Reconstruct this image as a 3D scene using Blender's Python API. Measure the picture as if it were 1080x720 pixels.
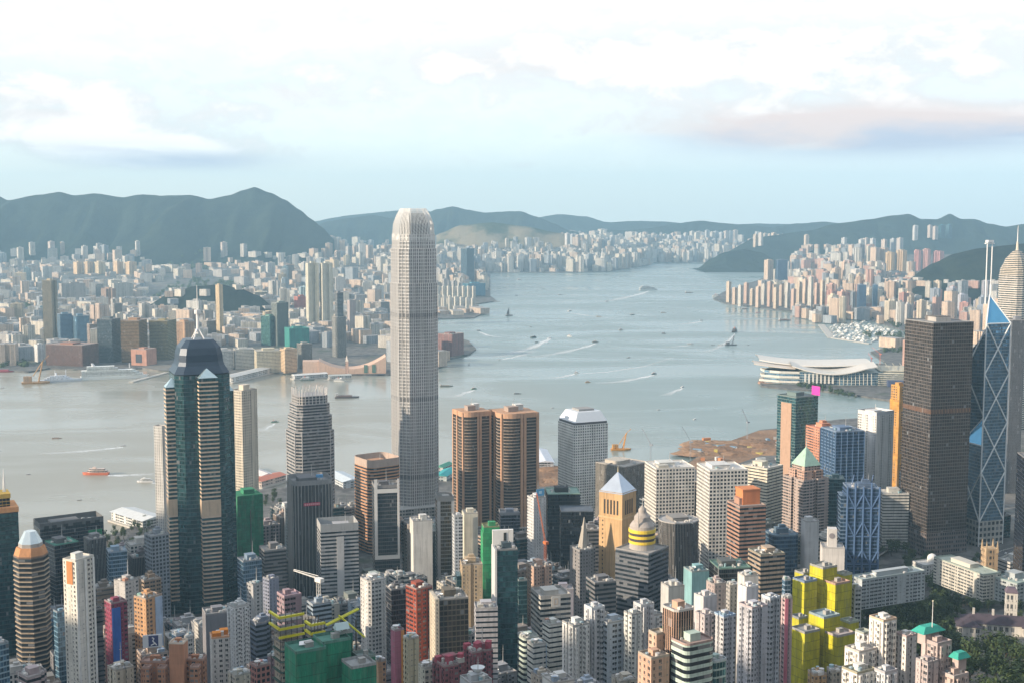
import bpy, bmesh, math, random
from math import sin, cos, pi, radians, atan2, sqrt, floor
from mathutils import Vector, noise as mnoise
for o in list(bpy.data.objects): bpy.data.objects.remove(o)
SC = bpy.context.scene
COL = SC.collection
R = random.Random(11)

# ------------------------------------------------------------------ camera
F, HC, YH = 1350.0, 400.0, 225.0            # focal length in pixels of a 1080 wide frame, eye height, horizon row
PITCH = math.atan((360 - YH) / F)
cam_d = bpy.data.cameras.new('camera'); cam = bpy.data.objects.new('camera', cam_d); COL.objects.link(cam)
cam_d.sensor_width = 36; cam_d.lens = 36 * F / 1080
cam_d.clip_start = 5; cam_d.clip_end = 60000
cam.location = (0, 0, HC); cam.rotation_euler = (pi / 2 - PITCH, 0, 0)
SC.camera = cam
# ------------------------------------------------------------------ sun, sky, exposure
SUN_EL, SUN_AZ = radians(17), radians(-112)   # azimuth measured from the view direction, clockwise
sl = bpy.data.lights.new('sun', 'SUN'); sl.energy = 3.3; sl.angle = radians(0.6); sl.color = (1, .82, .62)
so = bpy.data.objects.new('sun', sl); COL.objects.link(so)
sdir = Vector((sin(SUN_AZ) * cos(SUN_EL), cos(SUN_AZ) * cos(SUN_EL), sin(SUN_EL)))
so.rotation_euler = sdir.to_track_quat('Z', 'Y').to_euler(); so.location = (-3000, -1000, 1500)
SC.view_settings.view_transform = 'Standard'; SC.view_settings.look = 'None'
SC.view_settings.gamma = 1; SC.view_settings.use_curve_mapping = False
SC.view_settings.exposure = 1.24
HAZE_DENSITY, HAZE_COL = 6.2e-5, (.45, .76, 1.0)
try:
    SC.cycles.max_bounces = 5; SC.cycles.diffuse_bounces = 2; SC.cycles.glossy_bounces = 2
    SC.cycles.transmission_bounces = 1; SC.cycles.volume_bounces = 0
    SC.cycles.use_denoising = True
    SC.cycles.sample_clamp_indirect = 4; SC.cycles.caustics_reflective = False; SC.cycles.caustics_refractive = False
except Exception: pass

class NT:                                     # short-hand for node trees
    def __init__(s, tree): s.t = tree; s.n = tree.nodes; s.l = tree.links
    def new(s, typ, **kw):
        n = s.n.new(typ)
        for k, v in kw.items(): setattr(n, k, v)
        return n
    def put(s, sock, v):
        if isinstance(v, bpy.types.NodeSocket): s.l.new(v, sock)
        elif isinstance(v, (tuple, list)) and len(v) == 3 and sock.type == 'RGBA': sock.default_value = (*v, 1)
        else: sock.default_value = v
    def m(s, op, a, b=0.0, c=None, clamp=False):
        n = s.new('ShaderNodeMath', operation=op, use_clamp=clamp)
        s.put(n.inputs[0], a); s.put(n.inputs[1], b)
        if c is not None: s.put(n.inputs[2], c)
        return n.outputs[0]
    def mix(s, f, a, b, blend='MIX'):
        n = s.new('ShaderNodeMix', data_type='RGBA', blend_type=blend)
        s.put(n.inputs[0], f); s.put(n.inputs[6], a); s.put(n.inputs[7], b)
        return n.outputs[2]
    def mixf(s, f, a, b):
        n = s.new('ShaderNodeMix', data_type='FLOAT')
        s.put(n.inputs[0], f); s.put(n.inputs[2], a); s.put(n.inputs[3], b)
        return n.outputs[0]
    def noise(s, vec, scale, detail=3, rough=.55, dist=0.0, dim='3D'):
        n = s.new('ShaderNodeTexNoise', noise_dimensions=dim)
        if vec is not None: s.put(n.inputs['Vector'], vec)
        n.inputs['Scale'].default_value = scale; n.inputs['Detail'].default_value = detail
        n.inputs['Roughness'].default_value = rough; n.inputs['Distortion'].default_value = dist
        return n.outputs['Fac']
    def ss(s, x, lo, hi):
        n = s.new('ShaderNodeMapRange', interpolation_type='SMOOTHSTEP')
        s.put(n.inputs[0], x); n.inputs[1].default_value = lo; n.inputs[2].default_value = hi
        return n.outputs[0]
    def xyz(s, x, y, z):
        n = s.new('ShaderNodeCombineXYZ'); s.put(n.inputs[0], x); s.put(n.inputs[1], y); s.put(n.inputs[2], z)
        return n.outputs[0]
    def sep(s, v):
        n = s.new('ShaderNodeSeparateXYZ'); s.put(n.inputs[0], v); return n.outputs
    def map(s, v, sc=(1, 1, 1), loc=(0, 0, 0)):
        n = s.new('ShaderNodeMapping'); s.put(n.inputs[0], v); n.inputs['Scale'].default_value = sc; n.inputs['Location'].default_value = loc
        return n.outputs[0]

def make_world():
    w = bpy.data.worlds.new('World'); SC.world = w; w.use_nodes = True
    T = NT(w.node_tree); T.n.clear()
    sky = T.new('ShaderNodeTexSky', sky_type='NISHITA', sun_disc=False, sun_elevation=SUN_EL, sun_rotation=SUN_AZ,
                altitude=300, air_density=1.0, dust_density=1.2, ozone_density=1.6)
    d = T.sep(T.new('ShaderNodeTexCoord').outputs['Generated'])
    az = T.m('ARCTAN2', d[0], d[1]); el = T.m('ARCSINE', d[2])
    # high cloud veil and heaps of cumulus, laid out by direction (azimuth, elevation in radians)
    u = T.m('MULTIPLY', az, 9.0); v = T.m('MULTIPLY', el, 26.0)
    p = T.xyz(u, v, 0.0)
    n1 = T.noise(p, .55, 6, .6, .4); n2 = T.noise(T.xyz(T.m('MULTIPLY', az, 17.0), T.m('MULTIPLY_ADD', el, 34.0, 3.0), 1.7), 1.25, 9, .62, .25)
    n3 = T.noise(T.map(p, (.5, 1.3, 1), (3, 9, 4)), .9, 5, .6, .8)
    def blob(a, e, ra, re, k=1.0):
        x = T.m('DIVIDE', T.m('SUBTRACT', az, a), ra); y = T.m('DIVIDE', T.m('SUBTRACT', el, e), re)
        return T.m('MULTIPLY', T.m('EXPONENT', T.m('MULTIPLY', T.m('ADD', T.m('MULTIPLY', x, x), T.m('MULTIPLY', y, y)), -1.0)), k)
    A = lambda px: math.atan((px - 540) / F)
    E = lambda py: math.atan((YH - py) / F)
    low = T.mix(.72, T.mix(1.0, sky.outputs[0], (.07,) * 3, 'MULTIPLY'), (.53, .59, .58))
    low = T.mix(T.ss(az, .0, .42), low, T.mix(1.0, low, (1.0, 1.04, 1.12), 'MULTIPLY'))
    low = T.mix(T.ss(az, .05, -.35), low, T.mix(1.0, low, (1.10, 1.02, .95), 'MULTIPLY'))
    blue = T.mix(n2, (.43, .53, .57), (.49, .56, .58))
    white = T.mix(T.ss(n2, .3, .7), (.455, .47, .475), (.60, .59, .58))
    # thin veil that thickens upwards, broken by bluish gaps
    up = T.ss(el, E(215), E(60))
    c = T.mix(T.m('MULTIPLY', up, .9), low, blue)
    veil = T.m('MULTIPLY', T.ss(T.m('ADD', n1, T.m('MULTIPLY', T.ss(az, -.38, .15), .16)), .36, .60), T.ss(el, E(215), E(20)))
    c = T.mix(veil, c, white)
    heap = None
    for b in ((A(60), E(150), .075, .017, .8), (A(150), E(140), .07, .022, .75), (A(15), E(100), .10, .022, .7), (A(205), E(163), .055, .011, .85), (A(120), E(168), .06, .008, .6), (A(330), E(100), .08, .02, .35), (A(560), E(70), .2, .022, .5), (A(860), E(70), .25, .035, .9), (A(930), E(132), .17, .012, .9), (A(540), E(176), .02, .004, .5)):
        x = blob(*b); heap = x if heap is None else T.m('ADD', heap, x)
    hp = T.m('ADD', heap, T.m('MULTIPLY', T.m('SUBTRACT', n2, .5), 2.6))
    heap = T.m('MULTIPLY', T.ss(hp, .22, .80), T.ss(el, E(208), E(150)))
    c = T.mix(T.m('MULTIPLY', heap, .92), c, T.mix(T.ss(hp, .4, 1.1), (.37, .375, .38), (.60, .585, .57)))
    dark = None
    for b in ((A(960), E(143), .13, .016, 1.35), (A(845), E(136), .11, .017, .95), (A(610), E(70), .16, .011, .5), (A(195), E(172), .07, .007, 1.0), (A(110), E(158), .05, .006, .7), (A(60), E(125), .11, .012, .7), (A(310), E(104), .03, .006, .4), (A(1065), E(142), .10, .008, .8)):
        x = blob(*b); dark = x if dark is None else T.m('ADD', dark, x)
    dark = T.m('MULTIPLY', dark, T.ss(n3, .26, .60), clamp=True)
    c = T.mix(dark, c, T.mix(T.ss(T.m('ADD', n1, T.m('MULTIPLY', T.m('SUBTRACT', el, E(148)), 14.0)), .38, .62), (.28, .31, .38), (.45, .38, .36)))
    # the rest of the dome: broken cloud on blue
    dome = T.mix(T.ss(n1, .40, .62), T.mix(.35, T.mix(1.0, sky.outputs[0], (.085,) * 3, 'MULTIPLY'), (.28, .33, .41)), (.56, .56, .56))
    c = T.mix(T.ss(el, .18, .45), c, dome)
    bg = T.new('ShaderNodeBackground'); T.put(bg.inputs[0], c); bg.inputs[1].default_value = 1.0
    T.l.new(bg.outputs[0], T.new('ShaderNodeOutputWorld').inputs[0])
make_world()

# ------------------------------------------------------------------ pixel <-> place helpers (all distances in metres)
CP, SP = cos(PITCH), sin(PITCH)
def ray(px, py):
    x = (px - 540) / F; y = (360 - py) / F
    return Vector((x, CP + y * SP, -SP + y * CP))
def at(px, py, Y):
    d = ray(px, py); t = Y / d.y
    return Vector((d.x * t, Y, HC + d.z * t))
def on(px, py, z=0.0):
    d = ray(px, py); t = (z - HC) / d.z
    return Vector((d.x * t, d.y * t, z))
def pix(p):
    x, y, z = p[0], p[1], p[2] - HC
    dep = y * CP - z * SP; up = y * SP + z * CP
    return 540 + F * x / dep, 360 - F * up / dep
def inland(x, y): return (x + 460) * .6 - (y - 1480) * .8
def terr(x, y):
    q = inland(x, y)
    z = 4.0 if q < 420 else 4.0 + max(0, (q - 420) / 1040) ** 2.5 * 388
    return z
def ground_at(px, py):
    d = ray(px, py); t = 300.0
    while t < 6000:
        p = Vector((0, 0, HC)) + d * t
        if p.z <= terr(p.x, p.y): return p
        t += 6
    return on(px, py, 4)

def inpoly(x, y, P):
    c = False; j = len(P) - 1
    for i in range(len(P)):
        if (P[i][1] > y) != (P[j][1] > y) and x < (P[j][0] - P[i][0]) * (y - P[i][1]) / (P[j][1] - P[i][1]) + P[i][0]: c = not c
        j = i
    return c
# ------------------------------------------------------------------ mesh builder
class MB:
    def __init__(s): s.v = []; s.f = []; s.uv = []; s.mi = []; s.k = 0; s.sm = []
    def face(s, pts, uvs=None, mi=0, sm=False):
        i = len(s.v); s.v += [tuple(p) for p in pts]; s.f.append(tuple(range(i, i + len(pts))))
        s.uv += uvs if uvs else [(p[0], p[1]) for p in pts]; s.mi.append(mi); s.sm.append(sm)
    def loft(s, P, z0, Q, z1, bay=3.0, flo=3.0, ms=0, mt=None, mb=None, cont=None, sm=False):
        n = len(P); cont = n > 14 if cont is None else cont
        nv = max(1, round((z1 - z0) / flo)); u = 0.0
        if cont:
            tot = sum(math.dist(P[i], P[(i + 1) % n]) for i in range(n)); sc = max(1, round(tot / bay)) / max(tot, 1e-6)
        for i in range(n):
            a, b, c, d = P[i], P[(i + 1) % n], Q[(i + 1) % n], Q[i]
            L = math.dist(a, b)
            du = L * sc if cont else max(1, round(L / bay))
            u0, u1 = s.k + u, s.k + u + du
            s.face([(*a, z0), (*b, z0), (*c, z1), (*d, z1)], [(u0, 0), (u1, 0), (u1, nv), (u0, nv)], ms, sm)
            u += du if cont else du + 13
        s.k += 57
        if mt is not None: s.face([(*p, z1) for p in Q], None, mt)
        if mb is not None: s.face([(*p, z0) for p in reversed(P)], None, mb)
        return s
    def prism(s, P, z0, z1, bay=3.0, flo=3.0, ms=0, mt=0, mb=None, **k): return s.loft(P, z0, P, z1, bay, flo, ms, mt, mb, **k)
    def box(s, x0, x1, y0, y1, z0, z1, bay=3.0, flo=3.0, ms=0, mt=0, mb=0):
        return s.prism([(x0, y0), (x1, y0), (x1, y1), (x0, y1)], z0, z1, bay, flo, ms, mt, mb)
    def bar(s, a, b, r, n=5, r2=None, mi=0):
        a, b = Vector(a), Vector(b); d = (b - a); r2 = r if r2 is None else r2
        q = d.to_track_quat('Z', 'Y'); A = []; B = []
        for i in range(n):
            t = 2 * pi * i / n + pi / 4; e = q @ Vector((cos(t), sin(t), 0))
            A.append(a + e * r); B.append(b + e * r2)
        for i in range(n):
            j = (i + 1) % n; s.face([A[i], A[j], B[j], B[i]], None, mi)
        s.face(B, None, mi); s.face(list(reversed(A)), None, mi); return s
    def mesh(s, name, mats):
        me = bpy.data.meshes.new(name); me.from_pydata(s.v, [], s.f)
        l = me.uv_layers.new(name='UVMap'); flat = [c for p in s.uv for c in p]
        l.data.foreach_set('uv', flat)
        for m in mats: me.materials.append(m)
        me.polygons.foreach_set('material_index', s.mi)
        if any(s.sm): me.polygons.foreach_set('use_smooth', s.sm)
        me.update(); return me
    def build(s, name, mats, parent=None, color=None, loc=None, rz=0, label=None, weld=False):
        mats = mats if isinstance(mats, (list, tuple)) else [mats]
        me = s.mesh(name, mats)
        if weld:
            b = bmesh.new(); b.from_mesh(me); bmesh.ops.remove_doubles(b, verts=b.verts, dist=.001); b.to_mesh(me); b.free()
        return put(name, me, parent, color, loc, rz, label)
def put(name, me, parent=None, color=None, loc=None, rz=0, label=None, scale=None):
    o = bpy.data.objects.new(name, me); COL.objects.link(o)
    if parent: o.parent = parent
    if color: o.color = (*color, 1)
    if loc is not None: o.location = loc
    if rz: o.rotation_euler = (0, 0, rz)
    if scale: o.scale = scale
    if label: o['label'] = label
    return o
THINGS = []
def tag(o, label, cat, group=None):
    o['label'] = label; o['category'] = cat
    if group: o['group'] = group
    THINGS.append(o); return o
def thing(name, label, cat, loc=(0, 0, 0), rz=0.0, group=None):
    o = bpy.data.objects.new(name, None); COL.objects.link(o); o.empty_display_size = 5
    o.location = loc; o.rotation_euler = (0, 0, rz)
    return tag(o, label, cat, group)
def struct(name, mb, mats, color=None, kind='structure', weld=False, smooth=False):
    o = mb.build(name, mats, None, color, weld=weld); o['kind'] = kind; return o

def rect(w, d, cx=0, cy=0): return [(cx - w / 2, cy - d / 2), (cx + w / 2, cy - d / 2), (cx + w / 2, cy + d / 2), (cx - w / 2, cy + d / 2)]
def ngon(n, r, ph=0.0, sx=1.0, sy=1.0): return [(cos(ph + 2 * pi * i / n) * r * sx, sin(ph + 2 * pi * i / n) * r * sy) for i in range(n)]
def scale_poly(P, k, ky=None): return [(x * k, y * (k if ky is None else ky)) for x, y in P]
def inset(P, d):
    cx = sum(p[0] for p in P) / len(P); cy = sum(p[1] for p in P) / len(P); out = []
    n = len(P)
    for i in range(n):
        a, b, c = Vector(P[i - 1]), Vector(P[i]), Vector(P[(i + 1) % n])
        e1 = (b - a).normalized(); e2 = (c - b).normalized()
        n1 = Vector((-e1.y, e1.x)); n2 = Vector((-e2.y, e2.x)); m = n1 + n2
        k = max(.35, 1 + n1.dot(n2)); out.append(tuple(b + m * (d / k)))
    return out
PLANS = {   # unit footprints, counter-clockwise, about 1 x 1
    'box': rect(1, 1),
    'cham': [(-.36, -.5), (.36, -.5), (.5, -.36), (.5, .36), (.36, .5), (-.36, .5), (-.5, .36), (-.5, -.36)],
    'octo': ngon(8, .541, pi / 8),
    'round': ngon(24, .5),
    'hplan': [(-.5, -.5), (-.14, -.5), (-.14, -.36), (.14, -.36), (.14, -.5), (.5, -.5), (.5, .5), (.14, .5), (.14, .36), (-.14, .36), (-.14, .5), (-.5, .5)],
    'cross': [(-.2, -.5), (.2, -.5), (.2, -.32), (.32, -.32), (.32, -.2), (.5, -.2), (.5, .2), (.32, .2), (.32, .32), (.2, .32), (.2, .5), (-.2, .5), (-.2, .32), (-.32, .32), (-.32, .2), (-.5, .2), (-.5, -.2), (-.32, -.2), (-.32, -.32), (-.2, -.32)],
    'notch': [(-.5, -.5), (-.08, -.5), (-.08, -.42), (.08, -.42), (.08, -.5), (.5, -.5), (.5, -.08), (.42, -.08), (.42, .08), (.5, .08), (.5, .5), (.08, .5), (.08, .42), (-.08, .42), (-.08, .5), (-.5, .5), (-.5, .08), (-.42, .08), (-.42, -.08), (-.5, -.08)],
    'lplan': [(-.5, -.5), (.5, -.5), (.5, 0), (.1, 0), (.1, .5), (-.5, .5)],
    'step': [(-.5, -.5), (.1, -.5), (.1, -.36), (.32, -.36), (.32, -.18), (.5, -.18), (.5, .5), (-.5, .5)],
}
def rbox(r=.2, k=4):
    P = []
    for cx, cy, a in ((.5 - r, .5 - r, 0), (-.5 + r, .5 - r, pi / 2), (-.5 + r, -.5 + r, pi), (.5 - r, -.5 + r, 1.5 * pi)):
        for i in range(k + 1): t = a + pi / 2 * i / k; P.append((cx + r * cos(t), cy + r * sin(t)))
    return P
PLANS['rbox'] = rbox()
# ------------------------------------------------------------------ materials
MATS = {}
def newmat(name):
    m = bpy.data.materials.new(name); m.use_nodes = True; T = NT(m.node_tree)
    b = m.node_tree.nodes.get('Principled BSDF'); return m, T, b
def plain(name, col=None, rough=.75, metal=0.0, var=.25, scale=.25, dirt=.0, spec=.4):
    if name in MATS: return MATS[name]
    m, T, b = newmat(name)
    oi = T.new('ShaderNodeObjectInfo'); co = T.new('ShaderNodeTexCoord').outputs['Object']
    c = oi.outputs['Color'] if col is None else col
    n = T.noise(co, scale, 5, .65); k = T.m('MULTIPLY_ADD', n, var * 2, 1 - var)
    if dirt: k = T.m('MULTIPLY', k, T.m('SUBTRACT', 1.0, T.m('MULTIPLY', T.ss(T.noise(T.map(co, (1, 1, .12)), scale * 1.7, 4, .7), .5, .75), dirt)))
    cc = T.mix(1.0, c if isinstance(c, bpy.types.NodeSocket) else (*c, 1), T.xyz(k, k, k), 'MULTIPLY')
    T.put(b.inputs['Base Color'], cc); b.inputs['Roughness'].default_value = rough; b.inputs['Metallic'].default_value = metal
    b.inputs['Specular IOR Level'].default_value = spec
    MATS[name] = m; return m
STY = {  # window width, window height, bay m, floor m, glass colour, metal, share of panes with blinds, wall roughness, wall gloss tint
    'punch':   (.50, .48, 3.2, 3.2, (.035, .042, .05), .15, .16, .8),
    'resi':    (.56, .46, 2.7, 3.0, (.04, .047, .055), .10, .22, .85),
    'grid':    (.64, .58, 3.7, 3.7, (.03, .036, .045), .2, .12, .75),
    'wide':    (.82, .46, 4.2, 3.3, (.035, .045, .055), .2, .15, .8),
    'dots':    (.62, .62, 3.4, 3.5, (.10, .12, .13), .3, .05, .6),
    'ribbon':  (1.0, .50, 4.0, 3.7, (.035, .045, .055), .3, .10, .75),
    'thin':    (1.0, .34, 4.0, 3.5, (.03, .04, .05), .2, .10, .8),
    'curtain': (.90, .74, 1.9, 3.9, (.05, .07, .085), .6, .03, .35),
    'teal':    (.93, .76, 1.9, 3.9, (.055, .155, .175), .7, .02, .3),
    'blue':    (.92, .66, 1.9, 3.8, (.045, .10, .19), .5, .03, .3),
    'sky':     (.92, .74, 1.9, 3.8, (.10, .20, .30), .6, .02, .3),
    'dark':    (.93, .78, 1.8, 3.9, (.025, .031, .042), .5, .02, .3),
    'bronze':  (.86, .78, 3.2, 3.9, (.075, .062, .055), .6, .01, .4),
    'gold':    (.90, .74, 1.8, 3.9, (.10, .075, .035), .6, .02, .4),
    'fins':    (.62, 1.0, 1.5, 4.0, (.025, .03, .036), .3, .03, .45),
    'fine':    (.60, .74, 1.5, 4.1, (.09, .10, .11), .5, .03, .35),
    'blank':   (.0, .0, 8., 6., (.1, .1, .1), 0, 0, .85),
}
def facade(style):
    key = 'facade_' + style
    if key in MATS: return MATS[key]
    ww, hh, bay, flo, g, metal, blind, wr = STY[style]
    m, T, b = newmat(key)
    oi = T.new('ShaderNodeObjectInfo'); tc = T.new('ShaderNodeTexCoord'); co = tc.outputs['Object']
    uv = T.sep(tc.outputs['UV']); u, v = uv[0], uv[1]
    fu, fv = T.m('FRACT', u), T.m('FRACT', v)
    du, dv = T.m('ABSOLUTE', T.m('SUBTRACT', fu, .5)), T.m('ABSOLUTE', T.m('SUBTRACT', fv, .52))
    cell = T.xyz(T.m('FLOOR', u), T.m('FLOOR', v), T.m('MULTIPLY', oi.outputs['Random'], 91.7))
    wn = T.new('ShaderNodeTexWhiteNoise', noise_dimensions='3D'); T.put(wn.inputs[0], cell)
    r, rc = wn.outputs['Value'], T.sep(wn.outputs['Color'])
    # wall: object colour with weathering, faint floor lines and per-panel tone
    n = T.noise(co, .045, 4, .6); st = T.noise(T.map(co, (1, 1, .06)), .42, 4, .7)
    k = T.m('MULTIPLY', T.m('MULTIPLY_ADD', n, .6, .70), T.m('MULTIPLY_ADD', T.ss(st, .42, .75), -.38, 1.0))
    k = T.m('MULTIPLY', k, T.m('MULTIPLY_ADD', rc[2], .10, .95))
    if style != 'blank':
        line = T.m('LESS_THAN', fv, .07); k = T.m('MULTIPLY', k, T.m('MULTIPLY_ADD', line, -.16, 1.0))
    wall = T.mix(1.0, oi.outputs['Color'], T.xyz(k, k, k), 'MULTIPLY')
    if ww == 0:
        T.put(b.inputs['Base Color'], wall); b.inputs['Roughness'].default_value = .85; MATS[key] = m; return m
    if style == 'dots':
        mask = T.m('LESS_THAN', T.m('ADD', T.m('MULTIPLY', du, du), T.m('MULTIPLY', dv, dv)), .30 * .30)
    else:
        wv = ww / 2
        mu = T.m('LESS_THAN', du, wv); mv = T.m('LESS_THAN', dv, hh / 2)
        if style in ('resi', 'punch', 'wide'):        # uneven sashes, a pier between them, and air-conditioner boxes under some sills
            wc = T.new('ShaderNodeTexWhiteNoise', noise_dimensions='2D'); T.put(wc.inputs[0], T.xyz(T.m('FLOOR', u), T.m('MULTIPLY', oi.outputs['Random'], 57.3), 0.0))
            cr = T.sep(wc.outputs['Color'])
            cw = T.m('MULTIPLY', T.m('MULTIPLY_ADD', cr[0], .30, wv - .19), T.m('GREATER_THAN', cr[1], .16))
            mu = T.m('LESS_THAN', du, T.m('ADD', cw, T.m('MULTIPLY_ADD', rc[0], .05, -.025)))
            mu = T.m('MULTIPLY', mu, T.m('SUBTRACT', 1.0, T.m('LESS_THAN', T.m('ABSOLUTE', T.m('SUBTRACT', fu, .5)), .025)))
        mask = T.m('MULTIPLY', mu, mv)
    tone = T.m('MULTIPLY_ADD', T.m('POWER', rc[1], 2.0), 1.1, .6)
    gl = T.mix(1.0, (*g, 1), T.xyz(tone, tone, tone), 'MULTIPLY')
    isb = T.m('GREATER_THAN', r, 1 - blind)
    gl = T.mix(isb, gl, T.mix(rc[0], (.30, .29, .26), (.16, .17, .18)))
    col = T.mix(mask, wall, gl)
    if style in ('resi', 'punch', 'wide'):
        ac = T.m('MULTIPLY', T.m('LESS_THAN', T.m('ABSOLUTE', T.m('SUBTRACT', fu, .68)), .11), T.m('LESS_THAN', T.m('ABSOLUTE', T.m('SUBTRACT', fv, .14)), .10))
        ac = T.m('MULTIPLY', ac, T.m('GREATER_THAN', rc[1], .45))
        col = T.mix(ac, col, (.20, .20, .20))
    T.put(b.inputs['Base Color'], col)
    T.put(b.inputs['Roughness'], T.mixf(mask, wr, T.m('MULTIPLY_ADD', rc[0], .14, .06)))
    T.put(b.inputs['Metallic'], T.m('MULTIPLY', T.m('MULTIPLY', mask, metal), T.m('SUBTRACT', 1.0, isb)))
    # panes never sit perfectly true: each one mirrors a slightly different piece of the surroundings
    geo = T.new('ShaderNodeNewGeometry')
    jit = T.new('ShaderNodeVectorMath', operation='MULTIPLY_ADD')
    sub = T.new('ShaderNodeVectorMath', operation='SUBTRACT'); T.put(sub.inputs[0], wn.outputs['Color']); sub.inputs[1].default_value = (.5, .5, .5)
    mm = T.m('MULTIPLY', mask, .05)
    wav = T.new('ShaderNodeTexNoise'); T.put(wav.inputs['Vector'], co); wav.inputs['Scale'].default_value = .055; wav.inputs['Detail'].default_value = 3
    sb2 = T.new('ShaderNodeVectorMath', operation='MULTIPLY_ADD'); T.put(sb2.inputs[0], wav.outputs['Color']); sb2.inputs[1].default_value = (5.0, 5.0, 5.0)
    T.put(sb2.inputs[2], sub.outputs[0]); sub2 = T.new('ShaderNodeVectorMath', operation='SUBTRACT'); T.put(sub2.inputs[0], sb2.outputs[0]); sub2.inputs[1].default_value = (2.5, 2.5, 2.35)
    bp = T.new('ShaderNodeBump'); bp.invert = True; bp.inputs['Strength'].default_value = .7; bp.inputs['Distance'].default_value = .3; T.put(bp.inputs['Height'], mask)
    T.put(jit.inputs[0], sub2.outputs[0]); T.put(jit.inputs[1], T.xyz(mm, mm, mm)); T.put(jit.inputs[2], bp.outputs[0])
    T.put(b.inputs['Normal'], jit.outputs[0])
    MATS[key] = m; return m
ROOF = plain('roof_surface', None, .9, 0, .35, .16, .35, .2)
CONC = plain('painted_concrete', None, .85, 0, .2, .2, .3, .25)
METAL = plain('painted_metal', None, .4, .6, .15, .3)
PAINT = plain('paint', None, .45, 0, .1, .3)
GLASSY = plain('roof_glass', None, .12, .55, .2, .15)
SLATEGLASS = plain('dark_roof_glass', None, .35, .1, .2, .15, 0, .25)
def net_mat():
    m, T, b = newmat('scaffold_netting')
    oi = T.new('ShaderNodeObjectInfo'); tc = T.new('ShaderNodeTexCoord'); uv = T.sep(tc.outputs['UV']); co = tc.outputs['Object']
    n = T.noise(T.map(co, (1, 1, .25)), .5, 5, .7, 1.0); n2 = T.noise(co, .07, 3)
    seam = T.m('LESS_THAN', T.m('FRACT', uv[1]), .06); seamu = T.m('LESS_THAN', T.m('FRACT', uv[0]), .03)
    wn = T.new('ShaderNodeTexWhiteNoise', noise_dimensions='2D'); T.put(wn.inputs[0], T.xyz(T.m('FLOOR', uv[0]), T.m('FLOOR', uv[1]), 0.0))
    k = T.m('MULTIPLY', T.m('MULTIPLY_ADD', n, 1.1, .4), T.m('MULTIPLY_ADD', n2, .6, .72))
    k = T.m('MULTIPLY', k, T.m('MULTIPLY_ADD', wn.outputs[0], .36, .80))
    k = T.m('MULTIPLY', k, T.m('MULTIPLY_ADD', T.m('MAXIMUM', seam, seamu), -.5, 1.0))
    fade = T.m('MULTIPLY', T.ss(T.noise(T.map(co, (1, 1, .15)), .22, 4, .7), .45, .8), .4)
    T.put(b.inputs['Base Color'], T.mix(fade, T.mix(1.0, oi.outputs['Color'], T.xyz(k, k, k), 'MULTIPLY'), (.26, .27, .20)))
    b.inputs['Roughness'].default_value = .85
    bp = T.new('ShaderNodeBump'); bp.inputs['Strength'].default_value = .5; bp.inputs['Distance'].default_value = .8
    T.put(bp.inputs['Height'], n); T.put(b.inputs['Normal'], bp.outputs[0]); return m
NET = net_mat()
def leaf_mat(name, dark, light):
    m, T, b = newmat(name)
    oi = T.new('ShaderNodeObjectInfo'); co = T.new('ShaderNodeTexCoord').outputs['Object']
    f = T.m('ADD', T.m('MULTIPLY', T.noise(co, .55, 4, .7), .9), T.m('MULTIPLY', oi.outputs['Random'], .35), clamp=True)
    T.put(b.inputs['Base Color'], T.mix(T.ss(f, .3, .95), dark, light)); b.inputs['Roughness'].default_value = .7
    b.inputs['Specular IOR Level'].default_value = .25; return m
LEAF = leaf_mat('leaves', (.016, .032, .011), (.068, .10, .032))
BARK = plain('bark', (.09, .07, .05), .9)
def ground_mat():
    m, T, b = newmat('city_ground')
    p = T.new('ShaderNodeNewGeometry').outputs['Position']
    n = T.noise(p, .012, 5, .65); n2 = T.noise(p, .05, 5, .7); n3 = T.noise(p, .004, 3)
    c = T.mix(T.ss(n2, .35, .65), (.055, .055, .058), (.16, .155, .145))
    c = T.mix(T.ss(n, .55, .68), c, (.03, .05, .022))
    c = T.mix(T.m('MULTIPLY', T.ss(n3, .55, .7), .5), c, (.24, .21, .17))
    T.put(b.inputs['Base Color'], c); b.inputs['Roughness'].default_value = .9; return m
GROUND = ground_mat()
def hill_mat(name, a, bcol, sand=0.0):
    m, T, b = newmat(name)
    p = T.new('ShaderNodeNewGeometry').outputs['Position']
    n = T.noise(p, .006, 7, .68); n2 = T.noise(p, .03, 5, .7)
    c = T.mix(T.ss(T.m('ADD', T.m('MULTIPLY', n, .6), T.m('MULTIPLY', n2, .4)), .35, .65), a, bcol)
    if sand: c = T.mix(T.m('MULTIPLY', T.ss(T.noise(p, .0022, 5, .6), .40, .52), sand), c, (.36, .28, .19))
    T.put(b.inputs['Base Color'], c); b.inputs['Roughness'].default_value = .95; b.inputs['Specular IOR Level'].default_value = .1
    bp = T.new('ShaderNodeBump'); bp.inputs['Strength'].default_value = 1; bp.inputs['Distance'].default_value = 14
    T.put(bp.inputs['Height'], T.m('ADD', n, T.m('MULTIPLY', n2, .3))); T.put(b.inputs['Normal'], bp.outputs[0]); return m
HILL = hill_mat('wooded_hillside', (.005, .012, .012), (.022, .033, .022))
SANDHILL = hill_mat('quarried_hillside', (.03, .045, .018), (.06, .07, .03), .6)
EARTH = hill_mat('bare_earth', (.20, .12, .075), (.34, .22, .14))
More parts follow.
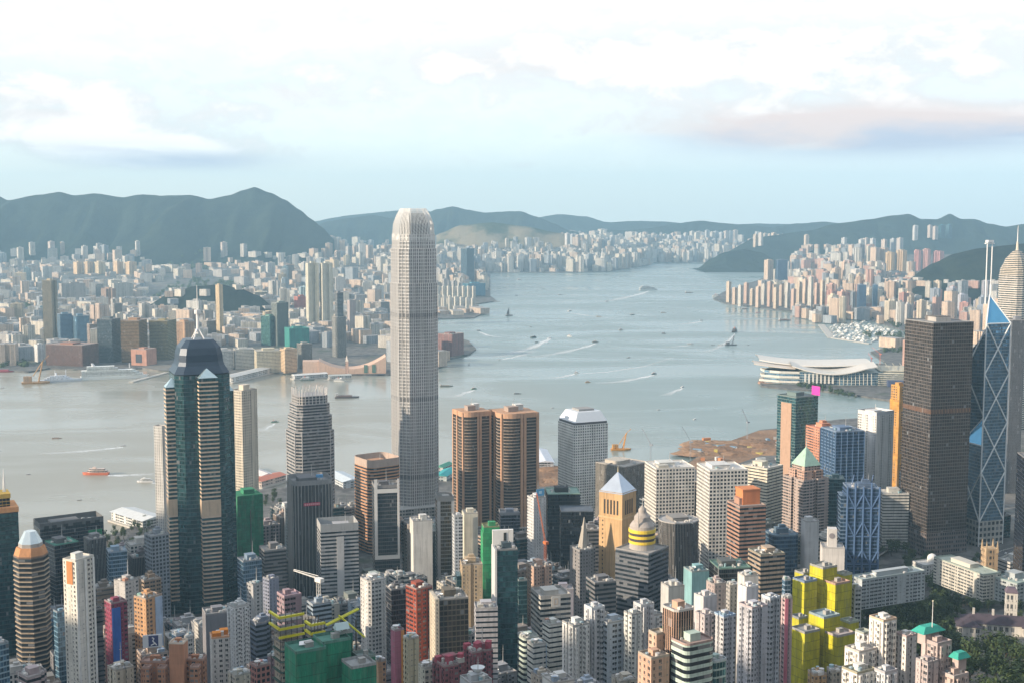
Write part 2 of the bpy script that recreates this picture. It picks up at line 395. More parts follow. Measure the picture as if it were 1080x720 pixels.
def water_mat():
    m, T, b = newmat('harbour_water')
    p = T.new('ShaderNodeNewGeometry').outputs['Position']
    big = T.noise(T.map(p, (.35, 1, 1)), .0028, 4, .6, 1.2); mid = T.noise(T.map(p, (.5, 1, 1)), .02, 4, .6)
    sm = T.noise(T.map(p, (.6, 1, 1)), .09, 3, .6)
    c = T.mix(T.ss(big, .35, .65), (.165, .238, .238), (.205, .27, .265))
    q = T.sep(p); beige_fac = T.m('MULTIPLY', T.ss(T.m('ADD', T.m('ADD', T.m('MULTIPLY', q[0], -1.0), T.m('MULTIPLY', q[1], -.28)), T.m('MULTIPLY', big, 260.0)), -1000.0, -100.0), .8)
    c = T.mix(beige_fac, c, (.33, .30, .24))  # beige mixed into the base colour towards the near left
    T.put(b.inputs['Base Color'], c)
    T.put(b.inputs['Roughness'], T.m('MULTIPLY_ADD', T.ss(big, .38, .62), .22, .16))
    b.inputs['IOR'].default_value = 1.33
    bp = T.new('ShaderNodeBump'); bp.inputs['Strength'].default_value = .5; bp.inputs['Distance'].default_value = 1.0
    T.put(bp.inputs['Height'], T.m('ADD', T.m('MULTIPLY', mid, .9), T.m('MULTIPLY', sm, .30))); T.put(b.inputs['Normal'], bp.outputs[0])
    return m
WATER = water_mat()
def foam_mat():
    m, T, b = newmat('foam')
    p = T.new('ShaderNodeNewGeometry').outputs['Position']
    n = T.noise(p, .12, 5, .7)
    T.put(b.inputs['Base Color'], (.80, .83, .83, 1)); b.inputs['Roughness'].default_value = .8
    uv = T.sep(T.new('ShaderNodeTexCoord').outputs['UV'])
    a = T.m('MULTIPLY', T.ss(n, .22, .55), T.m('MULTIPLY', T.m('POWER', uv[0], .6), T.m('SUBTRACT', 1.0, T.m('POWER', T.m('ABSOLUTE', T.m('MULTIPLY_ADD', uv[1], 2.0, -1.0)), 2.0))))
    T.put(b.inputs['Alpha'], a); return m
FOAM = foam_mat()

# ------------------------------------------------------------------ haze, water, land, hills
def haze():
    mb = MB(); mb.box(-9500, 9500, -3200, 16500, -9, 900, mb=0)
    m = bpy.data.materials.new('air'); m.use_nodes = True; T = NT(m.node_tree); T.n.clear()
    v = T.new('ShaderNodeVolumePrincipled'); v.inputs['Color'].default_value = (*HAZE_COL, 1); v.inputs['Density'].default_value = HAZE_DENSITY
    v.inputs['Anisotropy'].default_value = .1
    T.l.new(v.outputs[0], T.new('ShaderNodeOutputMaterial').inputs['Volume'])
    o = struct('haze', mb, [m], kind='stuff', weld=True)
haze()
mb = MB()
for i in range(31):
    for j in range(27): mb.face([(-9300 + 600 * i, -100 + 600 * j, 0), (-8700 + 600 * i, -100 + 600 * j, 0), (-8700 + 600 * i, 500 + 600 * j, 0), (-9300 + 600 * i, 500 + 600 * j, 0)])
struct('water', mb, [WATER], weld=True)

def land(name, pts, z=3.6, mat=GROUND):
    """a quay-sided slab of land whose outline is given as points on the water"""
    from mathutils.geometry import tessellate_polygon
    n = len(pts); V = [(p[0], p[1], z) for p in pts] + [(p[0], p[1], -4) for p in pts]; Fc = []
    for t3 in tessellate_polygon([[Vector((p[0], p[1], 0)) for p in pts]]):
        a, b_, c = (Vector(V[i]) for i in t3); Fc.append(t3 if (b_ - a).cross(c - a).z > 0 else tuple(reversed(t3)))
    Fc += [(i, n + i, n + (i + 1) % n, (i + 1) % n) for i in range(n)]
    me = bpy.data.meshes.new(name); me.from_pydata(V, [], Fc); me.materials.append(mat); me.update()
    o = put(name, me); o['kind'] = 'structure'; return o
def P2(*pp): return [tuple(on(x, y)[:2]) for x, y in pp]
KOWLOON = P2((-60, 398), (0, 391), (30, 393), (52, 389), (88, 391), (150, 389), (170, 392), (215, 396), (240, 399), (262, 393), (292, 389), (312, 394), (345, 396), (410, 396), (440, 392), (462, 389), (470, 380), (496, 374), (502, 369), (494, 360), (462, 352), (452, 345), (462, 337), (500, 336), (510, 331), (498, 322), (524, 318), (512, 309), (512, 297), (470, 291), (462, 289), (520, 288), (600, 288), (642, 287), (684, 280), (690, 277), (760, 277.5), (812, 273)) + [(4200, 15500), (-6500, 15500), (-3200, 3350)]
land('kowloon_ground', KOWLOON)
EAST = P2((752, 316), (764, 308), (800, 296), (822, 284), (850, 270)) + [(4200, 13500), (5200, 9000), (4200, 4000), (2500, 1800)] + P2((1120, 440), (962, 427), (905, 418), (866, 413), (830, 411), (803, 408), (800, 401), (812, 396), (840, 392), (905, 386), (935, 384), (918, 372), (930, 369), (957, 365), (960, 352), (915, 337), (866, 335), (842, 331), (800, 325), (765, 321))
land('island_ground', EAST)
# harbour front of the near island, then the slope up to the peak as one sheet
FRONT = P2((-160, 640), (-60, 606), (36, 596), (118, 566), (168, 548), (250, 520), (300, 516), (365, 512), (470, 506), (585, 501), (600, 508), (668, 500), (700, 498), (722, 492), (740, 480), (800, 455), (836, 452), (880, 444), (950, 440), (990, 434), (1120, 432))
def near_sheet():
    b = bmesh.new(); rows = []
    ts = [i / 60 for i in range(61)]
    def shore(t):
        x = -620 + t * 1750
        pts = FRONT
        for i in range(len(pts) - 1):
            if pts[i][0] <= x <= pts[i + 1][0]:
                k = (x - pts[i][0]) / max(1e-6, pts[i + 1][0] - pts[i][0]); return x, pts[i][1] + k * (pts[i + 1][1] - pts[i][1])
        return (x, pts[0][1]) if x < pts[0][0] else (x, pts[-1][1])
    for t in ts:
        x, y = shore(t); row = [b.verts.new((x, y, -4)), b.verts.new((x, y, 3.8))]
        for j in range(1, 41):
            yy = y - (y + 400) * (j / 40); row.append(b.verts.new((x, yy, max(3.8, min(terr(x, yy), 396 if (abs(x) + abs(yy)) < 120 else 600)))))
        rows.append(row)
    for i in range(60):
        for j in range(41): b.faces.new((rows[i][j], rows[i + 1][j], rows[i + 1][j + 1], rows[i][j + 1]))
    bmesh.ops.recalc_face_normals(b, faces=b.faces)
    me = bpy.data.meshes.new('ground'); b.to_mesh(me); b.free(); me.materials.append(GROUND)
    o = put('ground', me); o['kind'] = 'structure'
    if me.polygons[30].normal.z < 0: me.flip_normals()
near_sheet()

def hills(name, prof, Y0, half, mat=HILL, n=240, seed=0, jag=.30, skew=.0):
    """a range whose crest, seen from the lookout, follows the given points; crest at distance Y0, feet half that many metres before and behind"""
    P = [(at(x, y, Y0)) for x, y in prof]
    b = bmesh.new(); rows = []
    x0, x1 = P[0].x, P[-1].x; m = 40
    for i in range(n + 1):
        x = x0 + (x1 - x0) * i / n
        for k in range(len(P) - 1):
            if P[k].x <= x <= P[k + 1].x + 1e-6:
                t = (x - P[k].x) / max(1e-6, P[k + 1].x - P[k].x); t = t * t * (3 - 2 * t) * .5 + t * .5
                h = P[k].z + (P[k + 1].z - P[k].z) * t; break
        row = []
        for j in range(m + 1):
            s = -1 + 2 * j / m
            sp = mnoise.fractal(Vector((x / 620, s * 1.3 + seed, seed)), 1.0, 2.1, 5)
            w = max(0, 1 - abs(s)) ** (1.15 + .5 * mnoise.noise(Vector((x / 500, seed, 3)))); e = 1 - (1 - w) ** 1.3
            z = h * (.35 * w + .65 * e * w if w < 1 else 1) * (1 + jag * sp * 1.6 * (1 - w ** 2)) if w < 1 else h * (1 + .02 * sp)
            rv = abs(mnoise.noise(Vector((x / 210 + .6 * mnoise.noise(Vector((x / 200, s * 3, 5))), s * 1.1, seed + 4)))); z += jag * h * 1.3 * (rv - .22) * w * (1 - w) * 3
            z += jag * 26 * mnoise.fractal(Vector((x / 130, s * 7, seed + 9)), 1, 2, 3) * min(1, w * 3) * (1 if w < 1 else .5)
            row.append(b.verts.new((x * (1 + .0 * s), Y0 + s * half + 60 * mnoise.noise(Vector((x / 300, s * 2, seed))), max(-6 if abs(s) > .98 else 1, z))))
        rows.append(row)
    for i in range(n):
        for j in range(m): b.faces.new((rows[i][j], rows[i + 1][j], rows[i + 1][j + 1], rows[i][j + 1])).smooth = True
    me = bpy.data.meshes.new(name); b.to_mesh(me); b.free(); me.materials.append(mat)
    from mathutils.bvhtree import BVHTree
    BVH.append(BVHTree.FromPolygons([tuple(v.co) for v in me.vertices], [tuple(p.vertices) for p in me.polygons]))
    o = put(name, me); o['kind'] = 'structure'; return o
BVH = []
def land_z(x, y):
    z = 3.4
    for t in BVH:
        h = t.ray_cast(Vector((x, y, 2000)), Vector((0, 0, -1)))
        if h[0] is not None: z = max(z, h[0].z)
    return z
hills('hills', [(-300, 235), (-120, 228), (-60, 214), (-6, 205), (10, 212), (40, 206), (62, 203), (80, 206), (100, 204), (130, 208), (152, 205), (170, 207), (200, 206), (222, 210), (240, 206), (255, 201), (268, 198), (285, 204), (300, 211), (316, 222), (328, 231), (340, 240), (350, 250), (362, 266)], 9000, 1500, seed=1)
hills('hills', [(300, 262), (330, 240), (345, 234), (372, 230), (392, 227), (412, 230), (440, 229), (462, 221), (478, 218), (492, 221), (512, 224), (530, 223), (548, 223), (566, 229), (585, 236), (600, 243), (640, 254)], 12400, 1300, seed=2)
hills('hills', [(440, 262), (465, 246), (485, 238), (520, 235), (555, 239), (590, 246), (640, 264)], 9900, 700, SANDHILL, seed=7, jag=.1)
hills('hills', [(-200, 236), (40, 246), (120, 240), (250, 248), (380, 226), (420, 222), (560, 230), (590, 226), (618, 229), (640, 235), (668, 233), (700, 234), (740, 238), (800, 236), (900, 238), (1000, 240), (1300, 240)], 14500, 1200, seed=3)
hills('hills', [(600, 246), (640, 243), (668, 243), (690, 240), (712, 236), (740, 233), (768, 236), (795, 238), (812, 240), (840, 236), (872, 234), (905, 238), (950, 240), (1000, 244), (1060, 250)], 12800, 900, seed=4)
hills('hills', [(760, 268), (800, 250), (850, 244), (885, 236), (915, 232), (945, 227), (958, 226), (972, 231), (988, 231), (1001, 225), (1014, 231), (1028, 231), (1042, 236), (1062, 239), (1085, 236), (1130, 228), (1200, 222), (1300, 240)], 10300, 900, seed=5)
hills('hills', [(890, 322), (930, 308), (955, 296), (985, 278), (1010, 268), (1035, 262), (1060, 259), (1090, 256), (1140, 246), (1250, 236), (1400, 232)], 5600, 760, seed=6, jag=.12)
hills('hills', [(736, 284), (750, 273), (765, 266), (784, 263), (802, 266), (815, 273), (828, 283)], 9000, 300, seed=8)
hills('hills', [(150, 325), (180, 309), (205, 302), (232, 300), (255, 305), (272, 312), (290, 325)], 5000, 190, seed=12, jag=.05)
# ground that climbs gently from the far shores to the foot of the mountains
def foothill(x0, x1, y0, y1, rise, poly=None, coast=None):
    V, Fc = [], []; n, m = 60, 30
    for i in range(n + 1):
        for j in range(m + 1):
            x = x0 + (x1 - x0) * i / n; t = j / m; y = y0 + (y1 - y0) * t; ed = min(1, i / 6, (n - i) / 6); xx = x * (y / y0)
            if coast: t = max(0, min(1, (y - coast(540 + F * xx / y) - 60) / 1500))
            V.append((x * (y / y0) if True else x, y, 3.2 + rise * t ** 1.3 * ed * (1 + .35 * mnoise.noise(Vector((x / 700, y / 700, 2))))))
    for i in range(n):
        for j in range(m):
            a = i * (m + 1) + j; q = (a, a + m + 1, a + m + 2, a + 1)
            if poly is None or all(inpoly(V[k][0], V[k][1], poly) for k in q): Fc.append(q)
    me = bpy.data.meshes.new('ground'); me.from_pydata(V, [], Fc); me.materials.append(GROUND); me.update(); o = put('ground', me); o['kind'] = 'structure'
    from mathutils.bvhtree import BVHTree
    BVH.append(BVHTree.FromPolygons(V, Fc))
foothill(-3400, -100, 5900, 8800, 125)
def far_coast(px):
    T = [(400, 8500), (600, 8570), (642, 8720), (684, 9820), (690, 10390), (900, 10400)]
    for (a, ya), (b, yb) in zip(T, T[1:]):
        if a <= px <= b: return ya + (yb - ya) * (px - a) / (b - a)
    return 8500
foothill(-620, 1500, 8560, 12000, 105, KOWLOON, far_coast)
foothill(1350, 3100, 5700, 8200, 120)
# unseen peak ridge west of the lookout, placed and raised to shade near streets
def peak():
    b = bmesh.new(); rows = []
    for i in range(41):
        x = -3000 + i * 50; row = []
        for j in range(51):
            y = -1200 + j * 50
            h = 0
            for cx, cy, rx, ry, hh in ((-1350, 150, 430, 520, 640), (-1400, 850, 380, 380, 500), (-1250, -600, 450, 500, 560), (-1900, 0, 500, 700, 460)):
                h = max(h, hh * math.exp(-((x - cx) / rx) ** 2 - ((y - cy) / ry) ** 2))
            h *= 1 + .16 * mnoise.fractal(Vector((x / 300, y / 300, 4)), 1, 2.1, 5)
            row.append(b.verts.new((x, y, max(-3, h - 12))))
        rows.append(row)
    for i in range(40):
        for j in range(50): b.faces.new((rows[i][j], rows[i + 1][j], rows[i + 1][j + 1], rows[i][j + 1])).smooth = True
    me = bpy.data.meshes.new('hills'); b.to_mesh(me); b.free(); me.materials.append(HILL)
    o = put('hills', me); o['kind'] = 'structure'
peak()
ORD = 'first second third fourth fifth sixth seventh eighth ninth tenth eleventh twelfth thirteenth fourteenth fifteenth sixteenth'.split()
# ------------------------------------------------------------------ buildings: placing, clutter, generic towers
GRID = radians(30)
def spin(P, a): return [(x * cos(a) - y * sin(a), x * sin(a) + y * cos(a)) for x, y in P]
def fit(plan, asp, phi, x0, x1, yt, Y):
    """size, centre and roof height of a tower whose roof spans the columns x0..x1 with its top at row yt, standing at distance Y"""
    U = spin(scale_poly(plan, 1, asp), phi)
    c = at((x0 + x1) / 2, yt, Y); X = c.x; z = c.z; s = (x1 - x0) / F * Y * .9
    for _ in range(7):
        q = [pix((X + x * s, Y + y * s, z)) for x, y in U]
        a, b, t = min(p[0] for p in q), max(p[0] for p in q), min(p[1] for p in q)
        s *= (x1 - x0) / max(.5, b - a); X += ((x0 + x1) - (a + b)) / 2 / F * Y; z -= (yt - t) / F * Y
    return X, s, z
UNIT = {}
def unit(kind):
    if kind in UNIT: return UNIT[kind]
    mb = MB()
    if kind == 'box': mb.box(-.5, .5, -.5, .5, 0, 1, 9, 9)
    elif kind == 'plant':                       # louvred machine room with a lip and a door
        mb.box(-.5, .5, -.5, .5, 0, .92, 9, 9); mb.box(-.53, .53, -.53, .53, .92, 1, 9, 9)
        mb.box(-.3, .1, -.51, -.5, .15, .75, 9, 9); mb.box(.5, .51, -.2, .25, .2, .7, 9, 9)
    elif kind == 'tank': mb.prism(ngon(12, .5), 0, .94); mb.prism(ngon(12, .53), .94, 1)
    elif kind == 'cooler':
        mb.box(-.5, .5, -.5, .5, .12, .85, 9, 9); mb.prism(ngon(10, .32), .85, 1); mb.box(-.45, -.35, -.45, .45, 0, .12); mb.box(.35, .45, -.45, .45, 0, .12)
    elif kind == 'mast': mb.bar((0, 0, 0), (0, 0, 1), .045, 5, .012); mb.bar((-.09, 0, .62), (.09, 0, .62), .012, 4); mb.bar((0, -.07, .78), (0, .07, .78), .012, 4)
    elif kind == 'dish':
        for k in range(3):
            r0, r1, z0, z1 = (k * .17, (k + 1) * .17, .5 + k * k * .05, .5 + (k + 1) ** 2 * .05)
            for i in range(12):
                a, b = 2 * pi * i / 12, 2 * pi * (i + 1) / 12
                mb.face([(r0 * cos(a), r0 * sin(a), z0), (r1 * cos(a), r1 * sin(a), z1), (r1 * cos(b), r1 * sin(b), z1), (r0 * cos(b), r0 * sin(b), z0)])
        mb.bar((0, 0, 0), (0, 0, .5), .06)
    UNIT[kind] = mb.mesh(kind, [PAINT if kind in ('cooler', 'dish', 'tank') else METAL if kind == 'mast' else CONC]); return UNIT[kind]
def add(kind, name, t, x, y, z, sx, sy, sz, col, rz=0): return put(name, unit(kind), t, col, (x, y, z), rz, scale=(sx, sy, sz))
GREYS = [(.34, .33, .31), (.42, .41, .39), (.25, .25, .25), (.5, .48, .45), (.2, .21, .22)]
def clutter(t, P, z, r, level=2, wallcol=None):
    xs = [p[0] for p in P]; ys = [p[1] for p in P]; w, d = max(xs) - min(xs), max(ys) - min(ys)
    if level <= 0: return
    wc = wallcol or r.choice(GREYS)
    pw, pd, ph = w * r.uniform(.34, .5), d * r.uniform(.34, .5), min(r.uniform(3.2, 6), w * .26)
    ox, oy = w * r.uniform(-.1, .1), d * r.uniform(-.05, .1)
    add('plant', 'plant_room', t, ox, oy, z, pw, pd, ph, tuple(min(.8, c * 1.0) for c in wc))
    if level > 1:
        if r.random() < .4: add('plant', 'lift_house', t, ox + pw * .1, oy + pd * .12, z + ph, pw * .55, pd * .5, min(r.uniform(2, 3), w * .12), tuple(min(.75, c * .95) for c in wc))
        for k in range(r.randint(1, 3)):
            a = r.uniform(0, 6.28); rr = .36
            q = r.uniform(1.6, 2.8)
            add('tank', 'water_tank', t, cos(a) * w * rr * .85, sin(a) * d * rr * .85, z, q, q, r.uniform(1.8, 3), r.choice([(.5, .5, .48), (.25, .38, .42), (.55, .53, .5)]))
        for k in range(r.randint(3, 9 if level > 2 else 5)):
            a = r.uniform(0, 6.28)
            add('cooler', 'cooling_unit', t, cos(a) * w * .37, sin(a) * d * .34, z, r.uniform(1.8, 3.4), r.uniform(1.6, 2.6), r.uniform(1.4, 2.2), r.choice([(.5, .5, .5), (.38, .4, .4), (.6, .58, .55)]), r.choice([0, pi / 2]))
    if level > 1:
        for k in range(r.randint(1, 3)):
            a = r.choice([0, pi / 2]); L = w * r.uniform(.2, .45); put('duct', unit('box'), t, r.choice([(.42, .43, .43), (.3, .3, .31), (.52, .5, .46)]), (w * r.uniform(-.25, .25), d * r.uniform(-.36, .36), z + .3), a, scale=(L, r.uniform(.6, 1.1), r.uniform(.6, 1.0)))
        if level > 2 and r.random() < .5: put('roof_shed', unit('plant'), t, r.choice([(.24, .38, .34), (.40, .22, .16), (.30, .38, .48), (.5, .48, .44), (.45, .43, .38)]), (w * r.choice([-.27, .27]), d * r.choice([-.25, .25]), z), 0, scale=(w * .26, d * .24, 2.6))
    if level > 1 and r.random() < .45:
        add('mast', 'antenna', t, ox + pw * .3, oy, z + ph, 9, 9, r.uniform(7, 13), (.6, .6, .6))
    if level > 2 and r.random() < .4: add('dish', 'satellite_dish', t, -w * .3, -d * .25, z, 4, 4, 3.4, (.75, .75, .74))
def roof_mb(P, z, par=1.1, t=.35):
    mb = MB(); I = inset(P, t)
    mb.loft(P, z, P, z + par, 99, 99, 1); n = len(P)
    for i in range(n):
        j = (i + 1) % n; a, b, c, d = P[i], P[j], I[j], I[i]
        mb.face([(*a, z + par), (*b, z + par), (*c, z + par), (*d, z + par)], None, 1)
        mb.face([(*d, z + par), (*c, z + par), (*c, z + .05), (*d, z + .05)], None, 1)
    mb.face([(*p, z + .05) for p in I], None, 0); return mb
HEROES = []     # (x0, x1, visible top row, visible bottom row, Y, footprint circle)
GROUND_Z = lambda X, Y: terr(X, Y)
KIND = {'O': ('office_tower', 'office tower'), 'A': ('apartment_tower', 'apartment tower'), 'B': ('low_block', 'low building'), 'H': ('hotel_tower', 'hotel tower'), 'W': ('walk_up_flats', 'walk-up flats')}
def H(x0, x1, yt, yb, Y, style, col, kind, label, c=None, asp=1.0, plan='box', roof=(.30, .29, .28), lv=2, bays=0, bands=0, fins=0, par=1.1, band_col=None, base=None, gap=0, zb=None, name=None, seed=0, crown=None, extra=None, bl=None, group=None):
    rr = random.Random(int(x0 * 7 + x1 * 13 + yt * 3 + seed))
    poly = PLANS[plan]
    az = math.atan2((x0 + x1) / 2 - 540, F)
    # the plan is turned so the face on the left takes the share c of the silhouette
    if c is None: phi = GRID
    else: phi = math.atan2(c, (1 - c) * asp) - az
    X, s, z1 = fit(poly, asp, phi, x0, x1, yt, Y)
    P = scale_poly(poly, s, s * asp); g = zb if zb is not None else terr(X, Y) - 1.5
    if z1 - g < 6: g = z1 - 8
    nm, cat = KIND[kind]; t = thing(name or nm, label, cat, (X, Y, g), phi, group)
    h = z1 - g - (par if lv >= 0 else 0); fm = facade(style); bay, flo = STY[style][2], STY[style][3]
    fh = h / max(1, round(h / flo))
    mb = MB().prism(P, 0, h, bay, fh, 0, None); mb.build('wall', [fm], t, col)
    rf = roof_mb(P, h, par).build('roof', [ROOF, CONC], t, roof)
    rf.color = (*[(.65 * a + .35 * b) for a, b in zip(roof, col)], 1)
    if lv >= 0: clutter(t, P, h + .05, rr, lv, [min(.6, v * .9 + .03) for v in col])
    if bays:                                    # stacks of bay windows standing proud of the walls
        n = len(P); bm_ = {}
        for i in range(n):
            a, b = Vector(P[i]), Vector(P[(i + 1) % n]); L = (b - a).length
            if L < 5: continue
            k = max(1, int(L / bays)); e = (b - a) / L; nn = Vector((e.y, -e.x))
            key = 1
            if key not in bm_:
                bw = min(3.0, bays * .5); q = MB(); q.loft([(-bw / 2, .05), (-bw / 2 + .3, -.9), (bw / 2 - .3, -.9), (bw / 2, .05)], 3 * fh, [(-bw / 2, .05), (-bw / 2 + .3, -.9), (bw / 2 - .3, -.9), (bw / 2, .05)], h - .5 * fh, 2.6, fh, 0, 0, 0); bm_[key] = q.mesh('window_bay', [facade('resi')])
            for j in range(k):
                p = a + e * (L * (j + .5) / k)
                put('window_bay', bm_[key], t, [min(.85, v * 1.08) for v in (band_col or col)], (p.x, p.y, 0), atan2(e.y, e.x))
    if bands:                                   # floor edges or balcony slabs running round the tower
        O = inset(P, -.55); q = MB(); q.loft(O, 0, O, .75, 99, 99, 0, 0, 0); me = q.mesh('floor_band', [CONC])
        k = 1
        while k * fh * bands < h - 1:
            if k > 98: break
            put('floor_band', me, t, band_col or col, (0, 0, k * fh * bands - .4)); k += 1
    if fins:
        n = len(P); q = MB(); q.box(-.16, .16, -.75, .05, .0, h, 99, 99); me = q.mesh('fin', [PAINT]); cnt = 0
        for i in range(n):
            a, b = Vector(P[i]), Vector(P[(i + 1) % n]); L = (b - a).length; e = (b - a) / max(L, 1e-6)
            k = int(L / fins)
            for j in range(k + 1):
                if cnt > 95 or k == 0: break
                p = a + e * (L * j / k); put('fin', me, t, band_col or (.55, .55, .54), (p.x, p.y, 0), atan2(e.y, e.x)); cnt += 1
    if base:                                    # podium
        Q = scale_poly(P, 1.35); MB().prism(Q, 0, 16, 4, 4, 0, 1).build('podium', [facade('wide'), ROOF], t, base)
    rad = max(math.hypot(*p) for p in P) * .8
    HEROES.append((x0, x1, yt, yb, Y, X, rad))
    if bl: LANDMARKS.append(((x0 + x1) / 2, yt, yb, bl))
    if extra: extra(t, P, h, rr)
    t['top_z'] = z1
    del t['top_z']
    return t, P, h
LANDMARKS = []
def lm(x, yt, yb, txt): LANDMARKS.append((x, yt, yb, txt))
def base_at(x0, x1, yt, Y, c, asp=1.0, plan='box'):
    az = math.atan2((x0 + x1) / 2 - 540, F); phi = math.atan2(c, (1 - c) * asp) - az
    X, s, z1 = fit(PLANS[plan] if isinstance(plan, str) else plan, asp, phi, x0, x1, yt, Y)
    return X, s, z1, phi
def zrow(px, py, Y): return at(px, py, Y).z

# ------------------------------------------------------------------ the great towers
def tallest():
    Y = 1650; X, s, z1, phi = base_at(411, 462, 300, Y, .26, 1, 'cham'); g = 3.0
    t = thing('skyscraper', 'tallest tower in view, silver grey skyscraper narrowing to a crown of white claws', 'skyscraper', (X, Y, g), phi)
    P = [(-.30, -.5), (.30, -.5), (.36, -.43), (.43, -.36), (.5, -.30), (.5, .30), (.43, .36), (.36, .43), (.30, .5), (-.30, .5), (-.36, .43), (-.43, .36), (-.5, .30), (-.5, -.30), (-.43, -.36), (-.36, -.43)]
    zz = [zrow(436, y, Y) - g for y in (545, 298, 262, 247, 236, 227, 220)]
    P = scale_poly(P, s)
    prev = 0
    for i in range(3):
        z0 = 0 if i == 0 else zz[i]; mb = MB(); q = scale_poly(P, (1.0, .955, .90)[i])
        mb.prism(q, z0, zz[i + 1], 1.5, 4.2, 0, 1, cont=False); mb.build('shaft' if i == 0 else 'setback', [facade('fine'), ROOF], t, (.58, .57, .56) if i < 2 else (.64, .64, .63))
    q3 = scale_poly(P, .80); q4 = scale_poly(P, .44)
    MB().loft(q3, zz[3], q4, zz[6] - 6, 1.5, 4, 0, 1, cont=False).build('crown_core', [facade('fins'), ROOF], t, (.42, .42, .43))
    # white claws: blades that follow the shoulders and bend inward above the roof
    n = len(P)
    for i in range(n):
        a, b = Vector(P[i]), Vector(P[(i + 1) % n]); L = (b - a).length; e = (b - a) / L; nn = Vector((e.y, -e.x))
        m = 13 if L > 20 else 2
        for j in range(m):
            p = a + e * (L * (j + .5) / m); mb = MB(); w = .62
            hs = [zz[3] - 8, zz[4], zz[5], zz[6]]; ks = [.905, .84, .70, .53]
            for u in range(3):
                pa, pb = p * ks[u], p * ks[u + 1]; o = nn * .9
                A = [(pa - e * w / 2), (pa - e * w / 2 + o), (pa + e * w / 2 + o), (pa + e * w / 2)]
                B = [(pb - e * w / 2), (pb - e * w / 2 + o), (pb + e * w / 2 + o), (pb + e * w / 2)]
                mb.loft([tuple(v) for v in A], hs[u], [tuple(v) for v in B], hs[u + 1], 99, 99, 0, 0, 0)
            mb.build('crown_claw', [PAINT], t, (.80, .79, .76))
    for y in (333, 420, 500):
        z = zrow(436, y, Y) - g; MB().prism(inset(P, -.25), z, z + 5, 1.5, 5, 0, 0, 0, cont=False).build('machine_floor', [facade('fins')], t, (.36, .36, .37))
    # vertical ribs of the shaft
    rib = MB(); rib.box(-.28, .28, -.6, .05, 0, zz[1], 99, 99); me = rib.mesh('rib', [PAINT])
    for i in range(n):
        a, b = Vector(P[i]), Vector(P[(i + 1) % n]); L = (b - a).length; e = (b - a) / L
        for j in (range(13) if L > 20 else [0]):
            p = a + e * (L * j / 12); put('rib', me, t, (.68, .66, .64), (p.x, p.y, 0), atan2(e.y, e.x))
    for f_, za, zb_ in ((.955, zz[1], zz[2]), (.90, zz[2], zz[3])):
        m = MB(); m.box(-.26, .26, -.55, .05, za, zb_, 99, 99); me = m.mesh('rib', [PAINT]); q = scale_poly(P, f_)
        for i in range(n):
            a, b = Vector(q[i]), Vector(q[(i + 1) % n]); L = (b - a).length; e = (b - a) / L
            for j in (range(13) if L > 20 else [0]): p = a + e * (L * j / 12); put('rib', me, t, (.70, .68, .66), (p.x, p.y, 0), atan2(e.y, e.x))
    MB().prism(scale_poly(PLANS['box'], s * 1.5), 0, 22, 4, 4.4, 0, 1).build('podium', [facade('wide'), ROOF], t, (.4, .39, .37))
    HEROES.append((410, 462, 220, 545, Y, X, s * .6)); lm(436, 220, 545, 'tallest silver skyscraper')
tallest()

def second_silver():
    Y = 1560; X, s, z1, phi = base_at(302, 352, 450, Y, .24, .9, 'cham'); g = 3
    t = thing('skyscraper', 'grey banded skyscraper with stepped shoulders and a comb of pale fins on top', 'skyscraper', (X, Y, g), phi)
    P = scale_poly(PLANS['cham'], s, s * .9); zz = [zrow(327, y, Y) - g for y in (545, 452, 436, 424, 412)]; ks = (1, .93, .84, .76)
    for i in range(4):
        q = scale_poly(P, ks[i]); z0 = 0 if i == 0 else zz[i]
        MB().prism(q, z0, zz[i + 1] - (4 if i == 3 else 0), 3, 4, 0, 1).build('shaft' if i == 0 else 'setback', [facade('ribbon'), ROOF], t, (.33, .32, .32))
    q = scale_poly(P, .76); n = len(q)
    for i in range(n):
        a, b = Vector(q[i]), Vector(q[(i + 1) % n]); L = (b - a).length; e = (b - a) / L
        for j in range(6 if L > 12 else 2):
            p = a + e * L * (j + .5) / (6 if L > 12 else 2); m = MB(); m.box(-.35, .35, -.5, .3, zz[3] - 2, zz[4] + 3 + (2 if j % 2 else 0), 99, 99)
            m.build('crown_fin', [PAINT], t, (.66, .63, .60), (p.x, p.y, 0), atan2(e.y, e.x))
    for i in range(n):
        p = P[i]; MB().bar((*p, 0), (*p, zz[1]), .6, 4).build('corner_pier', [PAINT], t, (.5, .48, .47))
    HEROES.append((302, 352, 412, 500, Y, X, s * .6)); lm(327, 412, 500, 'grey skyscraper with fin comb')
second_silver()

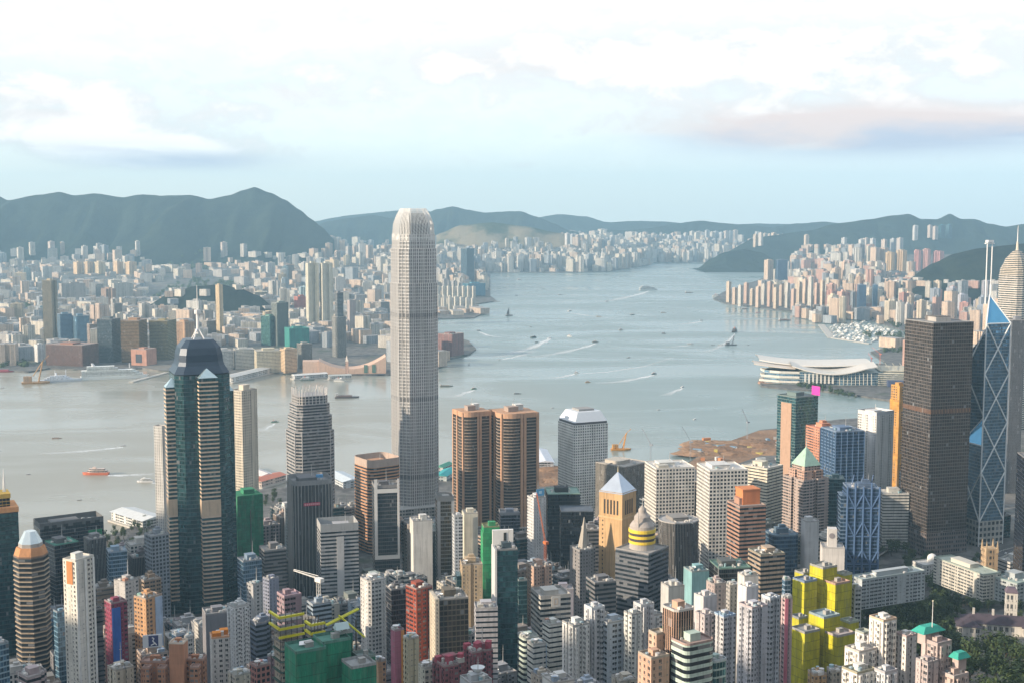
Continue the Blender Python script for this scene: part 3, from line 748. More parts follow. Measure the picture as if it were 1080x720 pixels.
def star_tower():
    Y = 1270; g = 3; az = math.atan2(208 - 540, F)
    X = at(209, 360, Y).x; phi = radians(9) - az
    W = 57 / F * Y
    t = thing('skyscraper', 'dark teal skyscraper with banded corner pylons, stepped blue pyramid roof and white mast', 'skyscraper', (X, Y, g), phi)
    zr = lambda y: zrow(209, y, Y) - g
    P = scale_poly(PLANS['cham'], W)
    MB().prism(P, 0, zr(392), 1.9, 4, 0, 1).build('shaft', [facade('teal'), ROOF], t, (.05, .085, .095))
    # stepped pyramid: alternating glazed slopes and short drums
    lv = [(391, 1.0), (383, .84), (379, .80), (372, .78), (365, .72), (357, .50)]
    for i in range(len(lv) - 1):
        (y0, k0), (y1, k1) = lv[i], lv[i + 1]
        MB().loft(scale_poly(P, k0), zr(y0), scale_poly(P, k1), zr(y1), 2, 4, 0, 0).build('roof_slope' if k0 != k1 else 'roof_drum', [SLATEGLASS if k0 != k1 else facade('dark')], t, (.035, .055, .085) if k0 != k1 else (.05, .06, .07))
    for i in range(4):
        a = pi / 4 + i * pi / 2; MB().bar((cos(a) * 9, sin(a) * 9, zr(360)), (0, 0, zr(345)), .7, 5).build('mast_leg', [PAINT], t, (.75, .74, .72))
    MB().bar((0, 0, zr(352)), (0, 0, zr(328)), 1.5, 8).build('mast', [PAINT], t, (.75, .74, .72))
    MB().bar((0, 0, zr(328)), (0, 0, zr(301)), .6, 6, .2).build('spire', [PAINT], t, (.75, .74, .72))
    MB().prism(ngon(10, 3.2), zr(331), zr(327)).build('mast_gallery', [PAINT], t, (.7, .69, .67))
    # corner pylons: square shafts with light floor bands and a glass pyramid on each
    for dx, ytop, wd in ((-W * .53, 395, 14), (W * .06, 385, 19), (W * .47, 402, 12)):
        w = wd / F * Y; dy = -W * .5 if abs(dx) < W * .4 else -W * .22
        zt = zr(ytop + 9); col = (.06, .09, .095)
        Q = rect(w, w, dx, dy); MB().prism(Q, 0, zt, 1.9, 4, 0, 1).build('pylon', [facade('teal'), ROOF], t, col)
        MB().loft(rect(w * 1.04, w * 1.04, dx, dy), zt, rect(.3, .3, dx, dy), zt + 9 / F * Y, 9, 9, 0, 0).build('pylon_cap', [GLASSY], t, (.45, .58, .62))
        q = MB(); q.loft(rect(w + .8, w + .8), 0, rect(w + .8, w + .8), 1.5, 99, 99, 0, 0, 0); me = q.mesh('floor_band', [CONC])
        z = 14
        while z < zt - 2:
            if dx < W * .4: put('floor_band', me, t, (.62, .47, .35), (dx, dy, z))  # sunset reflection on the pylons painted into the warm band colour
            z += 4.05 if dx < W * .4 else 8
        if dx < W * .4:
            MB().prism(rect(w + 1, w + 1, dx, dy), zr(536), zr(520), 9, 9, 0, 0).build('blank_band', [CONC], t, (.55, .42, .30))
    HEROES.append((168, 246, 355, 650, Y, X, W * .75)); lm(208, 355, 640, 'dark teal mast skyscraper')
star_tower()

def round_twin(x0, x1, yt, label, Y=1560, col=(.50, .30, .19)):
    az = math.atan2((x0 + x1) / 2 - 540, F); phi = radians(24) - az; g = 3
    # plan: a square whose two opposite corners swell into drums, with square piers between
    pts = []
    def arc(cx, cy, r, a0, a1, k=10):
        for i in range(k + 1): a = radians(a0 + (a1 - a0) * i / k); pts.append((cx + r * cos(a), cy + r * sin(a)))
    arc(-.17, -.17, .37, 150, 300); pts.extend([(.14, -.5), (.5, -.5), (.5, -.14)]); arc(.17, .17, .37, -30, 120); pts.extend([(-.14, .5), (-.5, .5), (-.5, .14)])
    X, s, z1 = fit(pts, 1, phi, x0, x1, yt + 3, Y); P = scale_poly(pts, s); h = z1 - g
    t = thing('office_tower', label, 'office tower', (X, Y, g), phi)
    MB().prism(P, 0, h - 5, 1.7, 3.9, 0, 1, cont=True).build('wall', [facade('bronze'), ROOF], t, (.07, .06, .05))
    q = MB(); O = inset(P, -.5); q.loft(O, 0, O, .8, 99, 99, 0, 0, 0); me = q.mesh('floor_band', [CONC]); z = 6; k = 0
    while z < h - 8: put('floor_band', me, t, (.34, .27, .22), (0, 0, z)); z += 3.9; k += 1
    MB().prism(inset(P, -.7), h - 6, h, 99, 99, 0, 0, 0).build('parapet', [CONC], t, col)
    # granite piers, full height, where drums meet flats
    for p in ((-.5, .12), (-.5, .5), (.12, -.5), (.5, -.5), (.5, .5), (-.49, -.36), (.02, -.5)):
        MB().prism(rect(s * .075, s * .075, p[0] * s * .99, p[1] * s * .99), 0, h - .5, 99, 99, 0, 0).build('pier', [CONC], t, col)
    rr = random.Random(int(x0)); add('plant', 'plant_room', t, -s * .1, -s * .08, h, s * .3, s * .3, 6, (.35, .28, .24)); add('plant', 'cooling_plant', t, s * .18, s * .1, h, s * .22, s * .25, 7, (.62, .62, .6)); add('mast', 'antenna', t, 0, 0, h + 6, 9, 9, 9, (.6, .6, .6))
    MB().prism(scale_poly(PLANS['box'], s * 1.2), 0, 15, 4, 4.4, 0, 1).build('podium', [facade('wide'), ROOF], t, (.42, .38, .34))
    HEROES.append((x0, x1, yt, 560, Y, X, s * .6)); lm((x0 + x1) / 2, yt, 560, 'twin copper banded towers')
round_twin(478, 517, 426, 'western of the twin copper banded towers with bowed glass drums')
round_twin(516, 567, 426, 'eastern, wider of the twin copper banded towers with bowed glass drums')

def porthole_tower():
    Y = 1600; X, s, z1, phi = base_at(588, 642, 440, Y, .33, .95); g = 3; P = scale_poly(PLANS['cham'], s, s * .95); P = scale_poly([(-.46, -.5), (.46, -.5), (.5, -.46), (.5, .46), (.46, .5), (-.46, .5), (-.5, .46), (-.5, -.46)], s, s * .95)
    t = thing('office_tower', 'pale grey tower covered in round porthole windows under a sloping white aluminium roof', 'office tower', (X, Y, g), phi)
    h = z1 - g
    MB().prism(P, 0, h, 3.3, 3.5, 0, 1).build('wall', [facade('dots'), ROOF], t, (.76, .76, .73))
    MB().prism(inset(P, 1.2), h, h + 3, 3, 3, 0, 0).build('roof_neck', [CONC], t, (.12, .12, .13))
    MB().loft(inset(P, .6), h + 3, scale_poly(P, .70), h + 15, 9, 9, 0, 1).build('roof', [PAINT, ROOF], t, (.66, .70, .74))
    MB().box(-s * .22, s * .22, -s * .2, s * .2, h + 15, h + 17.5, 9, 9).build('plant_room', [CONC], t, (.3, .3, .3))
    HEROES.append((588, 642, 427, 545, Y, X, s * .6)); lm(615, 427, 545, 'pale porthole window tower')
porthole_tower()

def braced_tower():
    Y = 1500; g = 6; az = math.atan2(1043 - 540, F); phi = math.atan2(.45, .55) - az
    X, s, _ = fit(PLANS['box'], 1, phi, 1020, 1066, 338, Y); hh = s / 2
    t = thing('skyscraper', 'prismatic dark glass skyscraper with white diagonal braces, blue sloping facets and twin masts', 'skyscraper', (X, Y, g), phi)
    zr = lambda y: zrow(1042, y, Y) - g
    S, E, N, Wc, C = Vector((-hh, -hh)), Vector((hh, -hh)), Vector((hh, hh)), Vector((-hh, hh)), Vector((0, 0))
    # in local axes: the corner nearest the lookout is S; faces S-E (right) and W-S (left)
    mod = (zr(340) - zr(545)) / 4; z0 = zr(545)
    top = {'SE': z0 + 4 * mod, 'NE': z0 + 3.6 * mod, 'NW': z0 + 3.3 * mod, 'WS': z0 + 1.55 * mod}
    for nm, a, b in (('SE', S, E), ('NE', E, N), ('NW', N, Wc), ('WS', Wc, S)):
        zt = top[nm]; up = mod * .55; mb = MB()
        tri = [tuple(a), tuple(b), tuple(C)]; nv = (zt - z0) / 3.9
        mb.loft(tri, z0, tri, zt, 1.9, 3.9, 0, None)
        for p, q in ((b, C), (C, a)):
            za, zb_ = (zt, zt + up) if q == C else (zt + up, zt)
            L = (q - p).length / 1.9; mb.face([(*p, zt - .01), (*q, zt - .01), (*q, zb_), (*p, za)], [(0, 0), (L, 0), (L, (zb_ - zt) / 3.9), (0, (za - zt) / 3.9)], 0)
        mb.build('glass_prism', [facade('sky')], t, (.17, .21, .24))
        f = MB(); f.face([(*a, zt), (*b, zt), (*C, zt + up)]); f.build('sloping_facet', [GLASSY], t, (.13, .40, .62) if nm in ('SE', 'WS') else (.2, .3, .4))
    r = .85
    def brace(p, q): MB().bar(p, q, r, 6).build('brace', [PAINT], t, (.72, .74, .74))
    for p, za in ((S, top['SE']), (E, top['SE']), (N, top['NE']), (Wc, top['NW'])): brace((*p, 0), (*p, za))
    brace((*C, top['WS']), (*C, top['SE'] + mod * .55))
    for a, b, zt in ((S, E, top['SE']), (Wc, S, top['WS'])):
        i = 0; out = (Vector(((b - a).y, -(b - a).x))).normalized() * .25
        while z0 + (i + 1) * mod <= zt + 1:
            brace((*(a + out), z0 + i * mod), (*(b + out), z0 + (i + 1) * mod)); brace((*(b + out), z0 + i * mod), (*(a + out), z0 + (i + 1) * mod)); i += 1
        brace((*a, zt), (*b, zt))
    for a, b in ((Wc, C), (C, S)):
        for i in range(2, 4):
            if i % 2: brace((*a, z0 + i * mod), (*b, z0 + (i + 1) * mod))
            else: brace((*b, z0 + i * mod), (*a, z0 + (i + 1) * mod))
    for p in (S, E): brace((*p, top['SE']), (*C, top['SE'] + mod * .55))
    for p in (Wc, S): brace((*p, top['WS']), (*C, top['WS'] + mod * .55))
    zm = top['SE'] + mod * .5
    for dx in (-4.2, 4.2):
        MB().bar((dx, dx * .2 + 3, zm - 8), (dx, dx * .2 + 3, zr(255)), .75, 6, .6).build('mast', [PAINT], t, (.78, .78, .77))
    MB().box(-6, 6, 2, 5, zr(257.5), zr(256.5), 9, 9).build('mast_crossarm', [PAINT], t, (.75, .75, .74))
    MB().box(-4, 4, 1, 6, zr(256), zr(253.5), 9, 9).build('mast_platform', [PAINT], t, (.7, .7, .7))
    # granite base with a colonnade
    MB().prism(scale_poly(PLANS['box'], s * 1.02), 0, z0, 6, 7, 0, 1).build('base', [facade('grid'), ROOF], t, (.42, .41, .38))
    HEROES.append((1018, 1068, 315, 570, Y, X, s * .7)); lm(1043, 315, 565, 'white braced prism tower')
braced_tower()

def spire_tower():
    Y = 2350; X, s, z1, phi = base_at(1053, 1090, 300, Y, .62, 1, 'cham'); g = 3
    t = thing('skyscraper', 'distant gold and silver tower with stepped pyramid top and needle mast at the edge', 'skyscraper', (X, Y, g), phi)
    zr = lambda y: zrow(1070, y, Y) - g; P = scale_poly(PLANS['cham'], s)
    MB().prism(P, 0, zr(290), 2, 4, 0, 1).build('shaft', [facade('ribbon'), ROOF], t, (.56, .52, .46))
    ks = [(290, 1.0), (283, .93), (279, .8), (273, .66), (266, .30), (264, .12)]
    for (y0, k0), (y1, k1) in zip(ks, ks[1:]): MB().loft(scale_poly(P, k0 * .98), zr(y0), scale_poly(P, k1), zr(y1), 2, 3, 0, 0).build('roof_step', [facade('ribbon')], t, (.55, .48, .38))
    MB().bar((0, 0, zr(267)), (0, 0, zr(255)), 3, 8, 1.6).build('mast_base', [PAINT], t, (.6, .52, .42))
    MB().bar((0, 0, zr(255)), (0, 0, zr(238)), 1.1, 6, .4).build('mast', [PAINT], t, (.68, .66, .62))
    HEROES.append((1053, 1085, 240, 330, Y, X, s * .6)); lm(1070, 240, 330, 'needle mast gold tower')
spire_tower()

def bronze_box():
    def ex(t, P, h, rr):
        fh = h / round(h / 3.9)
        z = h * .62; MB().prism(inset(P, -.3), z, z + 5, 2, 5, 0, 0, 0).build('machine_floor', [facade('fins')], t, (.33, .17, .09))
        MB().prism(inset(P, -.6), 0, 30, 3, 5, 0, 0).build('base', [facade('grid')], t, (.16, .13, .12))
        MB().box(-10, 10, -8, 8, h, h + 5, 9, 9).build('plant_room', [CONC], t, (.4, .38, .36))
    H(955, 1027, 335, 585, 1470, 'bronze', (.135, .12, .112), 'O', 'massive square bronze glass tower with one rust coloured band at two thirds height', c=.42, roof=(.3, .31, .32), lv=1, band_col=(.17, .145, .13), extra=ex, bl='massive bronze glass tower', name='skyscraper')
bronze_box()
# ------------------------------------------------------------------ towers of the near shore, back rows first
def sign(name, t, P, i, h, w, hh, col, marks=(), u=.5, out=.5):
    """a flat sign board fixed to side i of the plan, its top at height h; marks are lighter or darker strokes (u0, u1, v0, v1, colour)"""
    a, b = Vector(P[i]), Vector(P[(i + 1) % len(P)]); e = (b - a).normalized(); c = a + (b - a) * u; nn = Vector((e.y, -e.x)); rz = atan2(e.y, e.x); p = c + nn * out
    s = MB().box(-w / 2, w / 2, -.2, .2, -hh, 0, 9, 9).build(name, [PAINT], t, col, (p.x, p.y, h), rz)
    for (u0, u1, v0, v1, mc) in marks:
        MB().box(-w / 2 + u0 * w, -w / 2 + u1 * w, -.3, -.2, -hh + v0 * hh, -hh + v1 * hh, 9, 9).build('sign_mark', [PAINT], s, mc)
    return s
def crane(px, py, Y, hgt, jib, col, label, rz=0.4, z=None):
    p = at(px, py, Y); z0 = p.z if z is None else z
    t = thing('tower_crane', label, 'crane', (p.x, p.y, z0), rz, 'cranes on building sites')
    m = MB()
    for dx, dy in ((-.8, -.8), (.8, -.8), (.8, .8), (-.8, .8)): m.bar((dx, dy, 0), (dx, dy, hgt), .16, 4)
    k = 0
    while k * 2.2 < hgt - 2.2:
        m.bar((-.8, -.8, k * 2.2), (.8, -.8, k * 2.2 + 2.2), .09, 4); m.bar((.8, .8, k * 2.2), (-.8, .8, k * 2.2 + 2.2), .09, 4); k += 1
    m.build('mast', [PAINT], t, col)
    MB().box(-1.6, 1.6, -3.5, 1.6, hgt, hgt + 2.4, 9, 9).build('cab', [PAINT], t, col)
    j = MB(); e = (0, jib[0], hgt + jib[1])
    for dx in (-.7, .7): j.bar((dx, 0, hgt + 2), (dx * .4, e[1], e[2]), .2, 4)
    j.bar((0, 0, hgt + 3.6), (0, e[1], e[2] + .8), .2, 4)
    for k in range(10):
        f0, f1 = k / 10, (k + 1) / 10; A = Vector((-.7, 0, hgt + 2)).lerp(Vector((-.3, e[1], e[2])), f0); B = Vector((.7, 0, hgt + 2)).lerp(Vector((.3, e[1], e[2])), f1); j.bar(A, B, .09, 4)
    j.build('jib', [PAINT], t, col)
    MB().bar((0, e[1], e[2]), (0, e[1], e[2] - hgt * .6), .08, 4).build('hoist_rope', [METAL], t, (.1, .1, .1))
    return t
def spire_roof(y_apex, Y, col, k=.9):
    def ex(t, P, h, rr):
        X0 = t.location; z = zrow(540, y_apex, Y) - X0.z
        MB().loft(inset(P, -.4), h + .2, scale_poly(P, .02), z, 9, 9, 0, 0).build('pyramid_roof', [GLASSY], t, col)
        MB().bar((0, 0, z - 1), (0, 0, z + 6), .5, 6, .1).build('finial', [PAINT], t, (.7, .6, .4))
    return ex
W_, CR, GR, DK = (.62, .61, .58), (.55, .49, .38), (.36, .36, .36), (.06, .065, .07)

# harbour edge
H(162, 176, 447, 556, 1400, 'punch', (.58, .57, .55), 'A', 'plain white slab tower peeping out behind the dark teal mast skyscraper', c=.62, asp=1.4, lv=0, bl='white slab by mast skyscraper')
H(243, 271, 408, 520, 1400, 'resi', (.62, .56, .46), 'A', 'very tall cream and pale blue slab tower rising behind green scaffold netting', c=.42, asp=.8, lv=1, bl='tall cream and blue slab')
H(374, 421, 476, 600, 1490, 'ribbon', (.47, .25, .14), 'O', 'rust brown tower with dark ribbon windows and blank orange top storey', c=.36, plan='rbox', roof=(.4, .38, .36), lv=2, par=9, bands=1, band_col=(.50, .29, .17), bl='rust ribbon window tower')
H(35, 109, 538, 590, 1400, 'dark', (.13, .13, .135), 'O', 'wide black glass slab with charcoal frame and plant recesses along its top', c=.1, asp=.45, roof=(.14, .14, .14), lv=2, par=6, bl='wide black glass slab',
  extra=lambda t, P, h, rr: (sign('sign', t, P, 0, h - 8, 15, 13, (.02, .22, .09), [(.1, .9, .18, .24, (.01, .1, .04)), (.1, .9, .46, .52, (.01, .1, .04)), (.1, .9, .74, .8, (.01, .1, .04))], .86), [MB().box(-2.5, 2.5, -.3, .3, -4.2, -1, 9, 9).build('plant_recess', [PAINT], t, (.02, .02, .02), (P[0][0] + (P[1][0] - P[0][0]) * u, P[0][1] - .4, h + 4)) for u in (.1, .22, .4, .55, .62, .75, .9)]))
H(628, 684, 481, 515, 1480, 'fins', (.48, .44, .38), 'O', 'cream pier fronted office block behind the tan pyramid roofed tower', c=.55, asp=1.0, lv=2, bl='cream pier block')
H(651, 700, 487, 520, 1560, 'thin', (.30, .30, .30), 'B', 'long grey flat roofed block at the water behind cream pier fronted offices', c=.3, asp=.8, roof=(.24, .26, .27), lv=1)
H(680, 733, 484, 560, 1350, 'grid', (.70, .66, .60), 'O', 'white tower with square egg crate windows, nearer the porthole tower of two alike', c=.24, asp=.95, roof=(.55, .54, .52), lv=3, bl='white egg crate tower')
H(735, 789, 486, 610, 1270, 'grid', (.70, .67, .62), 'O', 'white tower with square egg crate windows, taller front one beside brown ribbon offices', c=.26, asp=1.0, roof=(.55, .54, .52), lv=3, bl='tall white egg crate tower')
H(782, 826, 485, 545, 1420, 'thin', (.62, .57, .46), 'O', 'cream office tower with thin dark window strips and a slot below its roof', c=.62, asp=1.1, roof=(.4, .4, .39), lv=2, bl='cream strip window tower')
H(820, 863, 413, 500, 1680, 'teal', (.14, .20, .20), 'O', 'green glass tower with tall brown panel and magenta sign on its roof', c=.46, asp=.9, roof=(.2, .23, .22), lv=1, bl='green glass magenta sign tower',
  extra=lambda t, P, h, rr: (MB().box(P[3][0] - .6, P[3][0] + .1, P[3][1] * .55 * -1, P[3][1] * .55, 10, h - 8, 9, 9).build('brown_panel', [CONC], t, (.42, .28, .20)), sign('rooftop_sign', t, P, 1, h + 13, 15, 12, (.60, .05, .36), [(.2, .34, .15, .85, (.8, .5, .7)), (.34, .7, .66, .85, (.8, .5, .7)), (.5, .64, .15, .6, (.8, .5, .7))], .1, -1)))
H(850, 882, 446, 520, 1560, 'wide', (.55, .25, .15), 'O', 'half finished orange brick red block with stepped roof behind green pyramid tower', c=.4, plan='step', lv=2, roof=(.45, .2, .15), bl='half finished orange block')
H(866, 912, 448, 520, 1500, 'blue', (.12, .19, .31), 'O', 'blue steel and glass tower with slanting upper deck behind the trussed blue bank', c=.35, lv=2, roof=(.25, .3, .36), fins=7, band_col=(.10, .17, .29), bl='blue steel rear tower')
H(905, 943, 429, 545, 1540, 'punch', (.70, .69, .67), 'A', 'tall crisp white tower with tiny square windows and bluish shaded side', c=.52, asp=.9, roof=(.5, .52, .55), lv=2, par=4, bl='crisp white tiny window tower')
H(925, 959, 515, 545, 1480, 'thin', (.58, .57, .53), 'B', 'low curved white office block with long balcony strips among trees', c=.2, asp=.8, roof=(.45, .45, .44), lv=2, bl='low white balcony strip block')
H(1062, 1082, 336, 470, 1800, 'fins', (.24, .25, .28), 'O', 'blue grey slab tower standing behind the white braced prism tower', c=.3, lv=1, bl='blue grey slab at the edge')
H(1073, 1125, 476, 590, 1230, 'dark', (.03, .04, .07), 'O', 'midnight blue glass tower cut off by the edge of view', c=.2, lv=1, bl='midnight blue glass tower')
H(940, 958, 404, 480, 1640, 'wide', (.52, .27, .07), 'O', 'slim tower wrapped in orange brown scaffold behind the massive bronze tower', c=.5, lv=1, roof=(.5, .3, .1), bl='orange scaffold tower', extra=lambda t, P, h, rr: [MB().prism(inset(P, -.8), z, z + 14, 4, 3, 0, 0).build('net_section', [NET], t, (.50, .25, .05)) for z in (h * .22, h * .42, h * .62, h * .82)])
# Central, second row
H(303, 350, 497, 630, 1320, 'fins', (.14, .14, .15), 'O', 'dark tower of close silver fins with pale rounded corners and red neon lettering', c=.16, plan='rbox', roof=(.33, .33, .33), lv=2, fins=3.2, band_col=(.45, .43, .41), par=5, bl='silver fin tower',
  extra=lambda t, P, h, rr: (sign('sign', t, P, 14, h - 18, 17, 3.2, (.50, .04, .10), [(.06 + k * .12, .12 + k * .12, .2, .8, (.8, .5, .5)) for k in range(8)], .42, .8), add('box', 'blue_tarpaulin', t, 9, -8, h + 5, 7, 3, 3, (.1, .3, .55))))
H(334, 378, 543, 625, 1230, 'ribbon', (.40, .40, .41), 'O', 'pale grey tower with blank central pier and tall roof screen beside silver fins', c=.1, asp=.8, roof=(.33, .34, .34), lv=2, par=7, bl='pale grey blank pier tower',
  extra=lambda t, P, h, rr: MB().box(-P[1][0] * .16, P[1][0] * .22, P[0][1] - .7, P[0][1] + .1, 0, h - 6, 9, 9).build('blank_pier', [CONC], t, (.50, .50, .50)))
H(392, 421, 505, 572, 1270, 'curtain', (.10, .10, .11), 'O', 'dark glass box inside a white goalpost frame with open roof deck', c=.1, lv=2, par=3, bl='white framed dark glass box',
  extra=lambda t, P, h, rr: [MB().box(a, b, P[0][1] - .9, P[0][1] - .05, z0, z1, 9, 9).build('white_frame', [PAINT], t, (.66, .65, .63)) for a, b, z0, z1 in ((P[0][0], P[0][0] + 3, h * .42, h + 9), (P[1][0] - 2, P[1][0], h * .42, h + 9), (P[0][0] + 3, P[1][0] - 2, h * .42, h * .42 + 4), (P[0][0] + 3, P[1][0] - 2, h - 5, h - 1))])
H(432, 456, 543, 603, 1240, 'blank', (.64, .62, .58), 'O', 'blank white party wall block in front of the tallest silver tower', c=.16, lv=2, bl='blank white wall block')
H(459, 479, 518, 605, 1290, 'gold', (.30, .29, .27), 'O', 'slender olive gold glass tower in a grey stone frame', c=.12, asp=1.2, lv=1, par=5, bl='olive gold glass sliver',
  extra=lambda t, P, h, rr: [MB().box(a, b, P[0][1] - .6, P[0][1] + .1, 0, h, 9, 9).build('stone_frame', [CONC], t, (.4, .4, .4)) for a, b in ((P[0][0] - .2, P[0][0] + 3), (P[1][0] - 3, P[1][0] + .2))])
H(477, 488, 540, 605, 1220, 'wide', (.58, .60, .62), 'O', 'narrow white tower with blue strip windows beside a cream blank slab', c=.2, asp=1.3, lv=1, bl='narrow white blue strip tower')
H(487, 504, 536, 595, 1240, 'blank', (.58, .55, .45), 'O', 'cream blank slab below the copper banded twins', c=.15, asp=1.2, lv=1, bl='cream blank slab')
H(526, 548, 535, 560, 1420, 'dark', (.25, .27, .32), 'O', 'small navy glass block framed in grey under the copper banded twins', c=.1, lv=1, par=3)
H(556, 576, 520, 590, 1300, 'punch', (.60, .60, .60), 'O', 'slim white block with blue rooftop sign between copper towers and black glass cubes', c=.35, lv=3, bl='slim white block with blue sign', extra=lambda t, P, h, rr: sign('rooftop_sign', t, P, 0, h + 9, 9, 7, (.10, .36, .62), [(.3, .7, .3, .7, (.5, .7, .85))], .6, -2))
H(575, 612, 513, 590, 1400, 'dark', (.02, .022, .026), 'O', 'black glass cube with pale green roof deck and white plant', c=.08, asp=.9, roof=(.35, .52, .44), lv=2, bl='black glass cube with green roof')
H(590, 626, 533, 590, 1300, 'dark', (.02, .022, .026), 'O', 'lower black glass cube with slate lid roof in front of porthole tower', c=.06, asp=.8, roof=(.16, .19, .23), lv=-1, bl='lower black glass cube')
H(243, 276, 515, 590, 1330, 'blank', (.02, .24, .12), 'O', 'tower wrapped in bright green scaffold netting beside the teal mast skyscraper', c=.24, roof=(.1, .3, .18), lv=1, bl='green netted tower', extra=lambda t, P, h, rr: [MB().prism(inset(P, -.9), z, z + h * .237, 5, 3, 0, 0).build('net_section', [NET], t, (.015, .22, .11)) for z in (h * .05, h * .29, h * .53, h * .77)] + [MB().bar((0, P[0][1] - 1.6, h * .2), (0, P[0][1] - 1.6, h * .86), .5, 4).build('hoist_mast', [METAL], t, (.25, .27, .25))])
H(-24, 19, 527, 700, 1130, 'teal', (.03, .05, .06), 'O', 'dark blue green tower at the edge with orange crown and white mast', c=.1, roof=(.2, .15, .1), lv=1, bl='dark edge tower with orange crown',
  extra=lambda t, P, h, rr: (MB().prism(inset(P, -.5), h - 3, h + 1.4, 9, 9, 0, 0).build('crown_band', [CONC], t, (.70, .33, .14)), MB().prism(scale_poly(P, .62), h, h + 9, 3, 3, 0, 1).build('crown_drum', [facade('dark'), CONC], t, (.6, .38, .10)), MB().prism(scale_poly(P, .66), h + 9, h + 13, 3, 3, 0, 0).build('crown_fascia', [CONC], t, (.66, .42, .08)), MB().bar((P[1][0] * .4, 0, h + 13), (P[1][0] * .4, 0, h + 34), 1.5, 6, .2).build('mast', [PAINT], t, (.75, .75, .74))))
H(14, 51, 580, 660, 985, 'ribbon', (.10, .085, .075), 'O', 'eight sided brown tower ringed with tan sills under a faceted glass lantern', c=.3, plan='octo', roof=(.35, .2, .12), lv=-1, bands=1, band_col=(.42, .34, .25), par=1, bl='eight sided ringed tower',
  extra=lambda t, P, h, rr: (MB().loft(P, h, scale_poly(P, .82), h + 7, 9, 9, 0, 0).build('copper_skirt', [CONC], t, (.50, .25, .12)), MB().prism(scale_poly(P, .70), h + 7, h + 10, 3, 3, 0, 0).build('lantern_neck', [CONC], t, (.36, .34, .32)), MB().loft(scale_poly(P, .70), h + 10, scale_poly(P, .34), h + 19, 3, 3, 0, 0).build('glass_lantern', [GLASSY], t, (.55, .62, .64))))
H(47, 83, 565, 640, 1230, 'dark', (.13, .13, .135), 'O', 'black glass block with green felt roof behind the tall white and cream tower', c=.3, roof=(.10, .36, .26), lv=2, bl='black block with green roof')
H(88, 112, 562, 650, 1240, 'fins', (.22, .22, .23), 'O', 'charcoal pier fronted tower in front of the wide black glass slab', c=.3, lv=2, bl='charcoal pier tower')
H(112, 134, 575, 620, 1180, 'sky', (.26, .36, .46), 'O', 'small sky blue glass block beside waterfront trees', c=.12, lv=2, roof=(.3, .34, .38), bl='small sky blue block')
H(152, 178, 558, 640, 1190, 'grid', (.24, .27, .31), 'O', 'slate blue grid fronted office block beside the teal mast skyscraper', c=.3, lv=2)
H(135, 161, 580, 640, 1200, 'fins', (.12, .11, .12), 'O', 'low dark violet grey block facing the waterfront lawn', c=.2, lv=2)
H(250, 276, 584, 650, 1180, 'sky', (.20, .28, .37), 'O', 'steel blue glass tower with three rooftop tanks below green netting', c=.25, lv=2, bl='steel blue glass tower')
H(273, 302, 572, 650, 1210, 'ribbon', (.20, .19, .19), 'O', 'dark grey block with stepped brown roof clutter beside silver fins', c=.2, lv=3)
H(260, 277, 611, 650, 1040, 'punch', (.40, .40, .40), 'A', 'slim pewter tower with domed water tank above the white flats', c=.4, lv=2)
H(277, 294, 605, 645, 1090, 'punch', (.24, .26, .34), 'A', 'slim violet blue tower beside slim pewter tower', c=.4, lv=2)
# middle rows
H(120, 146, 606, 660, 980, 'punch', (.44, .43, .42), 'O', 'grey and white office block with cluttered roof behind crimson and blue tower', c=.45, lv=3, bl='grey cluttered roof block')
H(97, 122, 612, 660, 1010, 'thin', (.17, .15, .13), 'O', 'brown black terraced block between white tower and grey cluttered roofs', c=.2, lv=2)
H(66, 99, 582, 730, 850, 'punch', (.70, .67, .60), 'A', 'tall white tower with golden cream side strip and single column of dark windows', c=.40, asp=.7, lv=1, roof=(.5, .48, .44), bl='tall white and cream tower',
  extra=lambda t, P, h, rr: (MB().box(P[3][0] - .35, P[3][0] - .02, P[0][1] * .55, P[3][1] * .4, h * .9, h - .3, 9, 9).build('painted_sun_patch', [CONC], t, (.55, .24, .10)), [MB().box(P[0][0] + u, P[0][0] + u + 1.7, P[0][1] - .6, P[0][1] - .02, 0, h - .3, 9, 9).build('white_pier', [CONC], t, (.74, .73, .69)) for u in (0, (P[1][0] - P[0][0]) * .45, P[1][0] - P[0][0] - 1.9)]))  # orange evening sun on the upper left face, put on as a coloured slab
H(110, 134, 628, 705, 890, 'punch', (.24, .035, .075), 'A', 'crimson narrow tower with a royal blue painted stripe down its front', c=.3, lv=2, bl='crimson and blue tower',
  extra=lambda t, P, h, rr: MB().box(P[0][0] + .4, P[0][0] + (P[1][0] - P[0][0]) * .55, P[0][1] - .5, P[0][1] - .02, 4, h - 3, 9, 9).build('blue_stripe', [CONC], t, (.05, .14, .45)))
H(56, 70, 640, 700, 940, 'sky', (.17, .29, .38), 'O', 'slim teal blue block half hidden behind tall white and cream tower', c=.3, lv=1)
H(97, 108, 638, 720, 860, 'thin', (.10, .10, .11), 'A', 'thin black tower wedged against the tall white and cream tower', c=.2, lv=1)
H(141, 171, 622, 680, 930, 'punch', (.52, .30, .15), 'A', 'apricot tower with powder blue side wall behind the terracotta estate', c=.42, asp=.9, lv=3, bl='apricot and blue tower',
  extra=lambda t, P, h, rr: MB().box(P[1][0] - (P[1][0] - P[0][0]) * .45, P[1][0] - .3, P[0][1] - .5, P[0][1] - .02, 4, h - .2, 9, 9).build('blue_gable', [CONC], t, (.36, .46, .60)))
H(144, 170, 604, 640, 1010, 'wide', (.28, .21, .15), 'O', 'brown block with boxed brown tank room on top behind apricot tower', c=.3, lv=2)
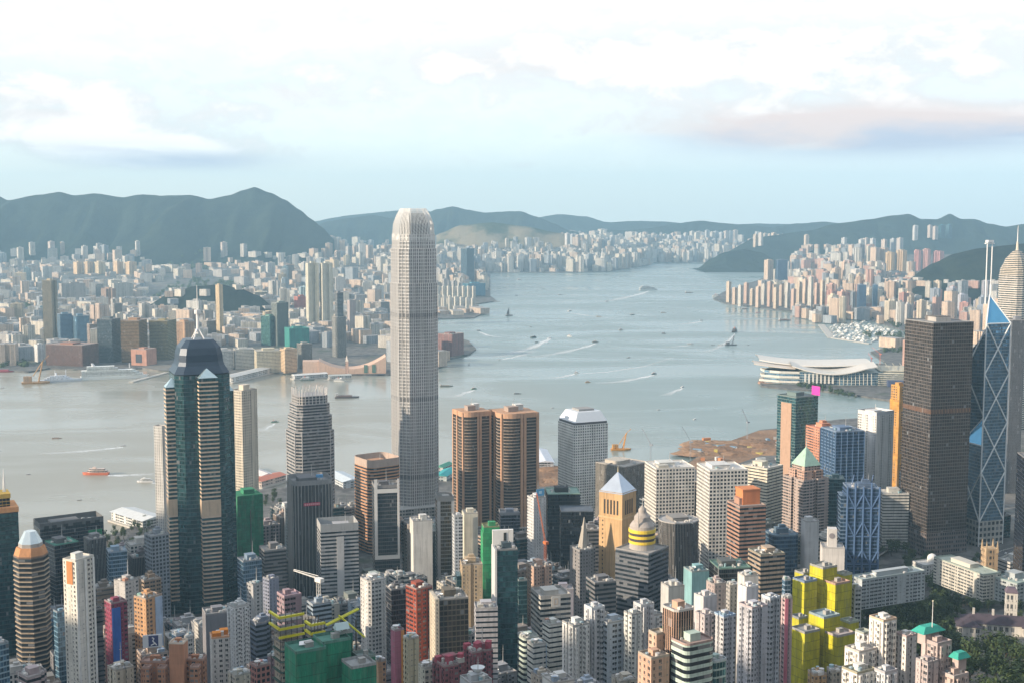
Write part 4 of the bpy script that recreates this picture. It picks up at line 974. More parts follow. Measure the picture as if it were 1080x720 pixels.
H(213, 243, 637, 720, 930, 'blank', (.20, .20, .22), 'A', 'plain slate grey slab with rounded shoulder and green tinged roof garden', c=.15, lv=3, bl='plain slate grey slab')
H(221, 242, 664, 730, 770, 'punch', (.58, .57, .55), 'A', 'white walk up tower with bright orange rooftop sheds', c=.1, lv=1, roof=(.6, .24, .05), bl='white tower with orange sheds', extra=lambda t, P, h, rr: [add('box', 'orange_shed', t, x, y, h, 5, 5, 3, (.62, .22, .03)) for x, y in ((-2, -1.5), (3, 3))])
H(239, 263, 632, 700, 890, 'resi', (.60, .61, .61), 'A', 'white apartment tower with balconies and grey drum tanks beside slate grey slab', c=.35, lv=3, bays=5, bl='white balcony tower')
H(262, 286, 648, 700, 930, 'ribbon', (.17, .21, .28), 'O', 'navy strip window block with stepped terraces beside yellow beam scaffold', c=.3, plan='step', lv=3, bl='navy strip window block')
H(380, 407, 604, 690, 960, 'punch', (.60, .59, .57), 'A', 'white chamfered tower with plain front and window columns at its corners', c=.35, plan='cham', lv=3, bl='white chamfered tower')
H(407, 430, 614, 700, 940, 'dark', (.10, .10, .11), 'O', 'charcoal glass block crowned by messy pipework beside the brick red tower', c=.25, lv=3, bl='charcoal block with pipework')
H(428, 456, 612, 690, 910, 'wide', (.28, .05, .022), 'O', 'brick red tower with white ruled lines and grey drum on its roof', c=.4, lv=2, bl='brick red tower')
H(452, 494, 619, 690, 900, 'bronze', (.13, .11, .08), 'O', 'black bronze glass tower with cream ribbed flank and pipe bridge', c=.18, lv=3, roof=(.34, .34, .34), bl='black bronze glass tower',
  extra=lambda t, P, h, rr: MB().box(P[0][0] - .3, P[0][0] + 2.6, P[0][1] - .6, P[3][1], 0, h + 1.6, 2, 3, 0, 0).build('cream_flank', [facade('punch')], t, (.56, .50, .40)))
H(485, 509, 588, 660, 1040, 'punch', (.50, .38, .24), 'O', 'sand coloured stone tower with teal glass side and ragged crown', c=.1, plan='notch', lv=3, bl='sand tower with teal glass', extra=lambda t, P, h, rr: MB().box(P[0][0] - 4, P[0][0] - .1, P[0][1] * .8, P[0][1] * -.8, 0, h - 9, 2, 4, 0, 0).build('glass_wing', [facade('teal')], t, (.04, .08, .09)))
H(508, 527, 550, 640, 1100, 'blank', (.02, .26, .10), 'O', 'narrow tower draped in emerald netting with brown open roof', c=.12, lv=1, roof=(.34, .22, .15), bl='narrow emerald netted tower', extra=lambda t, P, h, rr: [MB().prism(inset(P, -.8), z, z + h * .23, 5, 3, 0, 0).build('net_section', [NET], t, (.015, .27, .10)) for z in (h * .03, h * .265, h * .5, h * .735)])
H(519, 546, 572, 700, 920, 'teal', (.03, .06, .08), 'O', 'inky blue glass tower with thin silver strings and tall white sign wall', c=.14, lv=3, bl='inky blue glass tower',
  extra=lambda t, P, h, rr: (MB().box(P[0][0], P[1][0] - 1, P[2][1] - 3, P[2][1] - .5, h, h + 12, 9, 9).build('sign_wall', [PAINT], t, (.75, .74, .72)), MB().box(P[0][0] + (P[1][0] - P[0][0]) * .5, P[0][0] + (P[1][0] - P[0][0]) * .62, P[2][1] - 3.3, P[2][1] - 3.02, h + 4, h + 10, 9, 9).build('sign_opening', [PAINT], t, (.03, .03, .03)), MB().box(P[0][0] - .5, P[0][0] + 1, P[0][1] - .5, P[3][1], 0, h + 1, 9, 9).build('white_edge', [PAINT], t, (.6, .6, .6))))
H(500, 525, 633, 720, 830, 'thin', (.44, .43, .45), 'O', 'lilac grey block with even window strips in front of inky blue glass', c=.08, lv=3, bl='lilac grey strip block')
H(555, 582, 590, 640, 1110, 'punch', (.52, .35, .27), 'A', 'salmon pink tower with dark notch below orange crane', c=.3, plan='hplan', lv=3, bl='salmon notch tower')
H(560, 602, 616, 690, 930, 'ribbon', (.52, .50, .46), 'O', 'cream office with black strip windows and square emblem panel on its top', c=.25, lv=1, bl='cream strip office with emblem', par=2,
  extra=lambda t, P, h, rr: sign('emblem_panel', t, P, 0, h + 1, 7, 8, (.62, .60, .56), [(.25, .75, .2, .32, (.5, .42, .34)), (.25, .75, .7, .82, (.5, .42, .34)), (.25, .37, .32, .7, (.5, .42, .34)), (.63, .75, .32, .7, (.5, .42, .34))], .5))
H(585, 605, 615, 650, 1000, 'blank', (.30, .29, .34), 'O', 'mauve grey blank block right behind the cream strip office', c=.1, lv=1)
H(545, 556, 608, 660, 1000, 'teal', (.07, .14, .15), 'O', 'slim bottle green glass tower beside inky blue glass', c=.2, lv=1)
H(601, 628, 572, 640, 1120, 'punch', (.25, .24, .24), 'O', 'charcoal stepped tower like a ziggurat beneath black glass cubes', c=.35, plan='step', lv=3, bl='charcoal ziggurat tower',
  extra=lambda t, P, h, rr: MB().loft(scale_poly(P, .45), h, scale_poly(P, .03), h + 28, 3, 3, 0, 0).build('stepped_spire', [CONC], t, (.36, .33, .29)))
H(613, 635, 553, 600, 1200, 'ribbon', (.18, .18, .19), 'O', 'dark grey box with domed tank, wedged against the tan pyramid roofed tower', c=.2, lv=2)
H(618, 650, 605, 640, 1000, 'ribbon', (.15, .15, .16), 'O', 'low black strip block at foot of tan pyramid roofed tower', c=.3, lv=2)
H(632, 671, 513, 620, 1140, 'blank', (.52, .34, .17), 'O', 'tan stone tower with slit belfry openings under a silver pyramid roof', c=.62, asp=1.0, lv=-1, bl='tan pyramid roofed tower', par=1.5,
  extra=lambda t, P, h, rr: (spire_roof(497, 1140, (.55, .60, .66))(t, P, h, rr), [MB().box(P[3][0] - .25, P[3][0] + .1, y - .8, y + .8, h - 19, h - 6, 9, 9).build('slit_window', [PAINT], t, (.04, .035, .03)) for y in [P[0][1] + (P[3][1] - P[0][1]) * k for k in (.2, .34, .48, .62, .76)]], [MB().box(x - .8, x + .8, P[0][1] - .25, P[0][1] + .1, h - 19, h - 6, 9, 9).build('slit_window', [PAINT], t, (.04, .035, .03)) for x in [P[0][0] + (P[1][0] - P[0][0]) * k for k in (.25, .4, .55, .7)]], [MB().box(P[3][0] - .2, P[3][0] + .1, P[3][1] - 4.5, P[3][1] - 3.4, z, z + 1.5, 9, 9).build('porthole', [PAINT], t, (.05, .04, .03)) for z in [8 + 4 * k for k in range(int((h - 30) / 4))]], MB().prism(inset(P, -.5), h - 23, h - 21.5, 9, 9, 0, 0, 0).build('string_course', [CONC], t, (.56, .40, .22))))
def lantern(t, P, h, rr):
    rd = abs(P[0][0]) * .66; cy = 0
    z = h
    for k, (r0, dz, col, st) in enumerate(((1.0, 5, (.40, .37, .34), 0), (1.06, 2.2, (.78, .55, .06), 1), (1.0, 2.4, (.08, .07, .07), 0), (1.06, 2.2, (.78, .55, .06), 1), (1.0, 2.4, (.08, .07, .07), 0), (1.08, 2.6, (.80, .58, .06), 1))):
        MB().prism(ngon(28, rd * r0), z, z + dz, 3, 3, 0, 0, 0).build('yellow_ring' if st else 'drum', [PAINT if st else CONC], t, col); z += dz
    for r0, r1, dz in ((1.0, .98, 2.5), (.98, .7, 4), (.66, .62, 3.5), (.62, .36, 3), (.34, .3, 3), (.3, .05, 3)):
        MB().loft(ngon(28, rd * r0), z, ngon(28, rd * r1), z + dz, 3, 3, 0, 0).build('dome_tier', [CONC], t, (.38, .34, .31)); z += dz
    MB().bar((0, 0, z - 1), (0, 0, z + 8), .4, 5, .1).build('antenna', [METAL], t, (.5, .5, .5))
    MB().bar((-rd * .9, -rd * .2, h + 18), (-rd * .9, -rd * .2, h + 34), .9, 6, .1).build('spirelet', [CONC], t, (.4, .37, .34))
H(649, 705, 570, 660, 1040, 'ribbon', (.13, .14, .16), 'O', 'black glass office with yellow ringed round lantern and domed cap', c=.62, asp=1.0, lv=-1, bl='yellow ringed lantern tower', extra=lantern, roof=(.4, .38, .36))
H(694, 737, 541, 605, 1200, 'fins', (.25, .235, .22), 'O', 'drum shaped brown grey tower with close vertical piers and pale roof ring', c=.3, plan='round', lv=2, roof=(.5, .49, .48), fins=0, bl='brown grey drum tower')
H(767, 808, 525, 590, 1140, 'ribbon', (.42, .24, .17), 'O', 'brown ribbon window office with bright orange penthouse box', c=.33, lv=1, bl='brown office with orange penthouse', extra=lambda t, P, h, rr: add('plant', 'penthouse', t, P[1][0] * .2, 3, h, 17, 15, 14, (.60, .22, .09)))
H(789, 828, 575, 640, 1030, 'ribbon', (.40, .31, .23), 'O', 'tan brown strip block with mossy roof in front of curved blue glass', c=.35, lv=3, roof=(.18, .21, .18), bl='tan strip block')
H(806, 842, 556, 630, 1170, 'blue', (.10, .16, .22), 'O', 'curved blue glass office with lighter band near its top', c=.3, plan='rbox', lv=2, roof=(.2, .27, .33), bl='curved blue glass office')
H(748, 792, 588, 625, 1040, 'dark', (.09, .10, .10), 'B', 'low dark glass block with sea green roof below white egg crate tower', c=.25, roof=(.16, .30, .25), lv=2)
H(826, 874, 498, 560, 1350, 'wide', (.36, .29, .26), 'O', 'grey pink tower with stepped shoulders below a copper green pyramid', c=.45, plan='notch', lv=-1, roof=(.36, .3, .27), bands=1, band_col=(.44, .36, .32), bl='green pyramid tower',
  extra=lambda t, P, h, rr: (MB().prism(scale_poly(P, .76), h, h + 9, 4, 3, 0, 1).build('stepped_storey', [facade('wide'), ROOF], t, (.50, .32, .24)), MB().prism(scale_poly(rect(1, 1), abs(P[0][0]) * 1.24), h + 9, h + 14, 4, 3, 0, 1).build('attic', [facade('wide'), ROOF], t, (.46, .34, .28)), MB().loft(scale_poly(rect(1, 1), abs(P[0][0]) * 1.32), h + 14, rect(.5, .5), h + 33, 9, 9, 0, 0).build('pyramid_roof', [CONC], t, (.34, .50, .40)), MB().bar((0, 0, h + 31), (0, 0, h + 46), .5, 5, .1).build('mast', [PAINT], t, (.45, .5, .45))))
H(870, 891, 500, 560, 1370, 'teal', (.08, .15, .16), 'O', 'teal glass slab joined to the green pyramid tower', c=.1, lv=2, roof=(.3, .34, .33))
def trusses(t, P, h, rr):
    w = P[1][0] - P[0][0]; y = P[0][1] - .8; col = (.075, .135, .26)
    for k in range(5): MB().bar((P[0][0] + w * k / 4, y, 0), (P[0][0] + w * k / 4, y, h + (6 if k in (1, 3) else 2)), 1.0, 6).build('ladder_column', [PAINT], t, col)
    for z in (h * .3, h * .56, h * .82):
        for s0, s1 in ((0, .25), (.5, .25), (.5, .75), (1, .75)): MB().bar((P[0][0] + w * s0, y, z + 15), (P[0][0] + w * s1, y, z), .8, 6).build('hanger_truss', [PAINT], t, col)
        MB().bar((P[0][0], y, z), (P[1][0], y, z), .7, 6).build('truss_chord', [PAINT], t, col)
    for k in range(3): MB().bar((P[0][0] + w * (.2 + .3 * k), 0, h), (P[0][0] + w * (.3 + .3 * k), 4, h + 11), .5, 5).build('maintenance_crane', [PAINT], t, col)
    MB().box(P[0][0] - 6, P[0][0] - .1, P[0][1] * .8, -P[0][1] * .8, 0, h - 8, 3, 4, 0, 0).build('service_tower', [facade('blue')], t, (.15, .22, .32))
H(889, 928, 508, 610, 1290, 'blue', (.08, .13, .22), 'O', 'blue bank tower with exposed hanging trusses and roof cranes', c=.14, asp=.8, lv=2, roof=(.25, .3, .37), bl='blue trussed bank tower', extra=trusses, bands=1, band_col=(.06, .105, .20))
H(845, 864, 545, 600, 1160, 'blank', (.50, .50, .50), 'O', 'slim pale grey tower with scooped curved top', c=.3, plan='rbox', lv=1, bl='slim pale grey scoop tower')
H(865, 891, 572, 600, 1090, 'blank', (.58, .56, .54), 'O', 'off white windowless tower with round emblem on its raised parapet', c=.1, lv=-1, bl='off white tower with emblem',
  extra=lambda t, P, h, rr: (MB().box(P[0][0] * .45, P[1][0] * .35, P[0][1] * .4, P[2][1] * .5, h, h + 16, 9, 9).build('raised_parapet', [CONC], t, (.58, .56, .54)), MB().prism([(cos(2 * pi * k / 20) * 2.4, sin(2 * pi * k / 20) * 2.4) for k in range(20)], 0, .3).build('emblem', [PAINT], t, (.25, .23, .24), (-1, P[0][1] * .4 - .05, h + 10)).__setattr__('rotation_euler', (pi / 2, 0, 0))))
# ------------------------------------------------------------------ nearest rows: estates made of several wings, netted towers, the park and its buildings
def cluster(name, cat, label, Y, wings, phi=GRID, bl=None, yb=760, lv=2, bays=0):
    """one building of several wings; a wing is (x0, x1, top row, extra distance, style or 'net', colour, roof colour, aspect, plan)"""
    X = at((min(w[0] for w in wings) + max(w[1] for w in wings)) / 2, 660, Y).x; g = terr(X, Y) - 2
    t = thing(name, label, cat, (X, Y, g), phi); rr = random.Random(int(wings[0][0] * 3 + Y)); inv = lambda x, y: spin([(x - X, y - Y)], -phi)[0]
    for i, (x0, x1, yt, dY, st, col, rcol, asp, plan) in enumerate(wings):
        xx, s, z1 = fit(PLANS[plan], asp, phi, x0, x1, yt, Y + dY); lx, ly = inv(xx, Y + dY)
        P0 = scale_poly(PLANS[plan], s, s * asp); P = [(x + lx, y + ly) for x, y in P0]; h = z1 - g - 1.1; e = i * .013
        if st == 'net':
            w = MB().prism(P, 0, h + e, 2.6, 6, 0, None).build('net_wrap', [NET], t, col); z = 24
            k = 0
            while z < h - 8 and k < 3: MB().prism(inset(P, .5), z, z + .1, 9, 9, 0, 0, 0); z += 30; k += 1
            roof_mb(P, h + e, 1.5, .25).build('open_roof', [ROOF, NET], t, rcol)
            put('roof_stack', unit('plant'), t, (.36, .35, .33), (lx + s * .12, ly, h), 0, scale=(s * .25, s * .2, 2.6))
        else:
            flo = STY[st][3]; fh = h / max(1, round(h / flo))
            MB().prism(P, 0, h + e, STY[st][2], fh, 0, None).build('wing', [facade(st)], t, col)
            o = roof_mb(P, h + e).build('roof', [ROOF, CONC], t, rcol)
            if lv and s > 7:
                add('plant', 'lift_house', t, lx, ly, h, s * .36, s * asp * .36, min(rr.uniform(2.2, 4.2), s * .3), [min(.7, v * .95) for v in col])
                for k in range(lv + 1):
                    a = rr.uniform(0, 6.28); q = rr.uniform(1.2, 2.2)
                    add(rr.choice(['tank', 'cooler', 'cooler']), rr.choice(['water_tank', 'roof_unit']), t, lx + cos(a) * s * .33, ly + sin(a) * s * asp * .3, h, q, q, q * .9, rr.choice([(.5, .5, .5), (.3, .4, .45), (.58, .56, .52)]))
            if bays and st in ('resi', 'punch'):
                m = MB(); bw = 2.2; m.loft([(-bw / 2, .05), (-bw / 2 + .25, -.9), (bw / 2 - .25, -.9), (bw / 2, .05)], 2 * fh, [(-bw / 2, .05), (-bw / 2 + .25, -.9), (bw / 2 - .25, -.9), (bw / 2, .05)], h - .6, 2.4, fh, 0, 0, 0); me = m.mesh('window_bay', [facade('resi')])
                n = len(P)
                for k in range(n):
                    a, b = Vector(P[k]), Vector(P[(k + 1) % n]); L = (b - a).length
                    if L < 4.5: continue
                    ee = (b - a) / L; c = max(1, int(L / bays))
                    for j in range(c): p = a + ee * L * (j + .5) / c; put('window_bay', me, t, [min(.8, v * 1.06) for v in col], (p.x, p.y, 0), atan2(ee.y, ee.x))
        HEROES.append((x0, x1, yt, yb, Y + dY, xx, s * .55))
    if bl: lm((wings[0][0] + wings[-1][1]) / 2, min(w[2] for w in wings), 720, bl)
    return t, g, inv
YN, GN, RC = (.50, .46, .015), (.012, .22, .12), (.33, .33, .32)
cluster('netted_tower', 'netted tower', 'taller rear tower of stepped cubes wrapped in mustard yellow netting', 880, [
    (854, 883, 591, 6, 'net', YN, (.36, .36, .34), 1, 'box'), (836, 862, 606, -4, 'net', YN, (.20, .26, .36), 1, 'box'), (866, 897, 607, -2, 'net', YN, (.42, .28, .22), 1, 'box'), (838, 858, 599, 18, 'net', YN, (.36, .36, .34), 1, 'box'), (882, 899, 601, 16, 'net', YN, (.36, .38, .34), 1, 'box')], bl='yellow netted cube towers')
cluster('netted_tower', 'netted tower', 'shorter front tower of stepped cubes wrapped in mustard yellow netting', 800, [
    (853, 886, 641, 4, 'net', YN, (.30, .38, .40), 1, 'box'), (834, 865, 657, -6, 'net', YN, (.30, .30, .30), 1, 'box'), (865, 902, 659, -4, 'net', YN, (.42, .36, .34), 1, 'box'), (834, 852, 646, 16, 'net', YN, (.25, .27, .30), 1, 'box'), (886, 906, 650, 14, 'net', YN, (.36, .40, .34), 1, 'box')])
t, g, inv = cluster('netted_tower', 'netted tower', 'block at the bottom wrapped in deep green netting with loose white sheets on its roof', 610, [
    (300, 344, 672, 0, 'net', GN, (.08, .22, .17), 1, 'box'), (330, 370, 664, 9, 'net', GN, (.10, .24, .19), .9, 'box'), (352, 372, 660, 16, 'net', (.01, .12, .08), (.30, .33, .32), 1, 'box'), (360, 397, 690, -2, 'net', GN, (.32, .33, .33), 1, 'box'), (371, 396, 684, 12, 'net', (.02, .18, .11), (.2, .25, .24), 1, 'box')], bl='deep green netted block')
p = at(322, 678, 612); x, y = inv(p.x, p.y); m = MB(); m.face([(-4, -2, .4), (3, -3, .2), (4, 2, .9), (-2, 3, .5)]); m.face([(-4, -2, .38), (-2, 3, .48), (4, 2, .88), (3, -3, .18)]); m.build('loose_sheet', [PAINT], t, (.72, .72, .7), (x, y, p.z - g))
p = at(360, 662, 622); x, y = inv(p.x, p.y); m = MB(); m.loft(rect(7, 5), 0, rect(7, .4), 3, 9, 9, 0, 0); m.build('tent_roof', [PAINT], t, (.45, .58, .58), (x, y, p.z - g))

def beam_site(label, x0, x1, yt, Y, levels, frame):
    X, s, z1, phi = base_at(x0, x1, yt, Y, .3); g = terr(X, Y) - 2; h = z1 - g
    t = thing('building_site', label, 'building site', (X, Y, g), phi)
    MB().prism(rect(s * .8, s * .8), 0, h - 16, 3, 3.2, 0, 1).build('concrete_core', [facade('punch'), ROOF], t, (.42, .36, .28))
    for ix in range(5):
        for iy in (0, 4):
            x, y = s * (ix / 4 - .5), s * (iy / 4 - .5); MB().bar((x, y, 0), (x, y, h), .22, 4).build('scaffold_pole', [METAL], t, frame)
    for i, (dz, n) in enumerate(levels):
        m = MB().box(-s * .56, s * .56, -s * .56, -s * .56 + 1.2, h - dz, h - dz + 1.3, 9, 9, 0, 0, 0); m.build('yellow_beam', [PAINT], t, (.66, .60, .02))
        if n: MB().box(-s * .56, -s * .56 + 1.2, -s * .55, s * .56, h - dz - .02, h - dz + 1.25, 9, 9, 0, 0, 0).build('yellow_beam', [PAINT], t, (.66, .60, .02))
        MB().box(-s * .5, s * .5, -s * .5, s * .5, h - dz - 2.5, h - dz - 2.1, 9, 9, 0, 0, 0).build('deck', [CONC], t, (.20, .19, .18))
    z = 4
    while z < h - 18: MB().box(-s * .52, s * .52, -s * .53, s * .4, z, z + .4, 9, 9, 0, 0, 0).build('scaffold_deck', [CONC], t, (.05, .09, .07)); z += 6.4
    HEROES.append((x0, x1, yt, 720, Y, X, s * .6)); return t
beam_site('scaffolded block with three tiers of yellow beams beside deep green netting', 285, 319, 636, 740, [(3, 1), (10, 1), (15, 0)], (.05, .05, .05)); lm(300, 636, 720, 'yellow beam scaffold')
beam_site('smaller frame with sloping yellow beams behind deep green netting', 322, 342, 648, 700, [(3, 1), (8, 1)], (.10, .07, .05))
t = thing('yellow_gantry', 'bright yellow lattice gantry arm lying aslant above the green netting', 'gantry', tuple(at(362, 662, 660)), .5)
m = MB()
for a, b in (((-9, 0, 3), (9, 0, 9)), ((-9, 1.6, 3), (9, 1.6, 9)), ((-2, 0, 7), (9, -8, -4)), ((-2, 1.6, 7), (9, -6.4, -4))): m.bar(a, b, .5, 4)
for k in range(7): m.bar((-9 + 3 * k, 0, 3 + k), (-9 + 3 * k, 1.6, 3 + k), .3, 4)
m.build('lattice_arm', [PAINT], t, (.62, .60, .03)); MB().bar((6, -3, -30), (6, -3, 4), .5, 4).build('post', [PAINT], t, (.06, .06, .06))
H(292, 318, 620, 660, 790, 'wide', (.30, .21, .23), 'O', 'dusty pink open frame storeys rising above the yellow beams', c=.3, lv=1, roof=(.4, .3, .33))
crane(336, 628, 760, 9, (22, 3), (.72, .70, .66), 'white crane jib reaching across roofs above yellow beams', .9)
crane(575, 600, 1150, 26, (16, 44), (.60, .16, .05), 'orange red luffing crane with raised jib in front of black glass cubes', .5, z=zrow(575, 602, 1150))
t = thing('building_site', 'orange brown site platform under the orange luffing crane', 'building site', tuple(at(576, 625, 1130)), GRID); MB().box(-9, 9, -8, 8, -60, 0, 3, 3).build('concrete_core', [facade('wide')], t, (.30, .22, .14)); MB().box(-10, 10, -9, 9, -10, -.5, 3, 3).build('orange_hoarding', [NET], t, (.52, .28, .03))
HEROES.append((566, 588, 605, 660, 1130, at(576, 625, 1130).x, 12))

TC = (.40, .19, .11)
cluster('apartment_estate', 'apartment estate', 'terracotta estate with cream capped stair tower and blue sign board', 720, [
    (178, 198, 672, 0, 'blank', (.50, .24, .14), (.66, .56, .46), .9, 'box'), (148, 180, 691, 3, 'punch', TC, (.36, .24, .2), .55, 'box'), (194, 218, 689, 4, 'punch', TC, (.36, .24, .2), .7, 'box'), (150, 160, 700, -6, 'resi', TC, (.36, .24, .2), 1, 'box'), (166, 177, 700, -5, 'resi', TC, (.36, .24, .2), 1, 'box'), (200, 212, 699, -5, 'resi', TC, (.36, .24, .2), 1, 'box')], phi=radians(-4), bl='terracotta estate')
t = thing('roof_sign', 'white roof sign with navy square and pale figure mark above terracotta estate', 'sign', tuple(at(161, 682, 712)), .25)
b = MB().box(-5.4, 5.4, -.3, .3, 0, 7.4, 9, 9).build('board', [PAINT], t, (.62, .63, .66)); MB().box(-2.2, 3.2, -.4, -.3, .7, 6.9, 9, 9).build('navy_square', [PAINT], b, (.05, .06, .16))
m = MB()
for a, c in (((-.2, 5.9), (.9, 5.2)), ((.9, 5.2), (.1, 3.8)), ((.1, 3.8), (1.4, 2.4)), ((1.4, 2.4), (-.9, 1.4)), ((1.4, 2.6), (2.2, 1.3))): m.bar((a[0], -.5, a[1]), (c[0], -.5, c[1]), .38, 4)
m.build('pale_mark', [PAINT], b, (.75, .75, .75)); m = MB(); [m.bar((x, 1.5, -6), (x, .2, 5), .2, 4) for x in (-4, 0, 4)]; m.build('sign_legs', [METAL], t, (.3, .3, .3))
cluster('apartment_estate', 'apartment estate', 'big white estate of stepped wings with grey lift towers and dark balconies', 740, [
    (593, 622, 650, -8, 'resi', (.66, .66, .64), RC, 1, 'notch'), (616, 638, 634, 2, 'punch', (.52, .53, .55), (.55, .58, .6), .9, 'box'), (630, 662, 647, 4, 'wide', (.46, .52, .58), (.34, .36, .37), .7, 'box'), (658, 678, 641, -4, 'resi', (.62, .63, .60), RC, 1, 'notch'), (668, 690, 631, 10, 'punch', (.48, .49, .51), (.5, .5, .5), .8, 'box'), (679, 699, 642, 18, 'resi', (.56, .58, .58), RC, 1, 'box')], bl='big white stepped estate', bays=4.4)
PK = (.56, .36, .26)
t, g, inv = cluster('apartment_estate', 'apartment estate', 'salmon and mint tower with louvred penthouse box and sea green window bays', 600, [
    (699, 732, 633, 4, 'fins', PK, (.52, .5, .47), 1, 'cham'), (673, 706, 682, -4, 'punch', PK, (.42, .36, .3), 1, 'box'), (684, 704, 661, 6, 'punch', (.58, .40, .30), (.4, .36, .3), 1, 'box'), (690, 716, 660, 10, 'blank', (.04, .20, .09), (.3, .34, .3), .8, 'box'), (708, 752, 665, -3, 'ribbon', (.50, .62, .55), (.38, .28, .25), .8, 'rbox'), (742, 766, 688, 2, 'teal', (.46, .58, .54), (.45, .5, .52), 1, 'rbox')], bl='salmon and mint tower')
cluster('apartment_estate', 'apartment estate', 'pair of joined lavender grey towers with white lift block beside mustard netting', 690, [
    (779, 810, 631, 0, 'resi', (.50, .50, .54), (.42, .37, .38), 1, 'hplan'), (803, 823, 624, 14, 'resi', (.50, .52, .56), (.55, .6, .66), 1, 'hplan'), (779, 800, 613, 20, 'blank', (.60, .60, .63), (.6, .6, .6), .8, 'box')], bl='lavender grey towers', bays=4.2)
cluster('apartment_estate', 'apartment estate', 'pearl grey twin wing tower with blue tarpaulin roof behind salmon and mint tower', 730, [
    (733, 756, 641, 6, 'punch', (.52, .46, .46), (.4, .36, .36), 1, 'notch'), (753, 776, 642, 2, 'resi', (.52, .52, .54), (.30, .40, .52), 1, 'notch'), (732, 756, 622, 18, 'blank', (.58, .55, .55), (.5, .5, .5), .9, 'box')], bl='pearl grey twin wing', bays=4.4)
cluster('apartment_estate', 'apartment estate', 'white stepped estate with roof terrace garden at the bottom near the park', 600, [
    (917, 946, 645, 8, 'punch', (.74, .71, .66), (.58, .44, .33), 1, 'box'), (888, 924, 697, -6, 'resi', (.76, .73, .68), (.34, .32, .24), .8, 'box'), (891, 925, 676, 4, 'punch', (.76, .73, .68), (.52, .48, .44), .8, 'box'), (922, 947, 700, -9, 'resi', (.58, .60, .62), (.4, .4, .42), .8, 'box'), (944, 967, 663, 8, 'resi', (.64, .62, .60), (.48, .38, .37), 1, 'notch'), (902, 920, 661, 16, 'punch', (.7, .68, .66), (.3, .33, .3), 1, 'box')], bl='white terrace garden estate', bays=4)
cluster('apartment_estate', 'apartment estate', 'dusty pink estate with turquoise roof skirts and flagpole by the park', 585, [
    (972, 1004, 668, 4, 'punch', (.48, .40, .38), (.40, .34, .33), 1, 'box'), (966, 990, 690, -4, 'resi', (.47, .40, .39), (.36, .33, .33), 1, 'notch'), (990, 1022, 702, -3, 'resi', (.50, .40, .36), (.48, .42, .40), .9, 'box')], bl='dusty pink flagpole estate', bays=4)
for k, (px, py, w, d) in enumerate(((978, 667, 13, 6), (1010, 690, 11, 6), (1016, 700, 7, 5))):
    pass
def skirt_roof(px, py, Y, w, d, label):
    p = at(px, py, Y); t = thing('roof_canopy', label, 'roof canopy', tuple(p), GRID, 'turquoise roof canopies')
    MB().loft(rect(w, d), 0, rect(w * .55, d * .5), 2.6, 9, 9, 0, 0, 0).build('sloping_cover', [CONC], t, (.05, .36, .29)); MB().box(-w * .3, w * .3, -d * .3, d * .3, -6, 0, 9, 9).build('lift_house', [CONC], t, (.46, .38, .36))
skirt_roof(979, 664, 592, 15, 8, 'turquoise canopy under the flagpole on dusty pink estate')
skirt_roof(1012, 692, 584, 9, 6, 'turquoise canopy nearest the park on dusty pink estate')
t = thing('flagpole', 'thin bare flagpole standing on the dusty pink estate roof', 'flagpole', tuple(at(983, 664, 590)), 0); MB().bar((0, 0, 0), (0, 0, 14), .22, 6, .1).build('pole', [PAINT], t, (.75, .75, .74)); MB().prism(ngon(8, .35), 14, 14.5).build('finial', [PAINT], t, (.7, .65, .5))
